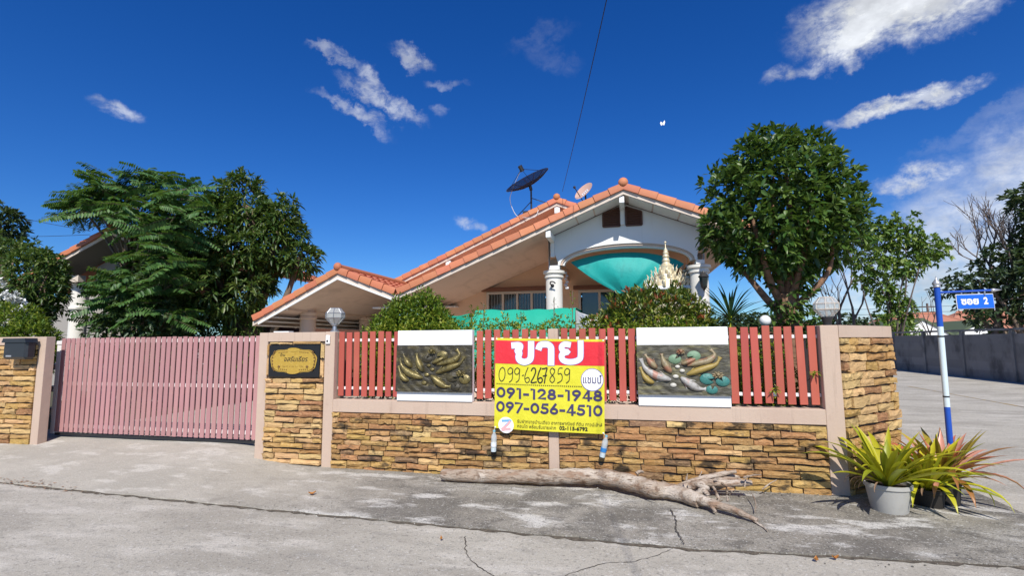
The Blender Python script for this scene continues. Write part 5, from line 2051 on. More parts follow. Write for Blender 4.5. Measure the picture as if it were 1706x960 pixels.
def window(x0, x1, z0, z1, panes, bars, hx0, hx1):
    f = MB()
    t = 0.06
    f.box(x0, x0 + t, WYH - 0.03, WYH + 0.08, z0, z1)
    f.box(x1 - t, x1, WYH - 0.03, WYH + 0.08, z0, z1)
    f.box(x0 + t, x1 - t, WYH - 0.03, WYH + 0.08, z1 - t, z1)
    f.box(x0 + t, x1 - t, WYH - 0.03, WYH + 0.08, z0, z0 + t)
    w = (x1 - x0 - 2 * t) / panes
    for i in range(1, panes):
        f.box(x0 + t + w * i - 0.03, x0 + t + w * i + 0.03, WYH - 0.028, WYH + 0.07, z0 + t, z1 - t)
    fo = f.build('window', FASCIA, house)
    for i in range(panes):
        g_ = MB()
        g_.box(x0 + t + w * i + 0.03, x0 + t + w * (i + 1) - 0.03, WYH + 0.03, WYH + 0.045, z0 + t, z1 - t)
        g_.build('pane', GLASS_DARK, fo)
    q = MB()
    for i in range(panes):
        for k in range(1, bars + 1):
            xx = x0 + t + w * i + w * k / (bars + 1)
            q.tube([(xx, WYH + 0.012, z0 + t), (xx, WYH + 0.012, z1 - t)], 0.006, 5)
    q.build('grille', STEEL, fo)
    h = MB()
    h.box(hx0, hx1, WYH - 0.13, WYH - 0.001, z1 + 0.012, z1 + 0.115, 0.01)
    h.build('header', HEADER, house)


window(-3.70, -2.02, 0.9, 2.93, 4, 4, -3.82, -1.92)
window(-1.24, 0.30, 0.15, 2.91, 3, 0, -1.36, 0.42)
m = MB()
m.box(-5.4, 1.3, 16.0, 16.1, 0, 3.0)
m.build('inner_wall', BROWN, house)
m = MB()
m.box(-5.4, 1.5, 10.9, 16, 0.10, 0.30)
m.build('porch_floor', SOFFIT, house)

# rear gable above and behind
RR, RL, RRR = (-1.82, 5.57), (-6.64, 3.45), (2.0, 3.95)
ro = gable_roof(house, 'rear_roof', RR, RL, RRR, 13.4, 20.0, 14.4, n_l=18, n_r=14, soffit_m=SOFFIT)
m = MB()
m.prism([(-6.3, 2.9), (1.5, 2.9), (1.5, 4.0), (-1.82, 5.3), (-6.3, 3.32)], 14.25, 14.4)
m.build('rear_gable_wall', SOFFIT, house)
for x in (-1.82, -4.98):
    zt = RR[1] - 0.26 - (abs(x - RR[0]) * 0.44)
    m = MB()
    m.box(x - 0.075, x + 0.075, 13.46, 14.25, zt - 0.20, zt, 0.005)
    m.build('outrigger', WHITE_WALL, house)

# carport
CR, CL, CRR = (-6.33, 3.32), (-8.50, 2.26), (-4.89, 2.78)
gable_roof(house, 'carport_roof', CR, CL, CRR, 10.0, 15.5, 15.5, n_l=8, n_r=5, fascia_m=FASCIA, soffit_m=SOFFIT)
m = MB()
for e in (CL, CRR):
    k = 0.93
    ex, ez = CR[0] + (e[0] - CR[0]) * k, CR[1] + (e[1] - CR[1]) * k
    m.prism([(CR[0], CR[1] - 0.257), (ex, ez - 0.257), (ex, ez - 0.30), (CR[0], CR[1] - 0.30)], 10.02, 10.06)
m.build('white_trim', WHITE_WALL, house)
m = MB()
m.box(-7.86, -7.66, 10.15, 15.4, 2.36, 2.60, 0.004)
m.build('carport_beam', PEACH_COL, house)
m = MB()
m.box(-7.862, -7.658, 10.143, 10.149, 2.362, 2.598)
m.build('sunlit_beam_end', WHITE_WALL, house)  # thin white plate paints sunlight onto the front face of the beam
for y in (11.05, 13.85):
    column(-7.76, y, 0.185, 2.36, PEACH_COL, capw=1.16)
    b = MB()
    b.lathe(-7.76, y, [(0.17, 2.36), (0.17, 2.62)], 24)
    b.build('column_neck', PEACH_COL, house, auto=40)
for k in range(3):
    m = MB()
    m.box(-8.42 + k * 0.19, -8.245 + k * 0.19, 10.1, 15.3, 2.008 + k * 0.092, 2.02 + k * 0.092)
    m.v = [(x, y, z + (x + 8.42) * 0.0) for x, y, z in m.v]
    m.build('eave_plank', SOFFIT_W, house)
m = MB()
m.tube([at(468, 528, 12.0), at(494, 545, 12.0)], 0.05, 8)
m.build('down_pipe', FASCIA, house)
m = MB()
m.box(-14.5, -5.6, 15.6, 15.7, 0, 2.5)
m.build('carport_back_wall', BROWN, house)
m = MB()
m.box(-7.5, -5.65, 14.9, 14.93, 0.3, 2.35)
m.build('carport_screen', DARK_NET, house)
for k in range(6):
    m = MB()
    y = 11.2 + k * 0.42
    m.obox((-5.25, y, 2.44 + 0.028 * k), ((1, 0, 0), (0, 1, 0.03), (0, -0.03, 1)), (0.75, 0.17, 0.018), 0.004)
    m.build('awning_plank', FAR_WHITE, house)

# wall lanterns on the columns
for x, broken, label in ((1.455, False, 'black lantern on the right porch column'), (-1.575, True, 'broken black lamp bracket on the left porch column')):
    t = thing('wall_lantern', label, 'lantern', (x, 10.6, 2.7))
    rad_y = 10.70
    if broken:
        m = MB()
        m.ball((x + 0.0, 10.70, 2.80), 0.04, 10, 6, (1, 0.4, 1))
        m.tube(smooth_path([(x, 10.69, 2.80), (x - 0.035, 10.63, 2.83), (x - 0.02, 10.58, 2.865), (x + 0.04, 10.56, 2.865), (x + 0.08, 10.58, 2.83)], 4), 0.014, 7)
        m.tube([(x - 0.01, 10.69, 2.8), (x - 0.02, 10.68, 2.72)], 0.006, 5)
        m.build('bracket', BLACK_IRON, t, smooth=True)
    else:
        y = 10.56
        m = MB()
        m.lathe(x + 0.03, y, [(0.012, 2.98), (0.03, 2.95), (0.105, 2.87), (0.105, 2.855)], 6)
        m.build('hood', BLACK_IRON, t)
        m = MB()
        m.lathe(x + 0.03, y, [(0.088, 2.855), (0.06, 2.66), (0.045, 2.635), (0.02, 2.60), (0.008, 2.57)], 6)
        m.build('lantern_body', BLACK_IRON, t)
        m = MB()
        for k in range(6):
            a = 2 * PI * (k + 0.5) / 6
            ca, sa = math.cos(a), math.sin(a)
            m.add([(x + 0.03 + (0.079 * ca - s * sa * 0.034), y + 0.079 * sa + s * ca * 0.034, 2.835) for s in (-1, 1)] + [(x + 0.03 + (0.056 * ca - s * sa * 0.022), y + 0.056 * sa + s * ca * 0.022, 2.68) for s in (1, -1)], [(0, 1, 2, 3)])
        m.build('lantern_glass', GLASS_DARK, t)
        m = MB()
        m.tube([(x + 0.03, y, 2.9), (x + 0.03, 10.70, 2.9)], 0.016, 6)
        m.box(x - 0.02, x + 0.08, 10.69, 10.71, 2.80, 2.96, 0.004)
        m.build('bracket', BLACK_IRON, t)

# shade cloth slung in the arch
dr = MB()
top = [at(px, py, 11.0) for px, py in ((950, 437), (985, 427), (1030, 421), (1080, 422), (1122, 431), (1140, 440))]
tp = smooth_path(top, 5)
bot = at(1043, 494, 10.95)
vs = []
NR = 14
for i, p in enumerate(tp):
    u = i / (len(tp) - 1)
    for j in range(NR + 1):
        t = j / NR
        edge = abs(u - 0.45) * 2
        q = p.lerp(bot, t)
        q.z -= 0.10 * math.sin(PI * t) * (edge - 0.2)
        bulge = 0.16 * math.sin(PI * t) * math.sin(PI * u) + 0.055 * math.sin(u * 21 + 1.0 + 0.8 * math.sin(u * 9)) * t ** 0.8 * (1.1 - t)
        vs.append((q.x + 0.02 * math.sin(u * 31) * t, q.y - bulge, q.z))
dr.add(vs, [(i * (NR + 1) + j, (i + 1) * (NR + 1) + j, (i + 1) * (NR + 1) + j + 1, i * (NR + 1) + j + 1) for i in range(len(tp) - 1) for j in range(NR)])
tail = [(bot.x + dx, bot.y - dy, bot.z - dz) for dx, dy, dz in ((-0.05, 0, 0.02), (0.05, 0, 0.02), (0.10, 0.03, -0.22), (-0.02, 0.05, -0.25))]
dr.tube([bot + Vector((0, 0, .03)), bot + Vector((0.02, -0.03, -0.10)), bot + Vector((0.06, -0.03, -0.26))], [0.05, 0.035, 0.06], 8, flat=0.5)
tag(dr.build('shade_cloth', TEAL_NET, smooth=True, normals=False), 'teal shade cloth slung as a drooping triangle across the porch arch', 'cloth')
dn_ = MB()
dn_.add([(1.30, 11.1, 3.25), (1.30, 12.9, 3.25), (1.30, 12.9, 0.4), (1.30, 11.1, 0.4), (0.75, 12.8, 3.3), (0.75, 12.8, 0.4)], [(0, 1, 2, 3), (1, 4, 5, 2)])
tag(dn_.build('side_net', DARK_NET), 'dark green net closing the right side of the porch', 'net')

# strings of white ornaments hanging in the porch
for (px, y0, y1, nn, label) in ((943, 455, 480, 6, 'string of white ornaments hanging beside the left porch column'),
                                (1138, 445, 470, 5, 'left one of two short strings of white beads by the right porch column'),
                                (1144, 443, 468, 5, 'right one of two short strings of white beads by the right porch column')):
    a_, b_ = at(px, y0 - 14, 11.3), at(px, y1, 11.3)
    t = thing('bead_string', label, 'ornament', tuple(a_), 'white ornament strings in the porch')
    m = MB()
    m.tube([a_, b_], 0.004, 4)
    m.build('string', CABLE_W, t)
    for k in range(nn):
        p = at(px + (1.5 if k % 2 else -0.5), y0 + (y1 - y0) * k / (nn - 1), 11.3)
        m = MB()
        m.ball(p, 0.026 + 0.012 * (k / nn), 8, 6, (1.3, 0.6, 1))
        m.build('bead', PRINT_WHITE, t, smooth=True)
sc_ = thing('striped_curtain', 'narrow blue and white striped curtain beside the right porch column', 'curtain', tuple(at(1150, 500, 11.4)))
for k in range(9):
    p, q = at(1147, 462 + k * 5, 11.5), at(1154, 462 + k * 5 + 5, 11.5)
    m = MB()
    m.box(p.x, q.x + 0.02, 11.49 + 0.01 * (k % 2), 11.51 + 0.01 * (k % 2), q.z, p.z)
    m.build('stripe', FAR_WHITE if k % 2 else BLUE, sc_)


# ------------------------------------------------------------------ satellite dishes and cables
def dish(root, c, axis, r, depth, m_, rings=8, seg=28):
    ax = Vector(axis).normalized()
    s = ax.cross(Vector((0, 1, 0.2))).normalized()
    u = ax.cross(s)
    b = MB()
    vs = [tuple(c)]
    for i in range(1, rings + 1):
        q = r * i / rings
        for k in range(seg):
            a = 2 * PI * k / seg
            vs.append(tuple(Vector(c) + s * (q * math.cos(a)) + u * (q * math.sin(a)) + ax * (depth * (q / r) ** 2)))
    fs = [(0, 1 + k, 1 + (k + 1) % seg) for k in range(seg)]
    for i in range(rings - 1):
        for k in range(seg):
            a, d = 1 + i * seg + k, 1 + i * seg + (k + 1) % seg
            fs.append((a, a + seg, d + seg, d))
    b.add(vs, fs)
    b.build('reflector', m_, root, smooth=True)
    return ax, s, u


mesh_d = thing('mesh_dish', 'large black mesh satellite dish on the rear roof', 'satellite dish', (-2.53, 13.5, 5.24))
c = at(883, 309, 13.5)
ax, s, u = dish(mesh_d, c, (-0.42, -0.22, 0.88), 0.66, 0.17, MESH_DISH)
b = MB()
for k in range(12):
    a = 2 * PI * k / 12
    b.tube([c + (s * math.cos(a) + u * math.sin(a)) * (0.66 * t) + ax * (0.17 * t * t) for t in (0.05, 0.35, 0.7, 1.0)], 0.008, 4)
for t in (0.5, 1.0):
    ring = [c + (s * math.cos(2 * PI * k / 28) + u * math.sin(2 * PI * k / 28)) * (0.66 * t) + ax * (0.17 * t * t) for k in range(29)]
    b.tube(ring, 0.010 if t == 1 else 0.006, 4)
b.build('rib', BLACK_IRON, mesh_d)
foc = c + ax * 0.52
b = MB()
for k in range(3):
    a = 2 * PI * k / 3 + 0.5
    b.tube([c + (s * math.cos(a) + u * math.sin(a)) * 0.6 + ax * 0.15, foc], 0.007, 4)
b.build('feed_strut', BLACK_IRON, mesh_d)
b = MB()
b.tube([foc - ax * 0.07, foc + ax * 0.10], 0.062, 10)
b.build('feed_horn', BLACK_IRON, mesh_d)
b = MB()
b.tube([(c.x + 0.03, 13.5, 5.18), (c.x + 0.03, 13.5, c.z - 0.05)], 0.025, 8)
b.tube([(c.x + 0.03, 13.5, c.z - 0.14), c], 0.045, 8)
b.tube([(c.x - 0.5, 13.6, 5.02), (c.x + 0.03, 13.5, 5.5)], 0.012, 5)
b.tube([(c.x + 0.55, 13.6, 5.42), (c.x + 0.03, 13.5, 5.6)], 0.012, 5)
b.box(c.x - 0.2, c.x + 0.2, 13.42, 13.6, 5.14, 5.22)
b.build('mast', BLACK_IRON, mesh_d)
b = MB()
b.tube(smooth_path([foc, at(853, 318, 13.4), at(850, 335, 13.4), at(858, 356, 13.42), at(868, 362, 13.4), at(890, 362, 13.3), at(897, 350, 13.4)], 6), 0.009, 5)
b.build('feed_cable', CABLE_W, mesh_d)

od = thing('orange_dish', 'small orange satellite dish just behind the porch ridge', 'satellite dish', (-0.9, 10.8, 4.4))
c = at(974, 320, 10.7)
ax, s, u = dish(od, c, (-0.55, -0.62, 0.55), 0.235, 0.04, ORANGE_DISH)
b = MB()
for k in range(4):
    for j in range(2):
        q = c + s * (-0.07 + 0.045 * k) + u * (0.03 + 0.06 * j) + ax * 0.014
        b.obox(q, (s, u, ax), (0.014, 0.020, 0.001))
b.build('faded_print', PRINT_WHITE, od)
b = MB()
b.tube([c - ax * 0.02, c + Vector((0.02, 0.06, -0.2)), c + Vector((0.02, 0.08, -0.5))], 0.02, 6)
e = at(957, 312, 10.55)
b.tube([c - Vector((0.03, 0, 0.22)), e], 0.010, 5)
b.ball(e, 0.03, 8, 6)
b.build('feed_arm', BLACK_IRON, od)

cb = MB()
A_, B_ = at(937, 319, 13.6), at(1003, 0, 6.2)
dirc = (B_ - A_)
cb.tube([A_ + dirc * t + Vector((0, 0, -0.25 * math.sin(PI * min(1, t / 2.2)))) for t in [i / 12 * 2.2 for i in range(13)]], 0.006, 5)
tag(cb.build('overhead_cable', CABLE), 'thin black service cable running up from the rear ridge', 'cable')


def wire(p, q, r, label, sag=0.3):
    m = MB()
    p, q = Vector(p), Vector(q)
    m.tube([p.lerp(q, t) - Vector((0, 0, sag * 4 * t * (1 - t))) for t in [i / 10 for i in range(11)]], r, 4)
    tag(m.build('power_line', CABLE), label, 'cable')


wire(at(-60, 340, 24), at(150, 385, 20), 0.012, 'upper one of two power lines behind the neighbour\'s roof', 0.1)
wire(at(-60, 392, 24), at(150, 391, 20), 0.012, 'lower one of two power lines behind the neighbour\'s roof', 0.1)

# ------------------------------------------------------------------ neighbouring house at the left
nb = thing('neighbour_house', 'twin bungalow at the far left, half hidden behind trees', 'house', (-13.0, 11.5, 0.1))
NRG, NL, NRR = (-12.86, 4.66), (-16.3, 3.24), (-10.9, 3.86)
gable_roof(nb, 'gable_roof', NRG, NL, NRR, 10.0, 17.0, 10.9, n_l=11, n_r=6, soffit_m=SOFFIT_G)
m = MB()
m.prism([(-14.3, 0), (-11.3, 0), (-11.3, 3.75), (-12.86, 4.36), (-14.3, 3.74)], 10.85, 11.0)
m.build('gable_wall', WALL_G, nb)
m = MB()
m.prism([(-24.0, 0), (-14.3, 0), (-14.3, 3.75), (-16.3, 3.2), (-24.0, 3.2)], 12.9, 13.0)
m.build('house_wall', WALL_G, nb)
m = MB()
m.box(-15.5, -14.32, 10.4, 10.6, 3.28, 3.46)
m.build('beam', FASCIA, nb)
b = MB()
b.lathe(-14.75, 10.8, [(0.20, 0.1), (0.20, 2.55), (0.24, 2.57), (0.24, 2.62), (0.20, 2.64), (0.20, 3.3)], 24)
b.build('column', CREAM, nb, auto=40)
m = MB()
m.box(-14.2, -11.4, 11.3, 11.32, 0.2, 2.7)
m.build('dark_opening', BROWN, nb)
# ------------------------------------------------------------------ yard: net, tarp, spirit house
gn = thing('net_cover', 'bright green shade net draped over a frame behind the hedge', 'net', (-1.9, 7.9, 0.12))
b = MB()
NX = 30
ys = [(7.55, 1.2), (7.62, 1.55), (7.72, 1.85), (7.86, 2.115), (8.0, 2.135), (8.9, 2.135), (9.0, 1.2)]
vs = []
for i in range(NX + 1):
    x = -2.42 + 1.62 * i / NX
    for j, (y, z) in enumerate(ys):
        w = 0.012 * math.sin(i * 0.9 + j)
        xx = x
        if i == 0:
            xx = x - 0.25 * (1 - (z - 1.2) / 0.93)
        vs.append((xx, y - 0.018 * math.sin(i * 1.1) * (2.2 - z), z + w * 0.6 - 0.02 * math.sin(PI * i / NX)))
k = len(ys)
b.add(vs, [(i * k + j, (i + 1) * k + j, (i + 1) * k + j + 1, i * k + j + 1) for i in range(NX) for j in range(k - 1)])
b.build('net_top', GREEN_NET, gn, smooth=True, normals=False)
b = MB()
vs = []
for i in range(13):
    x = -3.02 + 0.62 * i / 12
    zt = 2.10 - 0.06 * math.sin(PI * i / 12) - 0.055 * i / 12
    for j in range(6):
        t = j / 5
        vs.append((x, 7.5 - 0.03 * math.sin(i * 1.3 + j) + 0.05 * t, zt - 0.85 * t))
b.add(vs, [(i * 6 + j, (i + 1) * 6 + j, (i + 1) * 6 + j + 1, i * 6 + j + 1) for i in range(12) for j in range(5)])
b.build('net_side', GREEN_NET, gn, smooth=True, normals=False)
b = MB()
for x in (-3.02, -2.42, -0.82):
    b.tube([(x, 7.95, 0.1), (x, 7.95, 2.12)], 0.02, 6)
b.build('frame', STEEL, gn)
b = MB()
b.plan([(-0.80, 7.9), (-0.60, 7.7), (-0.42, 7.75), (-0.45, 8.6), (-0.80, 8.7)], 1.1, 1.96)
b.v = [(x, y, z + (0.13 if z > 1.5 and y > 7.8 and x < -0.5 else 0.0)) for x, y, z in b.v]
tag(b.build('white_tarp', WHITE_TARP), 'folded white tarpaulin at the right end of the green net', 'tarpaulin')

sh = thing('spirit_house', 'white and gold spirit house with flame finials behind the red tipped shrub', 'spirit house', (0.62, 8.2, 0.12))
cx, cy = 0.60, 8.2
zt = 2.42
b = MB()
b.lathe(cx, cy, [(0.12, 0.1), (0.10, 0.3), (0.10, 1.4), (0.20, 1.5), (0.20, 1.6)], 12)
b.build('post', GOLD, sh, auto=40)
b = MB()
b.box(cx - 0.34, cx + 0.36, cy - 0.3, cy + 0.3, 1.6, 1.68, 0.01)
b.box(cx - 0.22, cx + 0.24, cy - 0.18, cy + 0.2, 1.68, zt - 0.04)
b.build('shrine_body', GOLD, sh)
b = MB()
b.box(cx - 0.29, cx + 0.33, cy - 0.26, cy + 0.26, zt - 0.045, zt + 0.01, 0.01)
b.box(cx - 0.31, cx - 0.25, cy - 0.28, cy - 0.22, zt - 0.04, zt + 0.06, 0.01)
b.build('eave', WHITE_WALL, sh)
b = MB()
b.lathe(cx + 0.01, cy, [(0.23, zt + 0.01), (0.20, zt + 0.10), (0.13, zt + 0.22), (0.10, zt + 0.33), (0.105, zt + 0.35), (0.075, zt + 0.37)], 16)
b.build('tiered_roof', GOLD, sh, auto=40)
b = MB()
tz = zt + 0.36
b.lathe(cx + 0.005, cy, [(0.075, tz), (0.085, tz + 0.015), (0.058, tz + 0.03), (0.052, tz + 0.06), (0.066, tz + 0.07), (0.050, tz + 0.09), (0.046, tz + 0.13), (0.060, tz + 0.14), (0.044, tz + 0.155), (0.040, tz + 0.185), (0.050, tz + 0.195), (0.034, tz + 0.215), (0.030, tz + 0.235), (0.036, tz + 0.245), (0.016, tz + 0.265), (0.008, tz + 0.30), (0.006, tz + 0.36)], 16)
b.ball((cx + 0.005, cy, tz + 0.37), 0.020, 8, 6)
b.build('spire', GOLD, sh, smooth=True)


def flame(parent, p, d, h, w):
    q = MB()
    d = Vector(d).normalized()
    pts = [Vector(p), Vector(p) + d * h * 0.18 + Vector((0, 0, h * 0.25)), Vector(p) + d * h * 0.30 + Vector((0, 0, h * 0.55)), Vector(p) + d * h * 0.24 + Vector((0, 0, h * 0.8)), Vector(p) + d * h * 0.36 + Vector((0, 0, h))]
    sp_ = smooth_path(pts, 3)
    q.tube(sp_, [w * (1 - i / (len(sp_) - 1)) ** 0.7 + 0.002 for i in range(len(sp_))], 6, flat=0.5)
    q.build('flame_finial', GOLD, parent, smooth=True)


rf = random.Random(2)
for tier, (rad_, z0, h, nn) in enumerate(((0.27, zt, 0.13, 18), (0.22, zt + 0.05, 0.15, 16), (0.165, zt + 0.12, 0.15, 13), (0.115, zt + 0.20, 0.13, 10))):
    for k_ in range(nn):
        a = 2 * PI * (k_ + 0.5 * (tier % 2)) / nn
        flame(sh, (cx + rad_ * math.cos(a) * 1.1, cy + rad_ * math.sin(a), z0), (math.cos(a), math.sin(a), 0.1), h * rf.uniform(0.85, 1.2), 0.021)

# ------------------------------------------------------------------ foliage helpers
def foliage(parent, name, lobes, n, per, L, W, material, seed, droop=0.25, spread=0.9, up=0.3, shell=0.5, simple=False, fold=0.25, out=0.8, kind='stuff'):
    rng = np.random.default_rng(seed)
    P, N = lobes_points(rng, lobes, n, shell)
    B, d, u = whorls(rng, P, N, per, spread, up, out)
    m = len(B)
    o = leaf_mesh(name, B, d, u, rng.uniform(L[0], L[1], m), rng.uniform(W[0], W[1], m), rng.uniform(0.0, droop, m), material, parent, fold, simple)
    if kind:
        o['kind'] = kind
    return o


def stems(parent, base, lobes, seed, r0, material, n=4, name='trunk', up=0.12):
    r = random.Random(seed)
    b = MB()
    for k in range(n):
        l = lobes[k % len(lobes)]
        p = Vector(base) + Vector((r.uniform(-1, 1), r.uniform(-1, 1), 0)) * r0 * 1.2
        q = Vector((l[0] + r.uniform(-.3, .3) * l[3], l[1] + r.uniform(-.3, .3) * l[4], l[2] + r.uniform(-0.1, .5) * l[5]))
        mid = p.lerp(q, 0.5) + Vector((r.uniform(-1, 1), r.uniform(-1, 1), 0.6)) * 0.08 * (q - p).length
        sp_ = smooth_path([p, mid, q], 5)
        b.tube(sp_, [r0 * (1 - 0.7 * i / (len(sp_) - 1)) * r.uniform(.9, 1.1) for i in range(len(sp_))], 7, True, 0.08, r)
        for j in range(5):
            s_ = sp_[r.randint(4, len(sp_) - 1)]
            e = s_ + Vector((r.uniform(-1, 1) * l[3], r.uniform(-1, 1) * l[4], r.uniform(0, 1) * l[5])) * 0.6
            b.tube([s_, s_.lerp(e, .5) + Vector((0, 0, .05)), e], [r0 * .3, r0 * .2, r0 * .08], 5)
    return b.build(name, material, parent, smooth=True)


# ------------------------------------------------------------------ trimmed round tree at the corner
rt = thing('round_tree', 'trimmed round headed tree with glossy dark leaves behind the corner pillar', 'tree', (2.05, 7.35, 0.12))
tx, ty = 2.07, 7.35
r_ = random.Random(6)
b = MB()
sp_ = smooth_path([(tx + 0.03, ty, 0.1), (tx + 0.02, ty, 1.2), (tx - 0.01, ty, 1.9), (tx + 0.0, ty, 2.2)], 6)
b.tube(sp_, [0.125 * r_.uniform(0.92, 1.1) for _ in sp_], 12, True, 0.10, r_)
limbs = [((-0.02, 0, 1.85), (-0.35, -0.1, 2.25), (-0.62, 0.0, 2.75), (-0.7, 0, 3.2)), ((0, 0, 2.0), (-0.2, 0.2, 2.5), (-0.3, 0.3, 3.2), (-.3, .3, 3.7)),
         ((0.02, 0, 2.1), (0.02, -0.1, 2.6), (0.05, -0.2, 3.3), (.05, -.1, 4.0)), ((0.05, 0, 2.1), (0.2, 0.15, 2.6), (0.35, 0.2, 3.2), (.4, .2, 3.7)),
         ((0.06, 0.02, 1.95), (0.22, 0.25, 2.3), (0.45, 0.3, 2.6), (0.62, 0.2, 3.0)), ((0.05, 0, 2.0), (0.30, -0.1, 2.25), (0.50, -0.1, 2.52), (0.56, -0.1, 2.9)),
         ((-0.05, 0, 2.0), (-0.25, -0.2, 2.4), (-0.4, -0.3, 3.0), (-.5, -.3, 3.5)), ((-0.04, 0, 2.1), (-0.1, -0.05, 2.6), (-0.15, -0.1, 3.1), (-.1, -.1, 3.8)), ((0, 0, 2.05), (0.12, -0.2, 2.5), (0.2, -0.35, 3.0), (.25, -.4, 3.4))]
for L_ in limbs:
    q = smooth_path([(tx + x, ty + y, z) for x, y, z in L_], 5)
    b.tube(q, [0.052 * (1 - 0.75 * i / (len(q) - 1)) + 0.004 for i in range(len(q))], 7, True, 0.06, r_)
b.build('trunk', BARK_RED, rt, smooth=True)
RL_ = [(tx - 0.03, ty, 3.40, 0.88, 0.85, 1.00), (tx - 0.25, ty - 0.1, 3.08, 0.72, 0.72, 0.58), (tx + 0.34, ty, 3.12, 0.62, 0.68, 0.58), (tx + 0.08, ty - 0.1, 3.86, 0.60, 0.6, 0.46), (tx + 0.72, ty + 0.05, 2.95, 0.26, 0.28, 0.38), (tx - 0.42, ty - 0.05, 2.80, 0.32, 0.35, 0.28), (tx + 0.3, ty - .2, 4.05, 0.26, .26, .28), (tx - 0.35, ty - .2, 4.0, 0.25, .25, .30), (tx - 0.05, ty - .1, 4.25, 0.24, .25, .24), (tx + 0.75, ty - .1, 3.35, 0.22, .25, .25), (tx - 0.85, ty - .1, 3.15, 0.2, .25, .28), (tx - 0.62, ty - .1, 3.5, 0.36, 0.35, 0.4), (tx + 0.58, ty - .1, 3.65, 0.30, 0.35, 0.36)]
foliage(rt, 'crown', RL_, 1750, 7, (0.085, 0.145), (0.038, 0.062), L_ROUND, 11, droop=0.25, spread=0.75, up=0.55, shell=0.42, fold=0.22)
RI_ = [(tx, ty, 3.3, 0.72, 0.66, 0.72)]
foliage(rt, 'inner_leaves', RI_, 420, 6, (0.09, 0.14), (0.04, 0.06), L_ROUND, 12, droop=0.3, spread=0.9, up=0.3, shell=0.8)
foliage(rt, 'trunk_shoots', [(tx + 0.04, ty - 0.08, 2.28, 0.20, 0.16, 0.34), (tx - 0.12, ty - 0.1, 1.95, 0.13, 0.1, 0.25), (tx + 0.16, ty - 0.12, 2.45, 0.20, 0.15, 0.30), (tx - 0.05, ty - 0.14, 2.15, 0.18, 0.13, 0.3)], 120, 5, (0.08, 0.13), (0.036, 0.055), L_ROUND, 13, droop=0.4, spread=0.9, up=0.2)
foliage(rt, 'base_shoots', [(tx + 0.20, ty - 0.1, 1.78, 0.15, 0.12, 0.18)], 30, 4, (0.09, 0.15), (0.03, 0.045), L_ROUND, 14, droop=0.4)

# ------------------------------------------------------------------ sword leaved plant
dc = thing('dracaena', 'spiky green sword leaved plant on a yellow stem beside the round tree', 'plant', (1.33, 7.25, 0.12))
b = MB()
b.tube([(1.33, 7.25, 0.1), (1.325, 7.25, 1.3), (1.335, 7.25, 1.92)], [0.03, 0.026, 0.022], 8)
b.build('stem', LINE_Y if False else L_BROM, dc, smooth=True)
r_ = random.Random(21)
for i in range(46):
    a = i * 2.39996 + r_.uniform(-.2, .2)
    f = i / 46
    strap_leaf(dc, (1.335, 7.25, 1.90 - 0.06 * f), a, 1.35 - 1.55 * f + r_.uniform(-.12, .12), r_.uniform(0.42, 0.60), 0.034, r_.uniform(0.15, 0.8), L_DRAC, 0.1, 'leaf', 6)

# ------------------------------------------------------------------ shrubs and hedge behind the fence
hb = thing('red_tip_shrub', 'dense shrub with red young tips below the spirit house', 'shrub', (0.35, 7.3, 0.12))
HB = [(0.35, 7.3, 1.55, 0.85, 0.55, 0.72), (0.55, 7.25, 1.88, 0.42, 0.42, 0.44), (-0.22, 7.2, 1.48, 0.50, 0.45, 0.56), (0.90, 7.3, 1.55, 0.32, 0.42, 0.50), (0.20, 7.2, 1.92, 0.42, 0.4, 0.40)]
stems(hb, (0.35, 7.3, 0.1), HB, 3, 0.03, BARK, 6)
foliage(hb, 'leaves', HB, 2900, 6, (0.055, 0.095), (0.020, 0.032), L_REDTIP, 22, droop=0.15, spread=0.6, up=0.9, shell=0.5)
foliage(hb, 'young_leaves', HB, 170, 7, (0.055, 0.085), (0.018, 0.028), L_RED, 23, droop=0.1, spread=0.5, up=1.0, shell=0.12)

gb = thing('leafy_bush', 'tall bright green bush with fine leaves behind the bronze relief', 'shrub', (-3.15, 7.1, 0.12))
GB = [(-3.22, 7.1, 1.62, 0.55, 0.45, 0.68), (-2.95, 7.0, 1.85, 0.34, 0.34, 0.42), (-3.62, 7.0, 1.48, 0.36, 0.36, 0.48), (-3.05, 7.1, 2.08, 0.28, 0.26, 0.32), (-3.36, 7.0, 1.90, 0.30, 0.26, 0.32), (-2.72, 7.0, 1.62, 0.26, 0.3, 0.42)]
stems(gb, (-3.15, 7.1, 0.1), GB, 5, 0.025, BARK, 6)
foliage(gb, 'inner_leaves', [(-3.15, 7.15, 1.6, 0.6, 0.3, 0.6)], 900, 5, (0.05, 0.09), (0.022, 0.034), L_BUSH, 26, shell=0.95)
foliage(gb, 'leaves', GB, 3200, 5, (0.045, 0.085), (0.018, 0.030), L_BUSH, 25, droop=0.2, spread=0.8, up=0.7, shell=0.6)

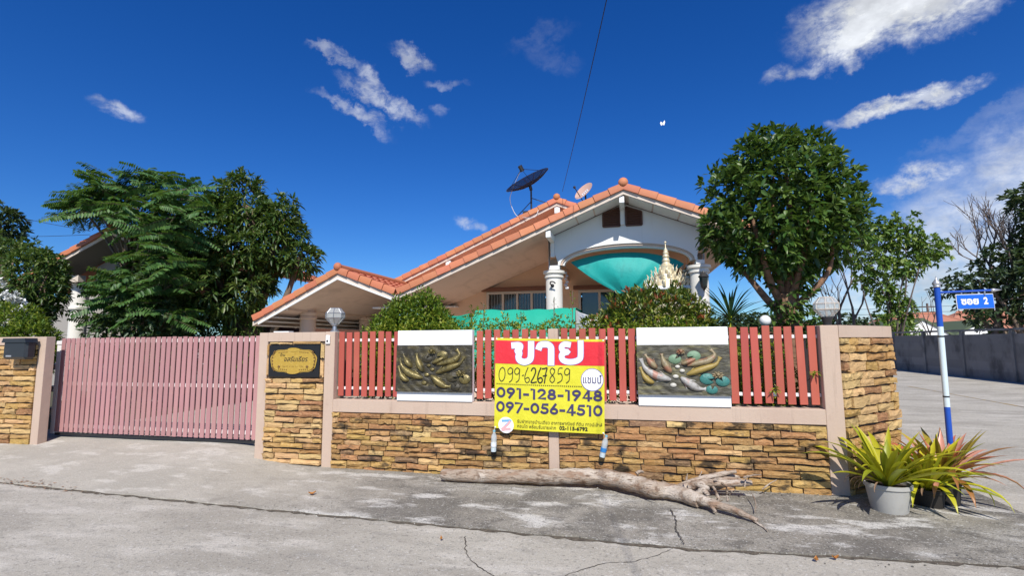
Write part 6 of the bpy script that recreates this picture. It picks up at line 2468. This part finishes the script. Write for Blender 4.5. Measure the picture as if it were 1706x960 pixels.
hd = thing('hedge', 'low lime green hedge growing all along the inside of the red fence', 'hedge', (-1.0, 6.65, 0.12))
HD = []
r_ = random.Random(33)
x = -3.6
while x < 1.9:
    top_ = 1.89 + 0.05 * math.sin(x * 2.1) + r_.uniform(-.07, .07)
    if x > 1.0 or x < -3.5:
        top_ = 1.62
    HD.append((x, 6.62 + r_.uniform(-.05, .08), top_ - 0.5, 0.24, 0.24, 0.5))
    x += 0.22
foliage(hd, 'leaves', HD, 4600, 5, (0.04, 0.075), (0.018, 0.030), L_LIME, 27, droop=0.2, spread=0.85, up=0.7, shell=0.5)
foliage(hd, 'dark_leaves', [(x, 6.70, 0.95, 0.3, 0.2, 0.6) for x in (-3.4, -2.9, -2.4, -1.9, -1.4, -0.9, -0.4, 0.1, 0.6, 1.1, 1.6)], 900, 5, (0.05, 0.08), (0.022, 0.034), L_REDTIP, 28, shell=0.8)
stems(hd, (-1.0, 6.7, 0.1), HD[::3], 8, 0.014, BARK, 9, 'stem')

for i, (px, yb, yt, dpt, label) in enumerate(((917, 548, 497, 6.85, 'slender leafy shoot rising before the left porch column'), (948, 548, 485, 6.9, 'taller slender shoot right of the left porch column'),
                                             (862, 548, 520, 6.8, 'short pale shoot in front of the green net'), (836, 548, 528, 6.8, 'small shoot at the middle of the green net'), (800, 548, 505, 7.0, 'leaning shoot at the left end of the green net'))):
    p, q = at(px, yb + 30, dpt), at(px + 6, yt, dpt)
    t = thing('garden_shoot', label, 'plant', tuple(p), 'thin shoots above the hedge')
    b = MB()
    b.tube(smooth_path([p, p.lerp(q, .5) + Vector((.02, 0, 0)), q], 4), 0.006, 5)
    b.build('stem', BARK, t)
    rng = np.random.default_rng(50 + i)
    n = 34
    tt = rng.uniform(0.2, 1.0, n)[:, None]
    B = np.array(p)[None] * (1 - tt) + np.array(q)[None] * tt + rng.normal(size=(n, 3)) * 0.025
    leaf_mesh('leaves', B, sph(rng, n) + np.array([[0, 0, .4]]), np.tile([[0, 0, 1.0]], (n, 1)) + rng.normal(size=(n, 3)) * .3, rng.uniform(.025, .045, n), rng.uniform(.012, .02, n), .2, L_LIME, t)

# sprig that pokes through the slats
for px, py, label in ((1291, 650, 'small green sprig poking out low between two red slats'), (1358, 622, 'tiny green sprig poking out by the corner pillar')):
    p = at(px, py, 6.05)
    rng = np.random.default_rng(int(px))
    t = thing('sprig', label, 'plant', tuple(p), 'sprigs poking through the fence')
    n = 12
    leaf_mesh('leaves', np.tile([tuple(p)], (n, 1)) + rng.normal(size=(n, 3)) * .012, sph(rng, n) * np.array([[1, .4, .8]]) + np.array([[0, -.5, .2]]), np.tile([[0, -.5, 1.0]], (n, 1)), rng.uniform(.05, .08, n), .018, .3, L_LIME, t)
    b = MB()
    b.tube([p, p + Vector((0, .25, -.1))], .004, 4)
    b.build('stem', BARK, t)

# ------------------------------------------------------------------ mango tree beside the carport
mg = thing('mango_tree', 'big mango tree with long drooping leaves left of the carport', 'tree', (-9.9, 11.3, 0.12))
MG = [(-9.6, 11.0, 4.15, 1.20, 1.0, 1.2), (-9.85, 11.0, 5.25, 0.62, 0.65, 0.82), (-9.5, 10.9, 4.9, 0.6, 0.6, 0.6), (-8.72, 11.1, 4.65, 0.48, 0.55, 0.72), (-8.55, 11.1, 4.1, 0.60, 0.7, 0.62), (-8.15, 11.2, 3.75, 0.45, 0.5, 0.4), (-10.55, 10.8, 4.3, 1.0, 1.0, 1.1), (-9.7, 10.4, 3.1, 1.2, 0.9, 0.9), (-10.6, 10.5, 3.0, 0.9, 0.9, 0.8), (-10.5, 10.9, 5.0, 0.5, 0.5, 0.5), (-9.2, 10.3, 3.9, 0.5, 0.45, 0.35), (-9.9, 10.2, 4.4, 0.5, 0.4, 0.35)]
stems(mg, (-9.9, 11.4, 0.1), MG, 14, 0.15, BARK, 7)
foliage(mg, 'crown', MG, 2500, 10, (0.15, 0.25), (0.044, 0.066), L_MANGO, 31, droop=0.6, spread=0.8, up=0.5, shell=0.34, fold=0.18)
foliage(mg, 'low_leaves', [(-9.9, 10.9, 1.9, 1.0, 0.8, 0.9), (-10.9, 10.8, 1.7, 1.1, 0.8, 0.9)], 520, 9, (0.16, 0.25), (0.035, 0.05), L_MANGO, 32, droop=0.8, shell=0.6)

# ------------------------------------------------------------------ feather leaved tree
ft = thing('feather_tree', 'tree with feathery compound fronds in flat sprays, before the twin bungalow', 'tree', (-11.5, 9.3, 0.12))
rng = np.random.default_rng(41)
r_ = random.Random(41)
sprays = []
tb = MB()
root_p = Vector((-11.45, 9.5, 0.1))
heads = []
for px, py in ((130, 342), (150, 328), (172, 318), (195, 308), (220, 302), (250, 300), (282, 312), (305, 330), (140, 350), (180, 334), (228, 326), (268, 334), (165, 352), (208, 352), (245, 356), (292, 360), (222, 378), (265, 388), (300, 398), (250, 412), (282, 430), (240, 432), (215, 468), (238, 455), (268, 462), (285, 475), (192, 488), (205, 480),  (215, 500), (240, 505), (268, 518),  (190, 528), (215, 535), (190, 470)):
    h_ = at(px, py, 9.2 + r_.uniform(-0.5, 0.5))
    heads.append(tuple(h_))
mid_t = root_p + Vector((0.05, -0.1, 2.0))
tb.tube(smooth_path([root_p, root_p + Vector((0.1, 0, 1.0)), mid_t, mid_t + Vector((0, -.1, 1.4)), Vector((-11.6, 9.3, 5.2))], 5), [0.11 * (1 - 0.04 * i) for i in range(21)], 8)
for hx, hy, hz in heads:
    s_ = mid_t + Vector((0, 0, max(-1.2, (hz - 3.2) * 0.6)))
    h = Vector((hx, hy, hz))
    tb.tube(smooth_path([s_, s_.lerp(h, .55) + Vector((0, 0, .12)), h], 4), [0.024 * (1 - 0.08 * i) for i in range(9)], 5)
tb.build('trunk', BARK, ft, smooth=True)
B, D, U, LL, WW = [], [], [], [], []
rach = MB()
for hx, hy, hz in heads:
    outw = Vector((hx + 11.5, (hy - 9.6) * 1.5, 0))
    for k in range(15):
        a = r_.uniform(0, 2 * PI)
        d = Vector((math.cos(a), math.sin(a) * 0.9, r_.uniform(-0.35, 0.65))) + outw * 0.22
        d.normalize()
        L_ = r_.uniform(0.55, 0.85)
        p = Vector((hx, hy, hz)) + Vector((r_.uniform(-.25, .25), r_.uniform(-.2, .2), r_.uniform(-.25, .2)))
        nl = 15
        roll = r_.uniform(-1.0, 1.0)
        pts = []
        for i in range(nl + 1):
            t = i / nl
            pts.append(p + d * (L_ * t) - Vector((0, 0, 0.22 * L_ * t * t)))
        rach.tube(pts[::5], [0.005, 0.004, 0.003, 0.002], 3, cap=False)
        for i in range(2, nl + 1):
            dd = (pts[i] - pts[i - 1]).normalized()
            sdv = dd.cross(Vector((0, 0, 1))).normalized()
            sdv = sdv * math.cos(roll) + sdv.cross(dd) * math.sin(roll)
            for s_ in (-1, 1):
                B.append(tuple(pts[i]))
                v = sdv * s_ + dd * 0.35 + Vector((0, 0, r_.uniform(-.5, -.1)))
                D.append(tuple(v))
                U.append((r_.uniform(-.2, .2), r_.uniform(-.6, .1), 1))
                LL.append(0.135 * (0.7 + 0.5 * math.sin(PI * min(1, i / nl * 0.9 + 0.1))))
                WW.append(0.060)
rach.build('frond_stalks', BARK, ft)['kind'] = 'stuff'
o = leaf_mesh('crown', B, D, U, LL, WW, 0.15, L_PIN, ft, 0.12)
o['kind'] = 'stuff'

foliage(ft, 'inner_leaves', [(-10.9, 9.9, 4.2, 0.9, 0.5, 1.0), (-11.2, 9.9, 3.0, 1.1, 0.5, 0.9), (-11.0, 9.9, 2.2, 1.2, 0.5, 0.7)], 800, 7, (0.10, 0.16), (0.04, 0.06), L_PIN, 43, shell=0.8, droop=.4)

# broad leaved creeper hanging between the two trees
vc = thing('creeper', 'broad leaved creeper tumbling down between the feathery tree and the mango tree', 'creeper', (-10.4, 8.9, 0.12))
VC = [(-10.35, 8.9, 2.3, 0.5, 0.4, 0.9), (-10.9, 8.7, 1.8, 0.6, 0.4, 0.6), (-9.9, 9.0, 1.9, 0.45, 0.4, 0.7), (-10.2, 9.0, 3.2, 0.35, 0.3, 0.6)]
stems(vc, (-10.4, 9.0, 0.1), VC, 9, 0.02, BARK, 6, 'stem')
foliage(vc, 'leaves', VC, 520, 5, (0.09, 0.15), (0.05, 0.085), L_VINE, 44, droop=0.5, spread=0.9, up=0.2, shell=0.6)

# ------------------------------------------------------------------ shrubs at the far left
fs_ = thing('flowering_shrub', 'tall shrub with clusters of white flowers at the far left', 'shrub', (-12.4, 8.1, 0.12))
FS = [(-12.7, 8.1, 2.85, 0.9, 0.7, 0.85), (-12.15, 8.0, 3.0, 0.55, 0.5, 0.62), (-13.3, 8.2, 3.2, 0.8, 0.7, 0.8), (-12.3, 7.9, 2.1, 0.7, 0.5, 0.6)]
stems(fs_, (-12.4, 8.2, 0.1), FS, 11, 0.05, BARK, 6)
foliage(fs_, 'leaves', FS[:3], 1150, 7, (0.10, 0.17), (0.035, 0.055), L_MANGO, 45, droop=0.5, spread=0.85, up=0.4, shell=0.5)
foliage(fs_, 'sparse_leaves', FS[3:], 120, 5, (0.09, 0.14), (0.03, 0.05), L_VINE, 46, shell=0.5)
foliage(fs_, 'flowers', [(-12.5, 7.45, 2.55, 0.65, 0.25, 0.40), (-12.0, 7.4, 2.2, 0.4, 0.25, 0.40)], 120, 10, (0.06, 0.085), (0.05, 0.065), FLOWER, 47, droop=0.1, spread=1.0, up=0.5, shell=0.3)

hl = thing('clipped_hedge', 'rounded green hedge with yellow tips above the far left wall', 'hedge', (-11.0, 7.2, 0.12))
HL = [(-11.4, 7.1, 1.62, 0.85, 0.5, 0.70), (-10.75, 7.1, 1.45, 0.40, 0.4, 0.62), (-12.6, 7.2, 1.7, 0.9, 0.5, 0.7)]
foliage(hl, 'leaves', HL, 3000, 6, (0.07, 0.12), (0.018, 0.028), L_BUSH, 48, droop=0.3, spread=0.75, up=0.9, shell=0.35)
foliage(hl, 'tip_leaves', [(x, y, z + 0.08, a, c, d) for x, y, z, a, c, d in HL], 140, 6, (0.05, 0.08), (0.014, 0.02), L_LIME, 49, spread=0.6, up=1.2, shell=0.1)
stems(hl, (-11.3, 7.2, 0.1), HL, 15, 0.03, BARK, 5, 'stem')

lt = thing('left_tree', 'distant leafy tree cut by the left edge behind the neighbour\'s roof', 'tree', (-31, 18.5, 0))
LT = [(-31.0, 18.5, 7.5, 1.1, 1.0, 1.1), (-32.4, 18.5, 6.4, 1.6, 1.2, 1.6)]
stems(lt, (-31, 18.6, 0), LT, 17, 0.2, BARK, 4)
foliage(lt, 'crown', LT, 600, 8, (0.25, 0.4), (0.09, 0.14), L_FARD, 52, shell=0.5, droop=.5)

# ------------------------------------------------------------------ side street: far wall, trees, houses
fw = thing('boundary_wall', 'long weathered dark concrete panel wall on the far side of the side street', 'wall', (14.1, 26, -0.06))
FWX = 14.12
posts = [14.0 + 2.95 * i for i in range(14)]
pm_ = MB()
pm_.box(-0.5, 0.5, -0.5, 0.5, -0.5, 0.5, 0.0)
o_ = pm_.build('plank', GRAY_WALL)
plank = o_.data
bpy.data.objects.remove(o_)
for i, y in enumerate(posts):
    M = Matrix.Translation((FWX - 0.02, y, 0.91)) @ Matrix.Diagonal((0.13, 0.16, 1.98, 1))
    inst(plank, 'wall_post', fw, M)
    if i < len(posts) - 1:
        for k in range(5):
            M = Matrix.Translation((FWX + rs.uniform(-.004, .004), y + 1.475, 0.125 + 0.365 * k)) @ Matrix.Diagonal((0.05 + rs.uniform(-.008, .008), 2.84, 0.3655, 1))
            inst(plank, 'plank', fw, M)
b = MB()
b.box(FWX - 0.05, FWX + 0.07, posts[0] - 0.1, posts[-1] + 0.1, 1.902, 1.985)
b.build('coping', GRAY_WALL, fw)


def far_tree(name, label, base, lobes, seed, n, L, W, material, r0, nst=4, per=6, shell=0.75, bark=BARK):
    t = thing(name, label, 'tree', base)
    stems(t, base, lobes, seed, r0, bark, nst)
    foliage(t, 'crown', lobes, n, per, L, W, material, seed + 100, droop=0.4, spread=0.9, up=0.4, shell=shell)
    return t


far_tree('street_tree', 'light green open crowned tree beyond the side street, right of the round tree', (16.0, 36, 0),
         [(15.2, 36, 8.4, 1.0, 1.0, 1.0), (16.8, 36, 8.3, 1.3, 1.2, 1.2), (18.3, 36, 7.1, 1.1, 1.0, 0.9), (15.3, 36, 6.4, 1.3, 1.1, 1.0), (17.0, 36, 6.2, 0.9, 1, 0.9), (15.9, 36, 4.6, 0.95, 0.9, 0.9), (16.6, 36, 3.4, 0.7, 0.7, 0.9), (15.6, 36, 2.6, 0.6, 0.7, 0.7), (14.5, 36, 5.2, 0.5, 0.5, 0.35)], 61, 900, (0.22, 0.36), (0.12, 0.2), L_FAR, 0.07, 9, 6, bark=TWIG)
far_tree('street_tree', 'big dark half bare tree behind the street sign board', (16.6, 26.5, 0),
         [(14.95, 27.5, 3.9, 0.9, 0.9, 0.55), (15.6, 27, 4.2, 1.2, 1.1, 0.75), (16.7, 26.5, 4.8, 1.2, 1.2, 1.2), (17.2, 26, 3.3, 1.2, 1.2, 1.2), (16.0, 27, 2.8, 1.2, 1.1, 0.9)], 63, 700, (0.20, 0.32), (0.09, 0.14), L_FARD, 0.16, 7, 6)
far_tree('street_tree', 'dark leafy tree top at the right edge above the bare branches', (17.7, 25.9, 0),
         [(17.4, 25.8, 7.6, 1.0, 1.0, 0.8), (17.6, 25.8, 6.5, 1.0, 1.0, 0.7), (17.7, 25.8, 5.3, 1.0, 1.0, 0.9)], 65, 380, (0.22, 0.34), (0.10, 0.15), L_FARD, 0.12, 4, 7)
far_tree('street_tree', 'low dark bush seen between the trunk and the milky lamp, far across the street', (16.8, 44, 0),
         [(12.6, 44, 2.6, 2.2, 1.2, 1.0), (16.4, 44, 2.4, 1.8, 1.2, 1.1)], 66, 480, (0.25, 0.4), (0.12, 0.2), L_FARD, 0.08, 3, 6)
far_tree('street_tree', 'flat topped dark tree far behind the white ball lamp', (8.6, 40, 0),
         [(8.6, 40, 2.8, 2.3, 1.2, 0.75), (7.2, 40, 2.3, 1.2, 1.0, 0.5)], 68, 380, (0.25, 0.4), (0.12, 0.18), L_FARD, 0.1, 3, 6)
far_tree('street_tree', 'pale bush in front of the far green edged gable', (19.6, 43, 0), [(19.8, 43, 2.2, 1.1, 0.8, 0.6), (18.6, 43, 2.1, .7, .7, .5)], 69, 200, (0.2, 0.3), (0.08, 0.12), L_FAR, 0.06, 3, 6)

for label, base, d, L_, r0, dep, seed in (('slim leafless double trunked tree seen just right of the round tree', (14.6, 40, 0), (0.0, 0, 1), 3.7, 0.14, 4, 71),
                                         ('large leafless tree with a fan of fine twigs behind the sign board', (15.7, 26.9, 0), (0.02, 0, 1), 3.2, 0.15, 5, 77),
                                         ('thin leafless sapling at the right of the light green tree', (17.9, 35.5, 0), (0.02, 0, 1), 1.9, 0.06, 3, 79)):
    t = thing('bare_tree', label, 'tree', base)
    rr_ = random.Random(seed)
    b = MB()
    grow(b, rr_, base, d, L_, r0, dep, 6, 0.22, (2, 3) if dep < 5 else (3, 4), 0.62 if dep < 5 else 0.72, 0.68, 0.12)
    if seed == 71:
        grow(b, rr_, (base[0] + 0.6, base[1], 0), (0.08, 0, 1), 3.9, 0.12, 4, 6, 0.2, (2, 3), 0.5, 0.66, 0.12)
    b.build('branches', TWIG, t, smooth=True)


def far_house(label, x0, x1, y, eave, ridge, name='far_house', gable=False):
    t = thing(name, label, 'house', ((x0 + x1) / 2, y, 0))
    m = MB()
    m.box(x0 + 0.4, x1 - 0.4, y, y + 8, 0, eave)
    m.build('wall', FAR_WHITE, t)
    m = MB()
    xm = (x0 + x1) / 2
    if gable:
        m.prism([(x0 + 0.4, eave), (x1 - 0.4, eave), (xm, ridge - 0.1)], y, y + 0.2)
        m.build('gable', FAR_WHITE, t)
        m = MB()
        for s, e in ((x0, eave - 0.15), (x1, eave - 0.15)):
            m.prism([(xm, ridge + 0.02), (s, e), (s, e - 0.14), (xm, ridge - 0.14)], y - 0.12, y + 8)
        m.build('roof', GREEN_ROOF, t)
    else:
        hw = (x1 - x0) * 0.22
        vs = [(x0, y - 0.6, eave), (x1, y - 0.6, eave), (x1, y + 8.6, eave), (x0, y + 8.6, eave), (xm - hw, y + 4, ridge), (xm + hw, y + 4, ridge)]
        m.add(vs, [(0, 1, 5, 4), (1, 2, 5), (2, 3, 4, 5), (3, 0, 4), (3, 2, 1, 0)])
        m.build('roof', ROOF_FAR, t)
        m = MB()
        m.tube([(xm - hw, y + 4, ridge + 0.02), (xm + hw, y + 4, ridge + 0.02)], 0.14, 6)
        for e in ((0, 4), (1, 5)):
            m.tube([vs[e[0]], vs[e[1]]], 0.12, 6)
        m.build('hip_cap', ROOF_FAR, t)


far_house('far orange roofed house left of the light pole, beyond the dark wall', 24.5, 34.5, 58, 2.35, 4.25)
far_house('far orange roofed house right of the light pole, beyond the dark wall', 31.5, 43.0, 60, 2.35, 4.45)
far_house('farthest orange roof at the right edge behind the dark tree', 37.0, 50.0, 57, 2.3, 4.5)
far_house('far orange roofed house seen low behind the corner pillar', 14.0, 24.0, 62, 2.2, 3.5)
far_house('low white gable with dark green roof edge just over the dark wall', 19.6, 23.6, 44, 2.0, 3.15, 'far_shed', True)
far_house('low white gable right of the sign pole just over the dark wall', 24.0, 27.8, 45, 2.0, 3.0, 'far_shed', True)

up_ = thing('utility_pole', 'distant concrete utility pole with cross arms above the orange roofs', 'utility pole', (33.0, 66, 0))
m = MB()
m.tube([(33.0, 66, 0), (33.0, 66, 5.6)], [0.16, 0.11], 8)
m.build('pole', TWIG, up_)
m = MB()
for z, w in ((5.2, 0.8), (4.6, 0.7), (4.0, 0.5)):
    m.box(33.0 - w, 33.0 + w, 65.94, 66.06, z - 0.06, z + 0.06)
m.build('cross_arm', TWIG, up_)
up2 = thing('utility_pole', 'thin distant pole seen between the round tree trunk and the milky lamp', 'utility pole', (15.6, 60, 0))
m = MB()
m.tube([(15.6, 60, 0), (15.6, 60, 5.4)], [0.14, 0.10], 8)
m.build('pole', GRAY_WALL, up2)
m = MB()
m.box(15.2, 16.0, 59.95, 60.05, 4.9, 5.0)
m.build('cross_arm', GRAY_WALL, up2)
for k, z in enumerate((5.25, 4.65)):
    wire((15.6, 60, z - 0.1), (33.0, 66, z), 0.02, 'upper distant wire strung to the utility pole' if k == 0 else 'lower distant wire strung to the utility pole', 0.3)
    wire((33.0, 66, z), (60.0, 60, z + 0.4), 0.02, ('upper' if k == 0 else 'lower') + ' distant wire running right from the utility pole', 0.3)

# ------------------------------------------------------------------ butterfly in the air
bt = thing('butterfly', 'tiny white butterfly in the blue sky above the porch roof', 'butterfly', tuple(at(1104, 206, 6.0)))
c = at(1104, 206, 6.0)
for s_, nm in ((-1, 'wing'), (1, 'wing')):
    m = MB()
    t_ = c + Vector((0.028 * s_ * 0.8, -0.004, 0.016 + 0.012 * (s_ > 0)))
    m.add([c + Vector((0, 0, 0.012)), t_ + Vector((0, 0, 0.012)), t_ + Vector((0.006 * s_, 0, -0.012)), c + Vector((0.018 * s_, 0, -0.020)), c + Vector((0, 0, -0.012))], [(0, 1, 2, 3, 4)])
    m.v += [(x, y + 0.001, z) for x, y, z in m.v]
    m.f += [tuple(i + 5 for i in reversed(m.f[0]))] + [(i, (i + 1) % 5, 5 + (i + 1) % 5, 5 + i) for i in range(5)]
    m.mi = [0] * len(m.f)
    m.build(nm, BUTTER, bt)
m = MB()
m.tube([c + Vector((0, 0, -0.014)), c, c + Vector((0, 0, 0.014))], [0.0015, 0.003, 0.002], 6)
m.build('body', BROWN, bt)
